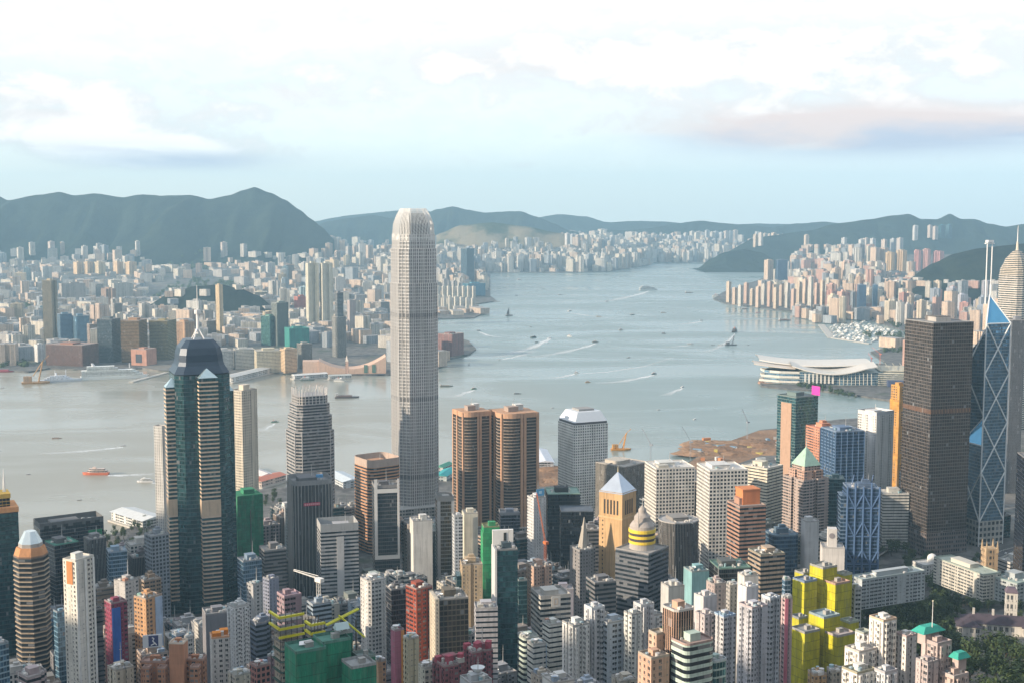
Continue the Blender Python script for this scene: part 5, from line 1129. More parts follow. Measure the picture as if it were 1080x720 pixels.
SM = [(113, 141, 692, 735, 'punch', (.50, .45, .36), 'beige low flats below crimson and blue tower', 'notch'), (17, 49, 697, 745, 'ribbon', (.42, .34, .34), 'pinkish grey stepped block at foot of eight sided tower', 'step'), (-14, 9, 668, 800, 'sky', (.30, .42, .48), 'pale aqua tower cut by the edge beneath dark edge tower', 'box'),
    (9, 28, 716, 720, 'wide', (.42, .06, .04), 'block with scarlet roof boards at the bottom edge', 'box'), (263, 285, 690, 760, 'grid', (.44, .20, .17), 'old rose tiled block with white window frames near yellow beams', 'box'), (240, 264, 699, 700, 'resi', (.52, .48, .40), 'cream balcony flats with cluttered green roof terrace', 'notch'), (282, 293, 684, 780, 'punch', (.30, .20, .22), 'narrow maroon block touching yellow beam scaffold', 'box'),
    (181, 195, 660, 860, 'sky', (.34, .46, .60), 'tiny powder blue block above terracotta estate', 'box'), (194, 204, 664, 850, 'punch', (.5, .49, .47), 'tiny grey block above terracotta estate', 'box'), (395, 407, 688, 740, 'punch', (.52, .33, .20), 'narrow sandy orange flats against deep green netting', 'box'),
    (412, 426, 655, 735, 'wide', (.38, .13, .19), 'rose pink grid tower with orange side stripe', 'box'), (425, 442, 663, 720, 'punch', (.50, .45, .31), 'butter yellow balcony flats joined to rose pink grid', 'notch'), (441, 462, 692, 680, 'punch', (.60, .57, .48), 'ivory flats with a pink corner stripe', 'box'),
    (456, 490, 684, 665, 'resi', (.24, .08, .095), 'wine red flats with jumbled pink roof houses', 'step'), (488, 520, 672, 690, 'resi', (.25, .085, .105), 'taller wine red flats with pink frames on roof', 'notch'), (485, 519, 703, 610, 'blank', (.46, .48, .50), 'grey plant deck carrying a big white dish', 'box'),
    (546, 568, 661, 830, 'ribbon', (.48, .56, .50), 'mint striped flats with rounded balconies', 'rbox'), (556, 576, 668, 800, 'thin', (.56, .56, .52), 'white banded flats with pale blue gable', 'box'), (572, 594, 647, 850, 'thin', (.60, .60, .55), 'tall cream banded flats with cornflower gable', 'box'),
    (560, 582, 700, 690, 'punch', (.52, .46, .38), 'white gabled low flats with brown lift shaft', 'step'), (572, 606, 703, 640, 'blank', (.62, .61, .58), 'flat white roof terrace edged with parapets', 'box'), (604, 634, 709, 650, 'sky', (.36, .42, .50), 'slate blue roofed low block by white terrace', 'box'), (645, 672, 704, 690, 'resi', (.44, .40, .33), 'stone coloured low flats against big white stepped estate', 'notch'),
    (697, 722, 607, 860, 'blank', (.46, .46, .44), 'plain grey block with mossy roof units behind salmon and mint tower', 'box'), (721, 748, 591, 960, 'blank', (.22, .40, .42), 'flat turquoise gable block below brown grey drum tower', 'box'), (745, 766, 605, 900, 'punch', (.44, .36, .34), 'pinkish low block with octagonal roof house', 'cham'), (764, 782, 608, 930, 'punch', (.40, .38, .36), 'grey low block with pergola roof', 'box'),
    (778, 800, 597, 860, 'blank', (.62, .60, .58), 'clean white gable block above lavender grey towers', 'box'), (824, 836, 622, 760, 'resi', (.50, .38, .38), 'thin rose striped tower squeezed against mustard netting', 'notch'), (852, 872, 700, 640, 'resi', (.46, .30, .16), 'ochre flats in front of mustard netting', 'notch'), (872, 890, 697, 640, 'resi', (.40, .36, .30), 'drab beige flats between ochre flats and white terrace estate', 'notch'), (825, 834, 604, 940, 'sky', (.3, .38, .48), 'sliver of steel blue block behind mustard netting', 'box'), (898, 909, 612, 900, 'wide', (.5, .52, .55), 'white open lattice stair block behind mustard netting', 'box')]
for x0, x1, yt, Y, st, col, lab, pl in SM:
    t, P, h = H(x0, x1, yt + 4, 740, Y, st, col, 'A' if st not in ('ribbon', 'sky', 'wide', 'grid', 'thin') else 'B', lab, c=.33, plan=pl, lv=3, bays=4.6 if st == 'resi' else 0)
    if 'pink' in lab and 'wine' in lab:
        for k in range(4): put('pink_roof_house', unit('plant'), t, (.34, .07, .10), (P[0][0] * .5 + 3.4 * k - 2, (-1) ** k * 3, h), .3 * k, scale=(3.5, 3, 3 + k % 2 * 1.6))
    if 'gable' in lab and st == 'thin': MB().box(P[1][0] - .1, P[1][0] + .25, P[0][1], P[2][1] * .9, 0, h, 9, 9).build('blue_gable', [CONC], t, (.28, .42, .62))
    if 'stripe' in lab: MB().box(P[1][0] - 2, P[1][0] + .1, P[0][1] - .3, P[0][1], 0, h, 9, 9).build('painted_stripe', [CONC], t, (.60, .26, .08) if 'orange' in lab else (.60, .20, .26))
    if 'dish' in lab: add('dish', 'satellite_dish', t, 1, 0, h + .2, 7, 7, 6, (.72, .76, .78))

# ------------------------------------------------------------------ government quarter and park
def low(label, x0, x1, yt, Y, style, col, roofc, c, asp, name='low_block', cat='low building', hgt=18, lv=2, plan='box', extra=None):
    X, s, z1, phi = base_at(x0, x1, yt, Y, c, asp); g = z1 - hgt
    return H(x0, x1, yt, 660, Y, style, col, 'B', label, c=c, asp=asp, roof=roofc, lv=lv, zb=g, plan=plan, name=name, extra=extra)
low('long white office wing with blue grey window bands and green oxidised roof', 897, 976, 596, 1060, 'wide', (.42, .46, .48), (.34, .40, .38), .16, .22, hgt=26, lv=3); lm(935, 600, 650, 'long white office wing')
low('long cream office block with moss green flat roof slanting towards the park', 985, 1056, 584, 1190, 'wide', (.56, .54, .48), (.25, .33, .28), .74, 3.2, hgt=26, lv=1); lm(1020, 590, 660, 'green roofed cream block')
low('shorter grey office block with sage roof beside church tower', 1046, 1100, 601, 1160, 'wide', (.40, .44, .45), (.26, .35, .31), .5, .8, hgt=22, lv=2)
low('white annex with flat roof at foot of massive bronze tower', 1052, 1098, 584, 1300, 'thin', (.52, .52, .50), (.42, .43, .42), .3, .5, hgt=12, lv=2)
low('old white courthouse with small dome among trees', 962, 1004, 588, 1290, 'punch', (.60, .60, .58), (.48, .48, .47), .3, .5, hgt=13, lv=-1, extra=lambda t, P, h, rr: (MB().prism(ngon(16, 5), h, h + 4, 2, 2, 0, 0).build('drum', [CONC], t, (.6, .6, .58)), [MB().loft(ngon(16, 5 * cos(a)), h + 4 + 5 * sin(a), ngon(16, max(.05, 5 * cos(a + .39))), h + 4 + 5 * sin(a + .39), 9, 9, 0, 0).build('dome_ring', [CONC], t, (.66, .66, .65)) for a in (0, .39, .78, 1.17)]))
X, s, z1, phi = base_at(1035, 1053, 575, 1290, .3); g = terr(X, 1290) - 1
t = thing('church_tower', 'tan stone church tower with corner pinnacles catching warm sun', 'church', (X, 1290, g), phi); hh = z1 - g
MB().prism(rect(s, s), 0, hh, 3, 6, 0, 1).build('tower', [facade('punch'), ROOF], t, (.50, .36, .22))
for dx in (-1, 1):
    for dy in (-1, 1): MB().loft(rect(2.2, 2.2, dx * s * .45, dy * s * .45), hh - 4, rect(.3, .3, dx * s * .45, dy * s * .45), hh + 8, 9, 9, 0, 0).build('pinnacle', [CONC], t, (.50, .38, .24))
MB().box(-s * .4, s * .4, s * .5, s * 2.4, 0, 9, 3, 3).build('nave', [CONC], t, (.48, .40, .30)); MB().loft(rect(s * .9, s * 1.95, 0, s * 1.45), 9, rect(.3, s * 1.95, 0, s * 1.45), 15, 9, 9, 0, 0).build('nave_roof', [CONC], t, (.2, .17, .15))
lm(1044, 570, 610, 'stone church tower'); HEROES.append((1033, 1055, 568, 610, 1290, X, 14))
# white mansion with slate roof and square tower
pm = ground_at(1052, 672); t = thing('mansion', 'white mansion with purple slate hipped roofs and square corner tower in park', 'mansion', (pm.x, pm.y, pm.z - 1), radians(-14)); t.scale = (1.25, 1.25, 1.5); lm(1050, 630, 680, 'white slate roofed mansion')
def hip(x0, x1, y0, y1, z0, z1, wall, k=3.6, parent=t):
    MB().box(x0, x1, y0, y1, 0, z0, 3.6, 4.4).build('wall', [facade('punch')], parent, wall)
    e = 1.0; cx0, cx1, cy = x0 + (y1 - y0) * .45, x1 - (y1 - y0) * .45, (y0 + y1) / 2
    if cx0 > cx1: cx0 = cx1 = (x0 + x1) / 2
    m = MB(); A, B, C_, D, E_, G_ = (x0 - e, y0 - e, z0), (x1 + e, y0 - e, z0), (x1 + e, y1 + e, z0), (x0 - e, y1 + e, z0), (cx0, cy, z0 + k), (cx1, cy, z0 + k)
    m.face([A, B, G_, E_]); m.face([C_, D, E_, G_]); m.face([D, A, E_]); m.face([B, C_, G_]); m.face([A, D, C_, B]); m.build('hipped_roof', [ROOF], parent, (.075, .06, .075))
WM = (.56, .54, .50)
hip(-22, 24, -8, 8, 10, 13, WM); hip(-26, -12, -13, 4, 9, 13, WM, 3); hip(14, 28, -12, 12, 10, 13, WM, 3.4)
MB().box(5, 12, 4, 11, 0, 25, 2.5, 5).build('tower', [facade('punch')], t, WM); MB().loft(rect(8, 8, 8.5, 7.5), 25, rect(5, 5, 8.5, 7.5), 27.5, 9, 9, 0, 0, 0).build('tower_roof', [ROOF], t, (.14, .11, .14))
for x in (-16, -4, 20): MB().box(x, x + 1.4, -1, .4, 12, 16.5, 9, 9).build('chimney', [CONC], t, (.5, .48, .45))
pm = ground_at(1021, 676); t = thing('pavilion', 'small blue grey roofed lodge on the lawn beside white mansion', 'lodge', (pm.x, pm.y, pm.z - .6), radians(20)); MB().box(-8, 8, -6, 6, 0, 6, 3, 3).build('wall', [facade('punch')], t, (.46, .49, .52)); MB().box(-9, 9, -7, 7, 6, 6.8, 9, 9, 0, 0, 0).build('roof', [ROOF], t, (.30, .35, .41)); MB().box(-13, -8, -5, 2, 0, 4, 3, 3).build('annex', [facade('punch')], t, (.46, .49, .52))
HEROES.append((1010, 1090, 620, 760, 1000, 390, 90)); HEROES.append((905, 1090, 610, 760, 900, 330, 60))
# ------------------------------------------------------------------ trees of the park and the waterfront
def tree_meshes(seed, tall=False):
    r = random.Random(seed); H_ = 11.0; tr = MB()
    tr.bar((0, 0, -1.5), (.3, .1, 4.2), .45, 7, .3)
    lobes = []
    for k in range(7):
        a = k * 2.4 + r.uniform(-.4, .4); rad = r.uniform(.8, 3.0); z = r.uniform(5.2, 9.4) if k else 9.2
        c = Vector((cos(a) * rad, sin(a) * rad, z)); lobes.append((c, r.uniform(1.7, 2.7))); tr.bar((.3, .1, 4), tuple(c), .2, 5, .07)
    cr = MB()
    for c, R_ in lobes:
        for j in range(58):
            d = Vector((r.gauss(0, 1), r.gauss(0, 1), r.gauss(0, 1))).normalized()
            p = c + d * R_ * r.uniform(.45, 1.12); n = (d + Vector((r.uniform(-.7, .7), r.uniform(-.7, .7), r.uniform(-.1, .9)))).normalized()
            u = n.orthogonal().normalized(); v = n.cross(u); s = r.uniform(.35, .8); ph = r.uniform(0, 6.28)
            u, v = u * cos(ph) + v * sin(ph), v * cos(ph) - u * sin(ph)
            cr.face([p - u * s, p - v * s * .6, p + u * s, p + v * s * .6 + n * .15])
    return tr.mesh('trunk', [BARK]), cr.mesh('crown', [LEAF])
TREES = [tree_meshes(i) for i in range(6)]
def tree(p, k, rz, sc, label, group):
    t = thing('tree', label, 'tree', (p.x, p.y, p.z), rz, group); a, b = TREES[k]
    for nm, me in (('trunk', a), ('crown', b)): put(nm, me, t, None, (0, 0, 0), 0, scale=(sc[0], sc[0], sc[1]))
rt = random.Random(5)
def grove(P, n, label, group, gap=6.0, smin=.7, smax=1.3, avoid=()):
    xs = [p[0] for p in P]; ys = [p[1] for p in P]; got = []; tries = 0
    while len(got) < n and tries < n * 60:
        tries += 1; x, y = rt.uniform(min(xs), max(xs)), rt.uniform(min(ys), max(ys))
        if not inpoly(x, y, P) or any(a[0] < x < a[2] and a[1] < y < a[3] for a in avoid): continue
        p = ground_at(x, y)
        if any((p - q).length < gap for q in got): continue
        got.append(p); s = rt.uniform(smin, smax); tree(p, rt.randrange(6), rt.uniform(0, 6.28), (s, s * rt.uniform(.85, 1.2)), label, group)
grove([(905, 650), (975, 650), (985, 610), (1000, 625), (1012, 640), (1008, 668), (1012, 690), (1025, 705), (905, 740)], 105, 'dense dark green park tree between long office wing and white mansion', 'park trees below the white mansion', 8, 1.3, 2.1)
grove([(1018, 690), (1120, 682), (1130, 760), (1015, 770)], 60, 'dark broad park tree on the slope in front of white mansion', 'park trees in front of the mansion', 8, 1.2, 1.9)
grove([(1000, 640), (1040, 636), (1045, 648), (1012, 655)], 12, 'rounded tree between green roofed cream block and white mansion', 'trees behind the mansion', 7, .9, 1.3)
grove([(928, 545), (955, 540), (956, 585), (930, 590)], 26, 'dark tree on the wooded knoll beside massive bronze tower', 'trees on the knoll by the bronze tower', 8, 1.1, 1.6)
grove([(955, 590), (985, 590), (985, 604), (950, 606)], 14, 'tree around the old domed courthouse', 'trees round the courthouse', 8, .9, 1.3)
grove([(1055, 640), (1085, 636), (1090, 655), (1062, 655)], 8, 'tree beside the tower of white mansion', 'trees beside the mansion tower', 7, .8, 1.2)
grove([(1026, 590), (1036, 586), (1034, 604), (1024, 600)], 5, 'small tree beside stone church tower', 'trees by the church', 8, .7, 1.0)
grove([(100, 572), (118, 560), (150, 552), (166, 560), (160, 575), (120, 585)], 26, 'low tree on the waterfront lawn behind the pier', 'trees on the waterfront lawn', 9, .7, 1.1)
grove([(352, 545), (374, 540), (374, 575), (354, 580)], 10, 'tree in the square between rust ribbon tower and silver fins', 'trees in the inland square', 9, .7, 1.1)
grove([(400, 548), (414, 545), (414, 552), (402, 556)], 6, 'tree on podium garden of the tallest silver tower', 'podium garden trees', 8, .6, .9)
grove([(270, 552), (300, 540), (302, 575), (275, 580)], 8, 'street tree between green netting and silver fin tower', 'street trees by the green netting', 9, .6, 1.0)
grove([(276, 522), (302, 518), (302, 532), (276, 535)], 9, 'tree along the ferry pier road', 'trees along the pier road', 9, .6, .9)

# ------------------------------------------------------------------ random infill of the near districts
def ylimit(x0, x1, Y):
    """highest row (smallest number) an infill block at this place may reach without hiding what the lookout sees"""
    lim = 0
    for a, b, yt, yb, hy, _, _ in HEROES:
        if hy > Y - 5 and b > x0 - 1 and a < x1 + 1: lim = max(lim, yb)
    sh = [(-200, 650), (36, 600), (118, 572), (168, 556), (250, 528), (300, 526), (365, 526), (470, 512), (585, 506), (668, 506), (700, 500), (1200, 480)]
    for (xa, ya), (xb, yb_) in zip(sh, sh[1:]):
        if xa <= (x0 + x1) / 2 <= xb: lim = max(lim, ya + (yb_ - ya) * ((x0 + x1) / 2 - xa) / (xb - xa) + 4)
    return lim
NAMES = {}
def near_fill():
    r = random.Random(21); e1, e2 = Vector((cos(GRID), sin(GRID))), Vector((-sin(GRID), cos(GRID))); placed = []
    cols = [((.50, .49, .46), 'off white'), ((.42, .37, .30), 'beige'), ((.34, .35, .37), 'grey'), ((.22, .23, .25), 'dark grey'), ((.42, .32, .26), 'dull salmon'), ((.30, .37, .44), 'pale blue'), ((.34, .39, .36), 'sage green'), ((.56, .56, .55), 'white'), ((.38, .32, .33), 'mauve'), ((.46, .43, .36), 'cream'), ((.17, .17, .18), 'charcoal'), ((.28, .24, .21), 'brown')]
    for i in range(-34, 70):
        for j in range(16, 72):
            c = e1 * (i * 25 + r.uniform(-4, 4)) + e2 * (j * 25 + r.uniform(-4, 4)); X, Y = c.x, c.y
            if Y < 560 or Y > 1560 or abs(X) > Y * .44 + 30: continue
            q = inland(X, Y)
            if q < 40: continue
            w = r.uniform(11, 21)
            if any(math.hypot(X - hx, Y - hy) < w * .62 + hr for _, _, _, _, hy, hx, hr in HEROES): continue
            z0 = terr(X, Y); px, py = pix((X, Y, z0))
            if px > 895 and Y < 1330 and Y > 640: continue
            if px > 925 and Y < 1500 : continue
            if py > 830: continue
            hw = w * .72 / Y * F; lim = ylimit(px - hw, px + hw, Y) + 3
            zmax = zrow(px, lim, Y - w * .5); hmax = zmax - z0
            if hmax < 7:
                continue
            hgt = min(hmax, r.choice([18, 30, 45, 60, 75, 95, 115]) * r.uniform(.8, 1.15))
            st = r.choice(['punch', 'punch', 'resi', 'resi', 'ribbon', 'wide', 'thin', 'curtain', 'sky', 'grid'] if Y < 1150 else ['ribbon', 'wide', 'thin', 'curtain', 'grid', 'punch', 'fins', 'teal', 'dark'])
            col, cw = r.choice(cols)
            if st in ('curtain', 'teal', 'dark', 'sky'): col = tuple(v * .5 for v in col); cw = {'teal': 'teal glass', 'dark': 'black glass', 'sky': 'blue glass', 'curtain': 'smoky glass'}[st]
            yt = pix((X, Y, z0 + hgt))[1]
            if yt > 745: continue
            pl = r.choice(['box', 'box', 'box', 'notch', 'hplan', 'cham', 'step', 'lplan'])
            tall = hgt > 42
            kd = ('A' if st in ('punch', 'resi') else 'O') if tall else ('W' if st in ('punch', 'resi') else 'B')
            t, P, h = H(px - hw, px + hw, yt, yt + 14, Y, st, col, kd, '?', plan=pl, lv=3 if Y < 950 else 2, bays=5 if (st == 'resi' and Y < 900) else 0, asp=r.uniform(.75, 1.15))
            AUTO.append((t, px, yt, Y, cw, {'punch': 'punched window', 'resi': 'bay window', 'ribbon': 'ribbon window', 'wide': 'wide window', 'thin': 'narrow strip window', 'grid': 'grid front', 'fins': 'pier front'}.get(st, 'sheer'), {'box': 'plain', 'notch': 'notched', 'hplan': 'H shaped', 'cham': 'cut cornered', 'step': 'stepped', 'lplan': 'L shaped'}[pl], ('tower' if tall else 'block'), hgt))
AUTO = []
near_fill()
# ------------------------------------------------------------------ across the harbour
FAR_H = []
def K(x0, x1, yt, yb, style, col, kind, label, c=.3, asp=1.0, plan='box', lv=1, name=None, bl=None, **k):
    Y = on((x0 + x1) / 2, yb, 3.6).y
    r = H(x0, x1, yt, yb, Y, style, col, kind, label, c=c, asp=asp, plan=plan, lv=lv, zb=3.0, name=name, bl=bl, **k)
    h = HEROES.pop(); FAR_H.append((h[5], Y, h[6] * 1.25, x0, x1, yt, yb)); return r
PE = (.56, .48, .38)
K(322, 336, 277, 345, 'resi', (.60, .56, .44), 'A', 'western half of the tallest cream tower pair across the harbour', c=.2, asp=1.2, plan='hplan', bl='tall cream tower pair')
K(337, 351, 277, 345, 'resi', (.62, .58, .47), 'A', 'eastern half of the tallest cream tower pair across the harbour', c=.2, asp=1.2, plan='hplan')
K(44, 60, 295, 360, 'fins', (.48, .40, .27), 'A', 'tall lone khaki tower with ribbed front behind the ferry terminal', c=.6, asp=.9, plan='hplan', bl='tall lone khaki tower')
K(227, 235, 300, 357, 'resi', (.60, .46, .28), 'A', 'needle thin peach tower standing alone among low blocks', c=.5, bl='needle thin peach tower')
K(102, 127, 335, 381, 'curtain', (.10, .12, .13), 'O', 'dark slate glass tower, first of three by the terminal', c=.62, asp=.9, bl='dark slate terminal tower')
K(127, 155, 336, 381, 'gold', (.36, .20, .10), 'O', 'bronze tower with coppery front, middle of three by the terminal', c=.68, asp=.9, bl='copper fronted terminal tower')
K(157, 186, 336, 378, 'gold', (.30, .24, .10), 'O', 'bronze tower with greenish gold front, last of three by the terminal', c=.66, asp=.9)
K(48, 104, 360, 384, 'fins', (.32, .15, .10), 'B', 'long brick brown terminal with recessed bays on the quay', c=.68, asp=1.6, bl='long brick brown terminal')
K(138, 165, 366, 384, 'blank', (.46, .24, .17), 'B', 'reddish arch shaped block with square dark opening on the quay', c=.6, bl='reddish arch block', extra=lambda t, P, h, rr: MB().box(P[3][0] - .6, P[3][0], P[0][1] * .4, P[3][1] * .4, h * .18, h * .72, 9, 9).build('dark_opening', [PAINT], t, (.03, .035, .05)))
K(36, 47, 362, 381, 'punch', (.66, .66, .65), 'B', 'small bright white block left of brick brown terminal', c=.3)
K(185, 205, 338, 372, 'wide', (.45, .27, .15), 'O', 'orange green office partly hidden behind the white mast', c=.5)
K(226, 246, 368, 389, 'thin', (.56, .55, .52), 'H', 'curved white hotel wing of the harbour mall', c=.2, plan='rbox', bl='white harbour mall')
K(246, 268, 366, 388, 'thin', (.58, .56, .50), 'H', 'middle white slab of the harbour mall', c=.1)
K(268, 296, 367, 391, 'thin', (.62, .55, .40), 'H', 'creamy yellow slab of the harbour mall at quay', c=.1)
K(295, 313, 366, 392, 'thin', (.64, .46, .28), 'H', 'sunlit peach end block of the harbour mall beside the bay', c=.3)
K(313, 329, 361, 388, 'fins', (.32, .31, .27), 'O', 'brown grey hotel block behind the bay', c=.3)
K(275, 294, 332, 364, 'teal', (.10, .25, .20), 'O', 'jade green glass tower with sloping shoulder', c=.5, bl='jade green glass tower')
K(286, 304, 318, 364, 'fins', (.25, .29, .26), 'O', 'taller olive grey tower leaning against jade green glass', c=.3, plan='step')
K(300, 326, 344, 366, 'blank', (.03, .22, .19), 'B', 'sea green netted block below tall cream tower pair', c=.2, roof=(.1, .3, .25))
K(350, 365, 333, 376, 'fins', (.40, .39, .36), 'O', 'grey stone tower with rounded sides and antenna comb near cultural centre', c=.3, plan='rbox', bl='rounded grey stone tower')
K(353, 362, 308, 376, 'curtain', (.22, .23, .24), 'O', 'slim charcoal tower rising behind rounded grey stone tower', c=.3)
K(366, 375, 316, 352, 'punch', (.40, .34, .32), 'A', 'mushroom topped rose grey tower with flared white cap', c=.3, par=4)
K(228, 252, 258, 288, 'fins', (.42, .45, .46), 'A', 'broad pale blue grey slab far back below the mountain', c=.2, asp=.5)
K(175, 199, 308, 326, 'fins', (.42, .19, .14), 'A', 'long brick red slab on rise behind bronze terminal towers', c=.2, asp=.6, bl='long brick red slab')
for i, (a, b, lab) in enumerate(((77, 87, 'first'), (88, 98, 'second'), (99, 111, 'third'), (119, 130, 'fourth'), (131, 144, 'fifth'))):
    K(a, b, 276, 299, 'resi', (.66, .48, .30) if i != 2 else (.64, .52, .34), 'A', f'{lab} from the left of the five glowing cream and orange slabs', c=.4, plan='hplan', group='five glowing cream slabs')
lm(110, 276, 299, 'glowing cream slabs')
K(118, 140, 298, 318, 'punch', (.42, .40, .36), 'A', 'wide drab slab beneath the glowing cream and orange slabs', c=.1, asp=.5)
K(62, 90, 298, 318, 'punch', (.36, .33, .30), 'A', 'long taupe slab next to tall lone khaki tower', c=.1, asp=.4)
K(310, 323, 312, 330, 'punch', (.42, .14, .11), 'B', 'maroon block left of tall cream tower pair', c=.3)
K(60, 76, 330, 362, 'blue', (.16, .26, .35), 'O', 'cobalt blue glass block behind long brick brown terminal', c=.2)
K(76, 94, 332, 362, 'sky', (.14, .24, .32), 'O', 'cerulean glass block with curved front behind long brick brown terminal', c=.2, plan='rbox')
# hung hom side
K(486, 500, 262, 304, 'curtain', (.08, .16, .24), 'O', 'tall dark blue waterfront tower on the far point', c=.45, asp=.9, bl='tall dark blue waterfront tower')
K(488, 512, 298, 312, 'sky', (.06, .25, .33), 'B', 'low turquoise glass block at foot of dark blue waterfront tower', c=.25, asp=.7)
for i in range(7): K(460 + i * 6, 465 + i * 6, 311 + i * .6, 327, 'punch', (.60, .57, .50), 'A', f'{"first second third fourth fifth sixth seventh".split()[i]} from the left in front row of whitewashed point estate', c=.4, group='front row of the white point estate')
for i in range(8): K(460 + i * 5.3, 464.6 + i * 5.3, 302, 314, 'resi', (.62, .58, .50), 'A', f'{"first second third fourth fifth sixth seventh eighth".split()[i]} from the left in back row of whitewashed point estate', c=.4, group='back row of the white point estate')
lm(480, 302, 327, 'whitewashed point estate')
K(462, 489, 350, 374, 'punch', (.24, .12, .11), 'B', 'squat maroon brick block alone on the promontory', c=.55, asp=.9, bl='squat maroon promontory block', roof=(.36, .34, .33), lv=2)
# cultural centre: windowless sloping wings and a clock tower
Y = on(375, 393, 4).y; p = on(372, 394, 4); t = thing('cultural_centre', 'windowless pink tiled hall with sweeping concave roof on the far quay', 'concert hall', tuple(p), radians(8)); lm(375, 366, 394, 'pink sweeping hall')
m = MB(); n = 14; L = 165; TL = (.58, .40, .30)
for i in range(n):
    f = lambda u: 12 + 26 * (2 * u - .92) ** 2
    u0, u1 = i / n, (i + 1) / n; x0, x1 = -L / 2 + L * u0, -L / 2 + L * u1; z0, z1 = f(u0), f(u1)
    m.face([(x0, 0, 0), (x1, 0, 0), (x1, 0, z1), (x0, 0, z0)]); m.face([(x0, 0, z0), (x1, 0, z1), (x1, 60, z1), (x0, 60, z0)])
    m.face([(x1, 60, 0), (x0, 60, 0), (x0, 60, z0), (x1, 60, z1)])
m.face([(-L / 2, 60, 0), (-L / 2, 0, 0), (-L / 2, 0, 34), (-L / 2, 60, 34)]); m.face([(L / 2, 0, 0), (L / 2, 60, 0), (L / 2, 60, 42), (L / 2, 0, 42)])
m.build('sweeping_hall', [CONC], t, TL); MB().box(-L / 2 - 40, -L / 2 - .5, 4, 44, 0, 32, 9, 9).build('lobby_block', [CONC], t, (.60, .42, .32))
for x in (28, 48): MB().box(x, x + 9, -.6, -.05, 2, 22, 9, 9).build('green_window', [PAINT], t, (.10, .18, .14))
FAR_H.append((p.x, p.y + 20, 110, 340, 412, 364, 395))
p = on(366, 396, 4); t = thing('clock_tower', 'slim brick and stone clock tower in front of pink sweeping hall', 'clock tower', tuple(p), 0); MB().prism(rect(7, 7), 0, 36, 3, 5, 0, 0).build('shaft', [facade('punch')], t, (.55, .35, .27)); MB().loft(rect(7.5, 7.5), 36, rect(4, 4), 42, 9, 9, 0, 0).build('cornice', [CONC], t, (.66, .58, .5)); MB().loft(ngon(8, 2.6), 42, ngon(8, .1), 51, 9, 9, 0, 0).build('cupola', [CONC], t, (.66, .58, .5))
# piers and quays
def pier(a, b, w, label, shed=None):
    A, B = on(*a, 2.5), on(*b, 2.5); d = (B - A); L = d.length; t = thing('pier', label, 'pier', tuple(A), atan2(d.y, d.x))
    m = MB().box(0, L, -w / 2, w / 2, -2.2, 0, 9, 9); m.build('deck', [CONC], t, (.46, .44, .40))
    for k in range(int(L / 26)): MB().bar((13 + 26 * k, -w / 2 + .5, -4), (13 + 26 * k, -w / 2 + .5, -2), .8, 6).build('pile', [CONC], t, (.2, .19, .18))
    if shed:
        z, col, rc = shed; MB().box(L * .04, L * .96, -w * .4, w * .4, 0, z, 5, 4).build('terminal', [facade('wide')], t, col)
        m = MB(); q = w * .46; m.face([(L * .02, -q, z), (L * .98, -q, z), (L * .98, 0, z + 3), (L * .02, 0, z + 3)]); m.face([(L * .98, q, z), (L * .02, q, z), (L * .02, 0, z + 3), (L * .98, 0, z + 3)]); m.face([(L * .02, q, z), (L * .02, -q, z), (L * .02, 0, z + 3)]); m.face([(L * .98, -q, z), (L * .98, q, z), (L * .98, 0, z + 3)]); m.build('roof', [CONC], t, rc)
    return t
pier((237, 403), (286, 391), 42, 'broad white roofed pier curving out beside harbour mall', (12, (.56, .56, .54), (.52, .52, .50)))
pier((308, 399), (345, 396.5), 26, 'short ferry pier with white roof in the bay', (8, (.5, .5, .5), (.6, .6, .58)))
pier((346, 399), (371, 398), 18, 'ferry pier before the clock tower', (7, (.5, .48, .46), (.42, .44, .42)))
pier((138, 402), (176, 392), 12, 'bare grey finger pier off the bronze terminal towers')
pier((512, 318), (526, 317.5), 30, 'pale landing stage off the whitewashed point estate')
pier((128, 545), (164, 556), 40, 'white roofed ferry pier jutting from the waterfront lawn', (11, (.60, .60, .58), (.62, .64, .64)))
pier((246, 494), (284, 508), 26, 'long white roofed pier behind green netted tower', (10, (.62, .60, .57), (.66, .62, .60)))
pier((268, 513), (296, 505), 30, 'red roofed ferry pier behind silver fin tower', (9, (.55, .45, .4), (.52, .20, .14)))
pier((352, 505), (372, 515), 34, 'pale blue canopied ferry pier beside silver fin tower', (11, (.56, .6, .62), (.58, .64, .68)))
pier((464, 508), (476, 500), 24, 'teal roofed pier beside tallest silver tower', (9, (.45, .5, .5), (.05, .34, .36)))
pier((463, 498), (474, 493), 16, 'small green roofed pier beside tallest silver tower', (8, (.5, .5, .48), (.10, .33, .24)))
pier((568, 482), (576, 497), 30, 'curved white pier head peeping out right of copper twins', (14, (.55, .57, .6), (.62, .66, .72)))
pier((866, 342), (877, 356), 22, 'brown breakwater arm enclosing typhoon shelter')
pier((878, 356), (918, 362), 12, 'low outer breakwater of typhoon shelter')
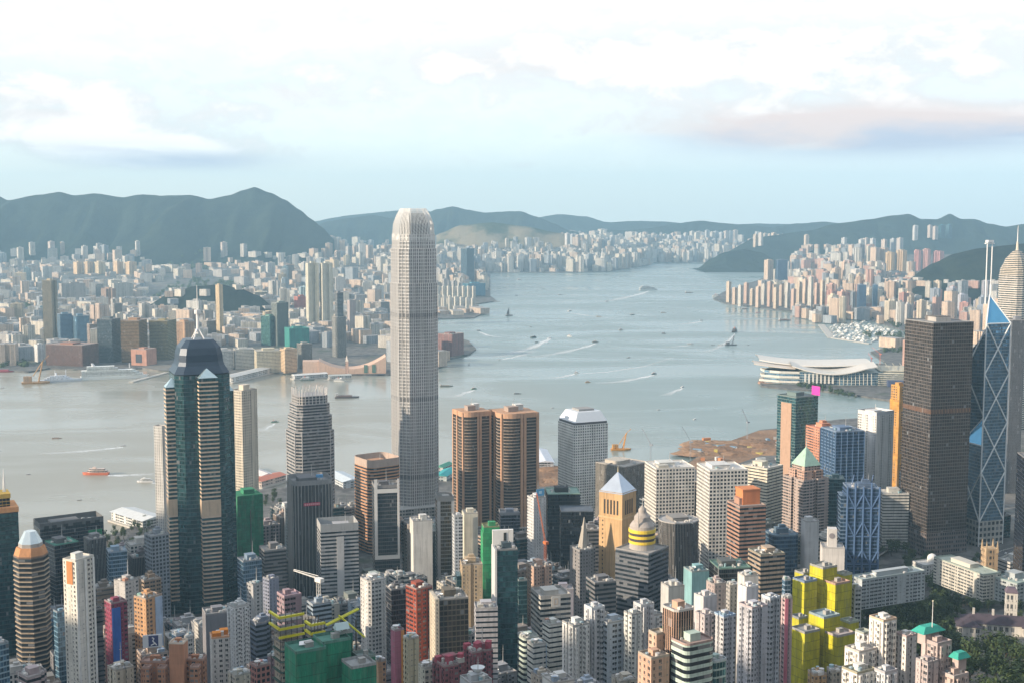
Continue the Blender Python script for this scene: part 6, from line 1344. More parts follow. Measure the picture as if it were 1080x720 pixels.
# reclaimed land: heaps of red brown spoil and site cranes
def spoil(cx, cy, n, label):
    for k in range(n):
        p = on(cx + R.uniform(-55, 55), cy + R.uniform(-7, 7) , 4); s = R.uniform(14, 34); m = MB(); N = 10
        rings = [[(cos(2 * pi * i / N) * s * rr * R.uniform(.8, 1.2), sin(2 * pi * i / N) * s * .7 * rr * R.uniform(.8, 1.2), z) for i in range(N)] for rr, z in ((1, -.4), (.75, s * .10), (.4, s * .17), (.08, s * .19))]
        for a, b in zip(rings, rings[1:]):
            for i in range(N): m.face([a[i], a[(i + 1) % N], b[(i + 1) % N], b[i]])
        o = m.build('spoil_heap', [EARTH], None, None, (p.x, p.y, 3.8)); tag(o, label, 'earth heap', 'spoil heaps on the reclaimed shore')
SITE = random.Random(8)
for k in range(34):
    p = on(SITE.uniform(735, 830), SITE.uniform(462, 486), 4.3)
    if not (p.x - on(735, 480).x > 0): continue
    t = thing('site_hut', 'small site cabin or stacked container on red brown reclaimed shore', 'site cabin', (p.x, p.y, 4.2), SITE.uniform(0, 3), 'site cabins on the reclaimed shore'); put('cabin', unit('plant'), t, SITE.choice([(.6, .6, .58), (.5, .22, .1), (.2, .3, .4), (.55, .45, .12), (.35, .34, .33)]), (0, 0, 0), 0, scale=(SITE.uniform(6, 16), SITE.uniform(4, 7), SITE.uniform(3, 6)))
spoil(775, 472, 60, 'heap of red brown spoil on the reclaimed shore behind white egg crate towers')
spoil(580, 500, 8, 'heap of red brown spoil on the shore right of copper twins')
land('reclaimed_ground', P2((724, 492), (742, 480), (770, 467), (800, 456), (836, 453), (862, 462), (815, 478), (770, 494), (740, 500)), 4.2, EARTH)
land('reclaimed_ground', P2((560, 505), (566, 494), (600, 500), (604, 512), (570, 516)), 4.2, EARTH)
for px, py, hh_, lab in ((686, 489, 30, 'grey site crane at the water edge between porthole tower and white egg crates'), (728, 486, 30, 'grey site crane on reclaimed shore behind white egg crate towers'), (788, 466, 34, 'grey site crane near outer end of reclaimed shore')):
    p = on(px, py, 4); crane(px, py, p.y, hh_, (14, 26), (.28, .30, .33), lab, .6 + px * .01, z=4)
# exhibition centre with sweeping gull wing roofs
def exhibition():
    p = on(868, 402, 4); t = thing('exhibition_centre', 'harbour exhibition hall with sweeping layered white gull wing roofs', 'exhibition hall', tuple(p), radians(-6)); lm(870, 375, 412, 'gull wing exhibition hall')
    W2 = 128
    def shell(name, pts, x0, x1, lift, col, thick=2.0):
        """a curved roof: profile along x, swept front to back, its wings turned up"""
        m = MB(); nx, ny = 26, 8; g = []
        for i in range(nx + 1):
            u = i / nx; row = []
            for j in range(ny + 1):
                v = j / ny; xx, yy, zz = pts(u, v); row.append((xx, yy, zz))
            g.append(row)
        for i in range(nx):
            for j in range(ny):
                m.face([g[i][j], g[i + 1][j], g[i + 1][j + 1], g[i][j + 1]], sm=True)
                m.face([tuple(Vector(q) - Vector((0, 0, thick))) for q in (g[i][j + 1], g[i + 1][j + 1], g[i + 1][j], g[i][j])], sm=True)
            for j in (0, ny):
                a, b = Vector(g[i][j]), Vector(g[i + 1][j]); d = Vector((0, 0, thick)); m.face([a - d, b - d, b, a] if j == 0 else [b - d, a - d, a, b])
        m.build(name, [PAINT], t, col)
    WH = (.66, .62, .56)
    shell('main_roof', lambda u, v: (-150 + 262 * u, -28 + 140 * v + 22 * (2 * u - 1) ** 2 * (1 - v), 40 + 11 * (abs(2 * u - 1)) ** 1.8 * (1.0 if u < .5 else .35) + 4 * sin(pi * v)), 0, 0, 0, WH)
    shell('gull_roof', lambda u, v: (-80 + 195 * u, -62 + 62 * v - 20 * sin(pi * u), 37 - 9 * sin(pi * min(1, u * 1.15)) + 7 * abs(2 * u - 1) ** 2 + 5 * v), 0, 0, 0, (.62, .58, .52))
    shell('front_roof', lambda u, v: (-165 + 95 * u, -46 + 66 * v + 8 * (1 - u), 36 + 9 * (1 - u) ** 1.5 + 3 * sin(pi * v)), 0, 0, 0, (.64, .56, .48))
    MB().prism([(-140, -30), (-100, -52), (-20, -62), (60, -66), (130, -50), (140, 60), (-110, 80)], 0, 30, 5, 6, 0, 1).build('glass_hall', [facade('sky'), CONC], t, (.42, .48, .46))
    for k in range(3): MB().prism([(-152 + k * 5, -26), (-108, -52), (-62, -60 + k), (-62, 0), (-146, 10)], 3 + k * 11, 8 + k * 11, 5, 6, 0, 0, 0).build('terrace', [CONC], t, (.62, .60, .54))
    for k in range(8): MB().box(-52 + k * 9, -48 + k * 9, -69, -66.5, 4, 27, 9, 9).build('white_rib', [PAINT], t, (.68, .66, .60))
    for k in range(9): MB().bar((28 + k * 9, -72, 2), (28 + k * 9, -68, 29), .7, 5).build('facade_strut', [PAINT], t, (.62, .58, .48))
    MB().box(118, 300, -58, 60, 0, 28, 6, 5, 0, 1).build('rear_hall', [facade('ribbon'), ROOF], t, (.58, .56, .46)); MB().box(122, 296, -50, 54, 28, 34, 6, 6, 0, 1).build('roof_deck', [facade('thin'), ROOF], t, (.52, .48, .38))
    for k in range(10): MB().bar((130 + 17 * k, -44, 34), (134 + 17 * k, 48, 40), .8, 4).build('roof_truss', [METAL], t, (.5, .45, .34))
    MB().box(136, 300, -80, -60, 0, 14, 8, 14).build('dark_arcade', [PAINT], t, (.06, .08, .16)); MB().bar((296, -70, 0), (296, -70, 62), 1.3, 6).build('white_pylon', [PAINT], t, (.7, .7, .68))
    FAR_H.append((p.x + 60, p.y, 240, 800, 960, 375, 412))
exhibition()
t = thing('lookout_terrace', 'round brown terrace at the tip of the exhibition hall island', 'terrace', tuple(on(811, 404, 0)), 0); MB().prism(ngon(20, 26), -3, 4, 3, 7, 0, 0).build('quay', [CONC], t, (.40, .25, .18)); MB().prism(ngon(14, 12, 0), 4, 12, 3, 4, 0, 0).build('kiosk', [facade('wide')], t, (.20, .19, .21)); MB().loft(ngon(14, 15), 12, ngon(14, 4), 15, 9, 9, 0, 0).build('kiosk_roof', [CONC], t, (.22, .20, .24))
crane(928, 384, on(928, 384, 4).y, 26, (22, 18), (.62, .16, .07), 'red orange site crane right of gull wing roofs', 1.1, z=4); crane(919, 384, on(919, 386, 4).y, 20, (18, 12), (.45, .10, .08), 'dark red site crane beside gull wing roofs', .2, z=4)

# ------------------------------------------------------------------ repeated city blocks: Kowloon, the east of the island, the far estates
WORDS = {}
PAL = {'kow': [((.62, .55, .42), 'cream'), ((.62, .50, .34), 'warm sand'), ((.46, .44, .41), 'stone grey'), ((.56, .54, .50), 'white'), ((.40, .36, .32), 'taupe'), ((.48, .38, .32), 'pinkish'), ((.33, .38, .41), 'blue grey'), ((.60, .55, .46), 'pale cream'), ((.56, .43, .34), 'peach'), ((.36, .25, .19), 'brown'), ((.52, .43, .30), 'sandy'), ((.28, .36, .38), 'teal grey')],
       'east': [((.60, .45, .34), 'peach'), ((.60, .52, .40), 'cream'), ((.58, .54, .50), 'white'), ((.52, .34, .28), 'rose'), ((.48, .26, .22), 'brick pink'), ((.40, .40, .44), 'blue grey'), ((.56, .47, .36), 'sandy'), ((.30, .34, .40), 'slate')],
       'far': [((.60, .56, .50), 'cream'), ((.60, .58, .56), 'white'), ((.56, .48, .42), 'pale pink'), ((.46, .48, .50), 'blue grey')]}
CNT = {'apartment_tower': 0, 'office_tower': 0, 'low_block': 0}
for rec in THINGS:
    kk = rec.name.split('.')[0]
    if kk in CNT: CNT[kk] += 1
def block(X, Y, w, d, h, rz, st, col, cw, plan, kind, detail, g=3.4, lab='?'):
    nm, cat = kind; flo = STY[st][3]; fh = h / max(1, round(h / flo)); P = scale_poly(PLANS[plan], w, d)
    if detail:
        t = thing(nm, lab, cat, (X, Y, g), rz); MB().prism(P, 0, h, STY[st][2], fh, 0, None).build('wall', [facade(st)], t, col)
        roof_mb(P, h, 1.2).build('roof', [ROOF, CONC], t, (.32, .31, .30)); pw = R.uniform(.25, .5)
        add('plant', 'plant_room', t, w * R.uniform(-.15, .15), d * R.uniform(-.15, .15), h, w * pw, d * pw, R.uniform(3, 7), [min(.65, v * 1.05) for v in col])
        if R.random() < .4: add('tank', 'water_tank', t, w * .3, -d * .25, h, 3, 3, 2.6, (.45, .45, .45))
        return t
    m = MB().prism(P, 0, h, STY[st][2], fh, 0, 1); pw = R.uniform(.25, .45); ox = w * R.uniform(-.1, .1)
    m.box(ox - w * pw / 2, ox + w * pw / 2, -d * pw / 2, d * pw / 2, h, h + R.uniform(3, 7), 9, 9, 1, 1)
    o = m.build(nm, [facade(st), CONC], None, col, (X, Y, g), rz); return tag(o, lab, cat)
def occupied(X, Y, r, L): return any((X - a) ** 2 + (Y - b) ** 2 < (r + c) ** 2 for a, b, c in L)
def scatter(poly, n, gap, hdist, pal, wr, kinds, seed, detail_y=4600, ceil=None, rot=.5, avoid=()):
    r = random.Random(seed); xs = [p[0] for p in poly]; ys = [p[1] for p in poly]; got = []; tries = 0
    G = P2(*poly); X0, X1, Y0, Y1 = min(p[0] for p in G), max(p[0] for p in G), min(p[1] for p in G), max(p[1] for p in G)
    grid = {}
    while len(got) < n and tries < n * 40:
        tries += 1; X, Y = r.uniform(X0, X1), r.uniform(Y0, Y1)
        if not inpoly(X, Y, G): continue
        px, py = pix((X, Y, 3.5))
        if px < -30 or px > 1112 or any(inpoly(px, py, a) for a in avoid): continue
        w = r.uniform(*wr); k = (int(X // gap), int(Y // gap))
        if any((X - q[0]) ** 2 + (Y - q[1]) ** 2 < gap * gap for a in (-1, 0, 1) for b in (-1, 0, 1) for q in grid.get((k[0] + a, k[1] + b), ())): continue
        if any((X - a) ** 2 + (Y - b) ** 2 < (w * .7 + c) ** 2 for a, b, c, *_ in FAR_H): continue
        h = hdist(r, X, Y); g = land_z(X, Y) if Y > 5000 else 3.4
        if g > (135 if X < 1200 else 115): continue
        if ceil is not None:
            top = ceil(px); zt = zrow(px, top, Y); h = min(h, max(14, zt - g))
        for a, b, c, x0, x1, yt, yb in FAR_H:           # never hide one of the buildings set by hand
            if b > Y and x0 - 3 < px < x1 + 3: h = min(h, max(10, zrow(px, yb - 4, Y) - g))
        got.append((X, Y)); grid.setdefault(k, []).append((X, Y))
        col, cw = r.choice(PAL[pal]); tall = h > 48
        st = r.choice(kinds) if tall else r.choice(['punch', 'wide', 'ribbon', 'resi', 'thin', 'punch'])
        if st in ('curtain', 'sky', 'blue', 'gold', 'teal', 'bronze'): col = tuple(v * .5 for v in col); cw = {'curtain': 'smoky glass', 'sky': 'blue glass', 'blue': 'deep blue glass', 'gold': 'amber glass', 'teal': 'teal glass', 'bronze': 'bronze glass'}[st]
        pl = r.choice(['box', 'hplan', 'cross', 'notch', 'cross']) if tall and st in ('resi', 'punch') else r.choice(['box', 'box', 'lplan', 'cham', 'step'])
        v = r.uniform(.82, 1.14); col = tuple(min(.75, q * v) for q in col)
        kd = KIND['A'] if tall and st in ('resi', 'punch', 'fins') else KIND['O'] if tall else KIND['B']
        d = w * r.uniform(.7, 1.5 if tall else 2.0)
        if CNT[kd[0]] > 262 or Y > 9500:
            MASS.append((X, Y, w, d, h, pal, g)); continue
        CNT[kd[0]] += 1
        t = block(X, Y, w, d, h, GRID + r.choice([0, 0, rot, -rot * .6]), st, col, cw, pl, kd, Y < detail_y, g - 1)
        AUTO.append((t, px, pix((X, Y, g + h))[1], Y, cw, {'punch': 'punched window', 'resi': 'bay window', 'ribbon': 'ribbon window', 'wide': 'wide window', 'thin': 'narrow strip', 'grid': 'grid front', 'fins': 'ribbed'}.get(st, 'sheer'), {'box': 'plain', 'notch': 'notched', 'hplan': 'H shaped', 'cham': 'cut cornered', 'step': 'stepped', 'lplan': 'L shaped', 'cross': 'cross shaped'}[pl], 'tower' if tall else 'block', h))
MASS = []
lowmix = lambda p, a, b, c, d: (lambda r, X, Y: r.uniform(c, d) if r.random() < p else r.uniform(a, b))
PARK = [[(146, 316), (160, 304), (210, 300), (245, 304), (270, 314), (240, 320), (180, 318)], [(160, 288), (215, 286), (222, 296), (160, 298)], [(0, 322), (30, 318), (32, 326), (0, 330)]]
RES = ['resi', 'punch', 'resi', 'ribbon', 'fins', 'curtain', 'thin']
kceil = lambda px: 262 if px < 410 else 258
# Kowloon: front districts, the middle, the band under the mountain, the far east shore
scatter([(-30, 389), (60, 382), (150, 384), (230, 368), (320, 366), (340, 368), (412, 366), (412, 330), (-30, 330)], 260, 44, lowmix(.16, 18, 46, 55, 85), 'kow', (26, 46), ['resi', 'punch', 'curtain', 'sky', 'ribbon', 'fins', 'wide'], 1, 4700, avoid=PARK)
scatter([(-30, 330), (412, 330), (412, 292), (-30, 292)], 340, 56, lowmix(.26, 22, 46, 55, 90), 'kow', (30, 52), RES, 2, 0, avoid=PARK)
for cx in (40, 165, 210, 310, 375):
    pass
scatter([(440, 334), (508, 332), (500, 324), (462, 326), (440, 336)], 14, 60, lowmix(.1, 14, 26, 40, 50), 'kow', (28, 50), RES, 6, 0)
scatter([(412, 392), (458, 388), (468, 378), (460, 366), (412, 366)], 12, 60, lowmix(.2, 20, 40, 50, 60), 'kow', (28, 46), RES, 16, 4700)
# the island's east: waterfront slabs, dense middle, estates on the hillside
for i in range(17): K(766 + i * 6.2, 771.4 + i * 6.2, 297 + (i * 5 % 7) * 1.3 - (5 if i > 11 else 0), 319 + i * .42 + (i % 3) * 1.6, 'resi', ((.62, .50, .38), (.60, .46, .36), (.58, .54, .48), (.56, .40, .32))[i % 4], 'A', f'{ORD[min(i, 15)] if i < 16 else "last"} slab from the west along the eastern waterfront row', c=.55, plan='hplan', group='slabs along the eastern waterfront')
lm(815, 296, 325, 'eastern waterfront row')
K(806, 816, 274, 300, 'resi', (.62, .48, .36), 'A', 'tall twin pronged peach tower above eastern waterfront row', c=.4, plan='hplan'); K(818, 831, 274, 300, 'blue', (.12, .18, .28), 'O', 'dark indigo slab next to twin pronged peach tower', c=.2, asp=.6)
K(904, 914, 300, 329, 'blue', (.10, .17, .27), 'O', 'square indigo glass tower by the typhoon shelter', c=.2, bl='square indigo glass tower'); K(920, 926, 300, 328, 'sky', (.15, .24, .36), 'O', 'narrow indigo tower by typhoon shelter', c=.2)
for i, (a, b, yt) in enumerate(((934, 944, 266), (945, 957, 264), (964, 972, 264), (973, 982, 263), (984, 996, 265))): K(a, b, yt, 298, 'resi', ((.60, .44, .26), (.58, .42, .26), (.56, .30, .28), (.58, .34, .30), (.52, .28, .27))[i], 'A', f'{ORD[i]} from the left of the towering hillside estate slabs', c=.4, plan='cross', group='towering hillside estate slabs')
lm(965, 264, 298, 'towering hillside slabs')
scatter([(838, 336), (868, 342), (960, 345), (1020, 352), (1090, 372), (1110, 352), (1090, 322), (1000, 316), (840, 322)], 190, 42, lowmix(.6, 24, 50, 60, 105), 'east', (20, 34), ['resi', 'punch', 'resi', 'ribbon', 'curtain', 'blue'], 8, 4400, avoid=[[(866, 342), (918, 338), (960, 352), (958, 364), (875, 360)]], ceil=lambda px: 296 if px > 930 else 290)
scatter([(800, 320), (1050, 322), (1000, 305), (930, 298), (812, 296)], 230, 48, lowmix(.8, 30, 50, 75, 125), 'east', (22, 36), ['resi', 'punch', 'resi', 'punch', 'curtain', 'blue'], 9, 0, ceil=lambda px: 276 if px > 870 else 284)
scatter([(826, 294), (930, 298), (960, 292), (900, 276), (850, 272)], 170, 56, lowmix(.85, 30, 60, 80, 120), 'east', (28, 44), ['resi', 'punch', 'resi'], 10, 0, ceil=lambda px: 258)
scatter([(960, 420), (1100, 440), (1100, 372), (1020, 356), (940, 366)], 44, 55, lowmix(.3, 20, 40, 50, 90), 'east', (26, 44), RES, 13, 4000, avoid=[[(900, 380), (962, 372), (962, 430), (900, 430)]])
scatter([(-30, 292), (412, 292), (412, 271), (-30, 271)], 420, 66, lowmix(.55, 25, 50, 65, 105), 'kow', (28, 46), ['resi', 'punch', 'resi', 'fins'], 3, 0, ceil=lambda px: 246)
scatter([(-30, 274), (330, 272), (412, 270), (470, 272), (470, 266), (-30, 262)], 420, 74, lowmix(.7, 30, 50, 60, 105), 'far', (28, 48), ['resi', 'punch'], 4, 0, ceil=lambda px: 256)
scatter([(462, 288), (640, 286), (690, 276), (760, 277), (800, 272), (800, 264), (462, 264)], 420, 72, lowmix(.7, 35, 60, 70, 125), 'far', (28, 48), ['resi', 'punch', 'resi', 'curtain'], 5, 0, ceil=lambda px: 243)
# far estates on the hills: rows of pale slabs
def estate(x0, x1, yt, Y, n, label, cols, g=20, dark=None):
    for i in range(n):
        px = x0 + (x1 - x0) * (i + .5) / n; row = yt + R.uniform(-1.3, 1.3); col, cw = R.choice(cols) if dark is None else dark; best = None; y = 5600.0
        while y < 12500:                       # where along this line of sight does a 105 m slab stand on the ground?
            p = at(px, row, y); g = land_z(p.x, y); q = abs(p.z - g - 105)
            if best is None or q < best[0]: best = (q, p, g)
            y += 90
        q, p, g = best; w = max(16, (x1 - x0) / n * .82 / F * p.y); h = p.z - g + 2
        m = MB().prism(scale_poly(PLANS['hplan'], w, w * R.uniform(.8, 1.1)), 0, h, 3, 3, 0, 1); m.box(-w * .2, w * .2, -5, 5, h, h + 5, 9, 9, 1, 1)
        o = m.build('estate_slab', [facade('resi' if dark is None else 'dark'), CONC], None, col, (p.x, p.y + R.uniform(-30, 30), g - 2), GRID + R.uniform(-.3, .3)); tag(o, f'{ORD[i] if i < 16 else "last"} pale slab from the left of {label}', 'apartment tower', label)
F_ = PAL['far']
estate(665, 725, 247, 9500, 14, 'the hillside estate row above the far channel', F_)
estate(728, 778, 244, 9600, 10, 'the long estate row on the dark bluff', F_)
estate(795, 862, 247, 8200, 14, 'the cream estate row north of the dark bluff', [((.62, .50, .38), 'cream'), ((.62, .56, .5), 'white')])
estate(865, 952, 252, 7600, 15, 'the white estate row under the eastern mountain', F_)
estate(963, 988, 239, 8000, 5, 'the five white slabs high on the eastern mountain', F_, 120)
estate(990, 1003, 238, 7900, 2, 'the teal and navy towers high on the eastern mountain', F_, 110, ((.06, .22, .28), 'teal')); estate(1003, 1014, 237, 7850, 2, 'the navy pair high on the eastern mountain', F_, 110, ((.03, .07, .14), 'navy'))
estate(142, 172, 255, 7600, 6, 'the pale row on a knoll below the western mountain', F_, 60); estate(190, 212, 256, 7800, 3, 'the grey row below the western mountain', F_, 40); estate(272, 290, 254, 7700, 3, 'the tall trio below the mountain saddle', F_, 30)
estate(340, 360, 250, 7400, 3, 'the trio right of the mountain saddle', F_, 30); estate(575, 622, 247, 9200, 9, 'the estate row below the far blue hills', F_); estate(622, 640, 243, 9000, 2, 'the cream pair on the far shore', F_)
estate(232, 246, 257, 7300, 2, 'the pair behind broad blue grey slab', F_); estate(20, 58, 256, 7000, 6, 'the westernmost estate row', F_); estate(60, 100, 259, 6900, 6, 'the second western estate row', F_)
def mass():
    m = MB()
    r = random.Random(77)
    items = list(MASS)
    for k in range(700):                       # tall pale estates that close the view along the far shore
        px = r.uniform(560, 806) if r.random() < .6 else r.uniform(-20, 420); py = r.uniform(266, 277) if px > 500 else r.uniform(266, 284); p = on(px, py, 3.5); g = land_z(p.x, p.y)
        if g > 130 or (px > 735 and py > 272): continue
        hh_ = min(r.uniform(50, 110), zrow(px, 244 if px > 500 else 253, p.y) - g)
        if hh_ > 20: items.append((p.x, p.y, r.uniform(24, 40), r.uniform(24, 44), hh_, 'far', g))
    KP = KOWLOON
    for k in range(420):
        px, Yy = r.uniform(405, 512), r.uniform(6000, 8600); X = at(px, 280, Yy).x
        if not inpoly(X, Yy - 40, KP) or any((X - a) ** 2 + (Yy - b) ** 2 < (22 + c) ** 2 for a, b, c, *_ in FAR_H): continue
        items.append((X, Yy, r.uniform(20, 38), r.uniform(22, 50), r.choice([16, 24, 36, 55, 75]), 'kow', land_z(X, Yy)))
    for k in range(2600):
        px, Yy = r.uniform(455, 760), r.uniform(8600, 11700); X = at(px, 280, Yy).x
        if not inpoly(X, Yy - 40, KP) or Yy > far_coast(px) + 1500: continue
        g = land_z(X, Yy); hh_ = min(r.choice([16, 24, 40, 60, 85, 105]), zrow(px, 245 + r.uniform(0, 6), Yy) - g)
        if hh_ > 10 and g < 128: items.append((X, Yy, r.uniform(24, 44), r.uniform(24, 60), hh_, 'far', g))
    for k in range(1700):                      # the unbroken carpet of small blocks between the named ones
        px = r.uniform(-20, 412) if r.random() < .68 else r.uniform(462, 800); py = r.uniform(266, 352) if px < 412 else r.uniform(264, 284)
        if px > 640 and py > 276: continue
        p = on(px, py, 3.5)
        if any(inpoly(px, py, a) for a in PARK) or any((p.x - a) ** 2 + (p.y - b) ** 2 < (22 + c) ** 2 for a, b, c, *_ in FAR_H): continue
        items.append((p.x, p.y, r.uniform(16, 34), r.uniform(20, 48), r.uniform(14, 30) if py > 280 else r.uniform(24, 60), 'kow', land_z(p.x, p.y)))
        if items[-1][6] > 135: items.pop()
    CC = [(.50, .47, .42), (.42, .40, .38), (.52, .42, .34), (.30, .33, .36), (.56, .54, .50), (.60, .46, .35), (.52, .33, .27), (.60, .55, .46)]
    pick = {'kow': (0, 1, 2, 3, 4, 7, 7, 2, 5), 'far': (0, 4, 7, 4, 3, 2), 'east': (5, 5, 6, 7, 3, 4)}
    for X, Y, w, d, h, pl, g in items:
        a = GRID + r.choice([0, .5, -.3]); P = [(x + X, y + Y) for x, y in spin(rect(w, d) if h < 48 or r.random() < .4 else scale_poly(PLANS[r.choice(['hplan', 'cross'])], w, d), a)]
        m.prism(P, g - 1, g + h, 3.2, 3.2, r.choice(pick[pl]), 8)
        if h > 30: m.prism([(x + X, y + Y) for x, y in spin(rect(w * .35, d * .35), a)], g + h, g + h + r.uniform(2, 6), 9, 9, 8, 8)
    mats = []
    for i, c in enumerate(CC):
        q = facade('punch').copy(); q.name = 'carpet_wall_%d' % i
        for n in q.node_tree.nodes:
            if n.type == 'OBJECT_INFO':
                for l in list(n.outputs['Color'].links):
                    s = l.to_socket; q.node_tree.links.remove(l); s.default_value = (*c, 1)
        mats.append(q)
    o = m.build('distant_buildings', mats + [plain('carpet_roof', (.30, .29, .28), .9)]); o['kind'] = 'stuff'; o['label'] = 'carpet of small low buildings filling the far shore'
mass()
# landmark roofs far off
def drum(px, py, w, h, col, label, cat, name, n=24):
    p = on(px, py, 3.6); t = thing(name, label, cat, tuple(p), .2); k = w / F * p.y / 2
    MB().prism(ngon(n, k, 0, 1, .7), 0, h, 5, 5, 0, 0).build('drum', [CONC], t, col); MB().loft(ngon(n, k * 1.04, 0, 1, .7), h, ngon(n, k * .6, 0, 1, .7), h * 1.35, 9, 9, 0, 0).build('roof', [CONC], t, tuple(min(.8, c * 1.15) for c in col))
drum(282, 286, 30, 34, (.60, .26, .10), 'wide orange and yellow arena roof among far blocks', 'arena', 'arena'); lm(282, 276, 286, 'orange arena'); drum(385, 283, 11, 80, (.60, .06, .06), 'round scarlet gasholder like drum below the hills', 'gasholder', 'gasholder'); lm(385, 268, 283, 'scarlet drum')
def woodland(polys, label):
    m = MB(); r = random.Random(len(label))
    for P, n, z0, z1 in polys:
        xs = [p[0] for p in P]; ys = [p[1] for p in P]; k = 0
        while k < n:
            x, y = r.uniform(min(xs), max(xs)), r.uniform(min(ys), max(ys))
            if not inpoly(x, y, P): continue
            k += 1; p = on(x, y, 4); p.z = land_z(p.x, p.y); R_ = r.uniform(z0, z1)
            for j in range(26):
                d = Vector((r.gauss(0, 1), r.gauss(0, 1), r.gauss(0, .7))).normalized(); q = p + Vector((0, 0, R_ * .7)) + d * R_ * r.uniform(.5, 1.1); nn = (d + Vector((0, 0, .4))).normalized(); u = nn.orthogonal().normalized(); v = nn.cross(u); s_ = R_ * r.uniform(.25, .5)
                m.face([q - u * s_, q - v * s_ * .7, q + u * s_, q + v * s_ * .7])
    o = m.build('woodland', [LEAF]); o['kind'] = 'stuff'; o['label'] = label
woodland([([(150, 318), (180, 306), (205, 301), (250, 304), (280, 314), (290, 322), (200, 321)], 420, 7, 13), ([(0, 327), (30, 321), (32, 325), (0, 330)], 50, 7, 12), ([(160, 294), (215, 290), (222, 296), (160, 299)], 110, 7, 13), ([(-5, 388), (30, 386), (30, 383), (-5, 385)], 14, 7, 11)], 'dark park woods among the blocks across the harbour')
woodland([([(905, 352), (960, 352), (1000, 358), (1000, 372), (925, 372), (957, 366)], 120, 6, 10), ([(858, 331), (915, 335), (960, 350), (990, 352), (960, 344), (900, 328)], 90, 6, 9), ([(842, 408), (870, 412), (905, 420), (905, 417), (870, 408), (842, 404)], 40, 4, 7)], 'green belt along the shores of the eastern bay')
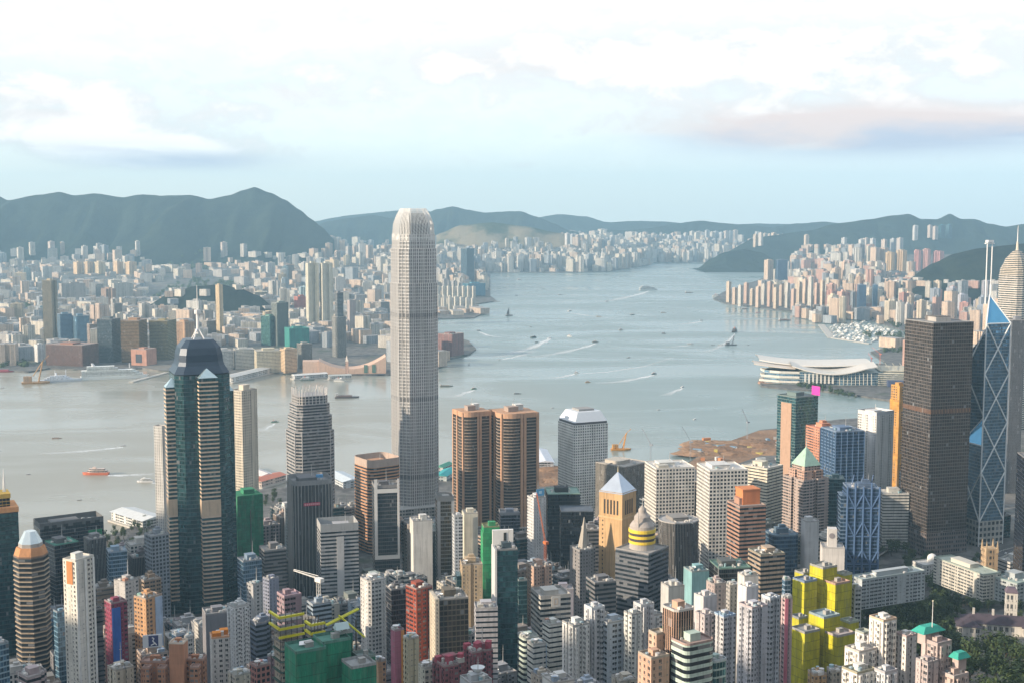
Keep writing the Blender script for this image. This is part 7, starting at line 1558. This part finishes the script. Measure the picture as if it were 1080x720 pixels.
# ------------------------------------------------------------------ boats
def hull_poly(L, B): return [(-L / 2, -B * .42), (L * .18, -B / 2), (L * .36, -B * .36), (L / 2, 0), (L * .36, B * .36), (L * .18, B / 2), (-L / 2, B * .42)]
def boat(kind, px, py, wpx, hd, label, hullc=(.5, .5, .5), topc=(.72, .72, .7), group=None, z=0, small=False):
    p = on(px, py, 0); L = max(5.0, wpx / F * p.y / max(.35, abs(cos(hd)))); nm = {'ferry': 'ferry', 'cat': 'catamaran', 'barge': 'barge', 'cranebarge': 'crane_barge', 'cruise': 'cruise_ship', 'launch': 'motor_boat', 'sail': 'sailing_boat', 'ship': 'ship'}[kind]
    t = thing(nm, label, nm.replace('_', ' '), (p.x, p.y, 0), hd, group); B = L * {'ferry': .28, 'cat': .26, 'barge': .34, 'cranebarge': .4, 'cruise': .14, 'launch': .3, 'sail': .26, 'ship': .16}[kind]; fb = L * {'cruise': .05, 'barge': .05, 'cranebarge': .07, 'ship': .055}.get(kind, .09); HP = hull_poly(L, B)
    MB().loft(scale_poly(HP, .93, .8), -.5, HP, fb, 9, 9, 0, 0).build('hull', [PAINT], t, hullc)
    S = [(x * .72 - L * .06, y * .82) for x, y in HP]
    if kind in ('ferry', 'launch', 'cat'):
        MB().prism(S, fb, fb + L * .075, 2, L * .075, 0, 1).build('cabin', [facade('ribbon'), PAINT], t, topc)
        if kind != 'launch': MB().prism(scale_poly(S, .8, .85), fb + L * .075, fb + L * .14, 2, L * .065, 0, 1).build('upper_deck', [facade('ribbon'), PAINT], t, topc)
        MB().box(-L * .02, L * .1, -B * .16, B * .16, fb + L * (.14 if kind != 'launch' else .075), fb + L * (.2 if kind != 'launch' else .13), 1, 3).build('wheelhouse', [PAINT], t, topc)
        if kind == 'ferry': MB().prism([(x - L * .16, y) for x, y in ngon(8, L * .03)], fb + L * .14, fb + L * .24).build('funnel', [PAINT], t, (.5, .16, .1))
    elif kind == 'barge':
        MB().box(-L * .44, L * .2, -B * .34, B * .34, fb, fb + L * .05, 9, 9).build('cargo', [CONC], t, topc); MB().box(-L * .48, -L * .36, -B * .25, B * .25, fb, fb + L * .13, 2, 3).build('deckhouse', [facade('punch')], t, (.6, .6, .58))
    elif kind == 'cranebarge':
        MB().box(-L * .42, -L * .15, -B * .3, B * .3, fb, fb + L * .2, 3, 3).build('deckhouse', [facade('punch')], t, topc)
        m = MB(); [m.bar((L * .1, s * B * .3, fb), (L * .26, 0, fb + L * .75), L * .022, 5) for s in (-1, 1)]; m.bar((-L * .1, 0, fb + L * .2), (L * .26, 0, fb + L * .75), L * .016, 5); m.build('crane_frame', [PAINT], t, hullc)
        MB().bar((L * .26, 0, fb + L * .75), (L * .48, 0, fb + L * .95), L * .014, 4).build('jib', [PAINT], t, hullc)
    elif kind == 'cruise':
        for k in range(5):
            q = [(-L * .48, -B * .42), (L * (.34 - .05 * k), -B * .46), (L * (.42 - .055 * k), 0), (L * (.34 - .05 * k), B * .46), (-L * .48, B * .42)] if k < 3 else [(-L * .40, -B * .36), (L * (.20 - .05 * k), -B * .36), (L * (.20 - .05 * k), B * .36), (-L * .40, B * .36)]; MB().prism(q, fb + L * .03 * k, fb + L * .03 * (k + 1), 4, 3, 0, 1).build('deck', [facade('ribbon' if k in (1, 3) else 'thin'), PAINT], t, topc)
        MB().loft([(x - L * .3, y) for x, y in ngon(10, L * .018, 0, 1.5, 1)], fb + L * .15, [(x - L * .32, y) for x, y in ngon(10, L * .014, 0, 1.3, 1)], fb + L * .195, 9, 9, 0, 0).build('funnel', [PAINT], t, (.6, .6, .62)); MB().bar((L * .22, 0, fb + L * .11), (L * .22, 0, fb + L * .18), L * .006, 5).build('mast', [PAINT], t, (.7, .7, .7))
    elif kind == 'ship':
        for k in range(3):
            q = [(x * (.62 - .12 * k) - L * .05, y * (.8 - .1 * k)) for x, y in HP]; MB().prism(q, fb + L * .03 * k, fb + L * .03 * (k + 1), 3, 3, 0, 1).build('superstructure', [facade('punch'), PAINT], t, topc)
        for x in (-.12, .12): MB().bar((L * x, 0, fb + L * .08), (L * x, 0, fb + L * .22), L * .008, 5).build('mast', [PAINT], t, topc)
        MB().prism([(x - L * .1, y) for x, y in ngon(8, L * .022)], fb + L * .09, fb + L * .15).build('funnel', [PAINT], t, topc)
    elif kind == 'sail':
        MB().bar((0, 0, fb), (0, 0, fb + L * .9), L * .018, 5).build('mast', [PAINT], t, (.2, .18, .17))
        m = MB(); m.loft([(-L * .38, -.06), (-.02 * L, -.06), (-.02 * L, .06), (-L * .38, .06)], fb + L * .1, [(-L * .06, -.06), (-.02 * L, -.06), (-.02 * L, .06), (-L * .06, .06)], fb + L * .85, 9, 9, 0, 0, 0); m.build('sail', [CONC], t, topc)
        MB().box(-L * .3, L * .1, -B * .25, B * .25, fb, fb + L * .1, 9, 9).build('cabin', [PAINT], t, (.3, .28, .27))
    return t
def wake(pts, w0, w1):
    m = MB(); Q = [on(x, y, .06) for x, y in pts]; n = len(Q); D = []
    for i in range(n):
        a, b = Q[max(0, i - 1)], Q[min(n - 1, i + 1)]; e = (b - a).normalized(); D.append(Vector((-e.y, e.x, 0)))
    for i in range(n - 1):
        t0, t1 = i / (n - 1), (i + 1) / (n - 1); a0, a1 = 1.25 * (w0 + (w1 - w0) * t0), 1.9 * (w0 + (w1 - w0) * t1)
        m.face([Q[i] - D[i] * a0, Q[i + 1] - D[i + 1] * a1, Q[i + 1] + D[i + 1] * a1, Q[i] + D[i] * a0], [(1 - t0, 0), (1 - t1, 0), (1 - t1, 1), (1 - t0, 1)])
    o = m.build('wake_foam', [FOAM]); o['kind'] = 'stuff'; o['label'] = 'white foam wake trailing a boat'
boat('cat', 101, 500, 29, pi, 'orange red hulled fast ferry crossing left of dark teal skyscraper', (.60, .17, .09), (.62, .50, .44)); wake([(114, 501), (130, 501), (150, 500), (166, 499)], 5, 6)
boat('cat', 153, 508, 18, pi, 'white fast ferry half behind the white slab tower', (.66, .66, .66)); wake([(160, 509), (172, 509), (190, 509)], 4, 5)
boat('ferry', 324, 401, 15, .3, 'ferry nearest harbour mall in the bay', (.16, .2, .18)); boat('ferry', 359, 402, 14, -.3, 'white ferry leaving the clock tower pier', (.5, .5, .48))
boat('barge', 366, 419, 26, .15, 'long dark barge with stern house between the grey and silver skyscrapers', (.10, .08, .08), (.16, .12, .11)); boat('barge', 471, 407, 14, .2, 'green grey barge just right of tallest silver tower', (.16, .18, .15), (.30, .28, .24)); boat('barge', 546, 415, 8, .1, 'small black barge above copper twins', (.04, .04, .05), (.1, .1, .1))
boat('sail', 537, 333, 8, .4, 'dark sailed junk off the whitewashed point estate', (.12, .10, .10), (.13, .12, .12)); boat('launch', 563, 356, 6, .9, 'dark tug in mid channel', (.06, .08, .07), (.2, .2, .2)); boat('launch', 566, 361, 4, .5, 'dark lighter following mid channel tug', (.08, .1, .09), (.2, .2, .2))
boat('launch', 580, 357, 5, .7, 'white launch throwing a bright wake mid channel', (.7, .7, .7)); wake([(580, 357), (572, 361), (560, 367), (540, 372), (520, 377)], 6, 16)
boat('ferry', 601, 355, 5, -.8, 'small white ferry right of mid channel tug', (.6, .6, .6)); boat('ferry', 628, 361, 7, .2, 'dark hulled cream ferry in mid harbour', (.12, .12, .12), (.62, .58, .5)); boat('ferry', 608, 393, 6, 0, 'white ferry nearest porthole tower', (.6, .6, .6)); wake([(606, 394), (598, 396), (580, 399)], 4, 10)
boat('ferry', 620, 403, 6, .3, 'orange cream ferry nearest porthole tower', (.45, .28, .12), (.60, .48, .36)); boat('launch', 527, 379, 4, .3, 'tiny white launch off maroon promontory', (.7, .7, .7)); wake([(529, 379), (540, 377), (552, 374), (566, 369)], 3, 9); boat('sail', 495, 385, 3, .3, 'tiny yacht below maroon promontory', (.6, .6, .6), (.6, .6, .6))
boat('launch', 466, 381, 6, .1, 'pale launch beside maroon promontory', (.6, .6, .6)); boat('ferry', 548, 296, 6, .2, 'bright white ship off tall dark blue waterfront tower', (.7, .7, .7)); boat('launch', 517, 301, 4, .1, 'small grey lighter off tall dark blue waterfront tower', (.3, .3, .3)); boat('barge', 591, 311, 4, .6, 'little brown barge in the upper channel', (.2, .14, .1), (.25, .2, .15))
boat('launch', 601, 328, 4, .9, 'white launch in upper channel', (.7, .7, .7)); boat('barge', 632, 334, 6, .1, 'rusty flat barge in upper channel', (.3, .2, .12), (.3, .24, .16)); boat('cruise', 684, 306, 20, .35, 'white cruise ship steaming up the far channel', (.68, .68, .67)); boat('barge', 727, 309, 9, .3, 'brown freighter right of white cruise ship', (.2, .15, .14), (.42, .36, .32))
boat('barge', 648, 293, 3, .3, 'western of two dark lighters near the far shore', (.1, .1, .12)); boat('barge', 655, 292, 4, .3, 'eastern of two dark lighters near the far shore', (.1, .1, .12)); boat('launch', 667, 332, 5, .6, 'dark launch below white cruise ship', (.1, .12, .12)); boat('launch', 728, 363, 7, .05, 'low white launch left of the tall crane barge', (.5, .5, .5)); boat('launch', 663, 377, 4, .4, 'black launch in mid harbour', (.08, .08, .1))
boat('cranebarge', 771, 364, 13, .15, 'dark derrick barge with pyramid frame, alone off gull wing hall', (.06, .06, .07), (.16, .16, .17)); boat('barge', 760, 364, 6, .05, 'flat lighter moored beside dark derrick barge', (.08, .08, .09)); boat('launch', 752, 364, 4, .1, 'tiny tender west of dark derrick barge', (.1, .1, .1)); boat('launch', 789, 364, 3, .1, 'tiny tender east of dark derrick barge', (.1, .1, .1)); boat('ferry', 775, 350, 6, 1.2, 'black tug behind dark derrick barge', (.05, .05, .06), (.14, .13, .13))
boat('launch', 733, 442, 4, .8, 'small white sailing launch in front of reclaimed shore', (.7, .7, .7)); boat('cranebarge', 655, 474, 22, .1, 'orange floating crane beside the porthole tower', (.58, .26, .03), (.55, .27, .05))
boat('cruise', 121, 399, 66, .33, 'long white liner berthed at brick brown terminal', (.82, .84, .82), (.86, .88, .84)); boat('ship', 64, 402, 42, .38, 'silver grey steamship berthed left of the white liner', (.60, .63, .68), (.70, .73, .78)); boat('cranebarge', 38, 404, 28, .25, 'rusty orange work barge beside silver grey steamship', (.46, .26, .10), (.40, .25, .13))
boat('barge', 4, 392, 24, .2, 'crimson barge at the far western quay', (.35, .05, .06), (.36, .08, .1)); boat('launch', 2, 409, 5, .3, 'pale launch at the western edge of view', (.6, .6, .6)); boat('barge', 800, 330, 6, .2, 'red hulled barge along eastern waterfront row', (.4, .1, .08), (.3, .2, .18)); boat('ferry', 756, 313, 10, .05, 'white ferry rounding the eastern point', (.6, .58, .55)); boat('barge', 828, 338, 14, .3, 'brown barge moored west of typhoon shelter', (.25, .17, .14), (.3, .22, .2)); boat('barge', 786, 326, 8, .2, 'dark barge under eastern waterfront row', (.16, .14, .14), (.25, .2, .18))
boat('launch', 84, 527, 5, .2, 'little grey sampan beyond wide black glass slab', (.3, .3, .3)); boat('launch', 695, 432, 4, .4, 'little white speedboat in front of porthole tower water', (.7, .7, .7)); boat('ferry', 655, 348, 5, .4, 'cream ferry heading for mid harbour', (.5, .45, .38)); boat('launch', 560, 345, 3, .4, 'pinprick launch north of mid channel tug', (.3, .3, .3))
wake([(628, 362), (616, 366), (590, 372), (560, 377)], 5, 14); wake([(684, 307), (672, 311), (650, 316), (630, 319)], 7, 22)
wake([(600, 330), (620, 333), (650, 336)], 3, 9)
for i, (kd, x, y, w, a, lab, hc, tc) in enumerate((('ferry', 505, 349, 5, .2, 'grey ferry between whitewashed point estate and maroon promontory', (.3, .32, .34), (.6, .6, .6)), ('launch', 640, 318, 4, .5, 'grey launch astern of white cruise ship', (.4, .4, .4), (.6, .6, .6)), ('barge', 700, 330, 6, .2, 'flat brown lighter below brown freighter', (.22, .16, .12), (.3, .25, .2)), ('ferry', 690, 394, 6, .5, 'cream ferry in open water left of gull wing hall', (.2, .22, .25), (.66, .62, .55)),
        ('launch', 720, 408, 4, .9, 'white launch in open water left of gull wing hall', (.66, .66, .66), (.7, .7, .7)), ('launch', 583, 430, 4, .4, 'white launch just above copper twins and porthole tower', (.66, .66, .66), (.7, .7, .7)), ('ferry', 500, 410, 6, .6, 'green cream ferry above copper twins', (.1, .26, .18), (.64, .62, .54)), ('ferry', 290, 445, 8, .4, 'green white ferry between mast skyscraper and grey fin skyscraper', (.1, .26, .18), (.64, .63, .58)),
        ('launch', 130, 470, 6, .3, 'white launch left of mast skyscraper in open water', (.66, .66, .66), (.7, .7, .7)), ('barge', 60, 462, 10, .1, 'rust barge in open western water', (.24, .14, .10), (.3, .24, .2)), ('launch', 30, 500, 5, .2, 'grey launch in western water above dark edge tower', (.4, .4, .42), (.6, .6, .6)), ('launch', 545, 312, 4, .7, 'white launch below bright white ship', (.66, .66, .66), (.7, .7, .7)), ('ferry', 700, 352, 5, 0, 'dark ferry midway to derrick barge', (.12, .12, .14), (.4, .4, .4)), ('launch', 740, 338, 4, .3, 'white launch off eastern waterfront row', (.66, .66, .66), (.7, .7, .7)))):
    boat(kd, x, y, w, a, lab, hc, tc)
for pts, a, b in (([(690, 395), (676, 398), (655, 402), (630, 404)], 4, 12), ([(720, 409), (712, 412), (700, 417)], 3, 8), ([(500, 411), (490, 414), (476, 419)], 4, 9), ([(290, 446), (283, 450), (275, 455)], 3, 6), ([(130, 471), (112, 473), (80, 476), (40, 478)], 3, 9), ([(728, 364), (716, 365), (700, 366)], 4, 9), ([(608, 394), (640, 392), (680, 386), (712, 376)], 2, 5), ([(505, 350), (515, 354), (528, 356)], 4, 10), ([(740, 339), (728, 341), (712, 342)], 4, 10), ([(775, 352), (770, 358), (758, 366), (740, 372)], 3, 10)): wake(pts, a, b)
# flyovers and traffic beside the bronze and prism towers
def road(name, pts, w, z_up, mat):
    m = MB(); Q = []
    for x, y in pts:
        p = ground_at(x, y); Q.append(Vector((p.x, p.y, max(p.z, terr(p.x, p.y)) + z_up)))
    for i in range(len(Q) - 1):
        d = (Q[i + 1] - Q[i]).normalized(); nn = Vector((-d.y, d.x, 0)) * w / 2; a, b = Q[i], Q[i + 1]
        m.face([a - nn, b - nn, b + nn, a + nn]); up = Vector((0, 0, 1.0))
        for s in (-1, 1):
            e, f = a + nn * s, b + nn * s; k = nn * .04 * s; m.face([e, f, f + up, e + up], None, 1); m.face([e + up, f + up, f + up - k, e + up - k], None, 1); m.face([e - up, f - up, f, e], None, 1)
        for u in (.25, .75): m.face([a.lerp(b, u) - nn * .02 + Vector((0, 0, .03)), a.lerp(b, u) - nn * .02 + d * 6 + Vector((0, 0, .03)), a.lerp(b, u) + nn * .02 + d * 6 + Vector((0, 0, .03)), a.lerp(b, u) + nn * .02 + Vector((0, 0, .03))], None, 1)
    o = m.build(name, [mat, CONC], None, (.45, .44, .42)); o['kind'] = 'structure'; return Q
ASPH = plain('asphalt', (.075, .075, .08), .9)
cars = random.Random(4)
CARM = {}
def car(p, ang, col, lab):
    if not CARM:
        m = MB(); m.loft([(-2.2, -.9), (2.2, -.85), (2.2, .85), (-2.2, .9)], .3, [(-2.15, -.9), (2.1, -.8), (2.1, .8), (-2.15, .9)], .95, 9, 9, 0, 0, 0); m.loft([(-1.7, -.8), (1.0, -.78), (1.0, .78), (-1.7, .8)], .95, [(-1.2, -.68), (.4, -.66), (.4, .66), (-1.2, .68)], 1.5, 9, 9, 0, 0); CARM['body'] = m.mesh('body', [PAINT])
        m = MB()
        for x in (-1.35, 1.35):
            for y in (-.85, .85): m.bar((x, y - .1, .32), (x, y + .1, .32), .33, 8)
        CARM['wheels'] = m.mesh('wheel', [PAINT])
    t = thing('car', lab, 'car', tuple(p), ang, 'cars on the flyovers'); put('body', CARM['body'], t, col); put('wheel_set', CARM['wheels'], t, (.02, .02, .02))
for pts, w in (([(1085, 580), (1062, 586), (1040, 597), (1020, 606), (985, 611)], 11), ([(1075, 598), (1050, 606), (1030, 618)], 9), ([(915, 595), (935, 582), (955, 574)], 10), ([(905, 640), (930, 604), (960, 600), (990, 596)], 8), ([(960, 700), (1000, 680), (1015, 688), (1060, 684), (1100, 690)], 7)):
    Q = road('road', pts, w, 5 if w > 8.5 else .4, ASPH)
    for i in range(len(Q) - 1):
        d = Q[i + 1] - Q[i]; L = d.length; nn = Vector((-d.y, d.x, 0)).normalized()
        for k in range(int(L / 22)):
            s = cars.choice([-1, 1]); p = Q[i].lerp(Q[i + 1], (k + cars.random()) / max(1, L / 22)) + nn * s * w * .22 + Vector((0, 0, .05)); car(p, atan2(d.y, d.x) + (0 if s < 0 else pi), cars.choice([(.55, .55, .56), (.45, .03, .03), (.03, .03, .035), (.6, .6, .58), (.2, .22, .26), (.5, .05, .04)]), 'small car on the roads beside the bronze tower and park')
# yachts and sampans moored in the typhoon shelter
SH = [(874, 343), (912, 340), (948, 351), (954, 360), (905, 361), (880, 356)]
def moored():
    r = random.Random(3); meshes = []
    for k in range(4):
        L = (12, 16, 20, 26)[k]; B = L * .3; HP = hull_poly(L, B); m = MB().loft(scale_poly(HP, .9, .8), -.5, HP, L * .1, 9, 9, 0, 0); a = m.mesh('hull', [PAINT])
        c = MB().prism([(x * .55 - L * .08, y * .75) for x, y in HP], L * .1, L * .2, 2, 2, 0, 0); c.box(-L * .12, L * .04, -B * .2, B * .2, L * .2, L * .28, 9, 9); b = c.mesh('cabin', [PAINT]); meshes.append((a, b))
    got = []; tries = 0
    while len(got) < 190 and tries < 9000:
        tries += 1; x, y = r.uniform(874, 954), r.uniform(340, 361)
        if not inpoly(x, y, SH): continue
        p = on(x, y, 0)
        if any((p - q).length < 17 for q in got): continue
        got.append(p); a, b = r.choice(meshes); c = r.choice([(.66, .66, .64), (.6, .58, .55), (.4, .42, .45), (.45, .36, .28), (.2, .25, .3), (.68, .66, .62)])
        t = thing('moored_boat', 'small boat moored in the crowded typhoon shelter', 'boat', (p.x, p.y, 0), r.choice([.5, .6, 2.1, .4]) + r.uniform(-.2, .2), 'boats moored in the typhoon shelter'); put('hull', a, t, c); put('cabin', b, t, (.68, .67, .64))
moored()
# ------------------------------------------------------------------ labels of the repeated buildings: look first, then what stands beside them
def auto_labels():
    fam = {}
    for rec in AUTO:
        t, px, yt, Y, cw, fw, pw, noun, h = rec
        best = min(LANDMARKS, key=lambda L: abs(L[0] - px) + 1.2 * max(0, L[1] - yt, yt - L[2]))
        dx = px - best[0]
        rel = ('right of' if dx > 0 else 'left of') if abs(dx) > 14 else ('behind' if yt < (best[1] + best[2]) / 2 else 'below')
        fam.setdefault((cw, noun, rel, best[3], fw, pw), []).append(rec)
    for (cw, noun, rel, place, fw, pw), L in fam.items():
        L.sort(key=lambda r: (r[1]))
        for i, r in enumerate(L):
            if len(L) == 1: s = f'{cw} {fw} {pw} {noun} {rel} {place}'
            elif len(L) == 2: s = f'{cw} {fw} {pw} {noun} {rel} {place}, {"eastern" if i else "western"} of two'
            else: s = f'{cw} {fw} {pw} {noun} {rel} {place}, {ORD[min(i, 15)]} from the left'
            r[0]['label'] = s
            if len(s.split()) > 16: r[0]['label'] = s.replace(pw + ' ', '', 1)
auto_labels()
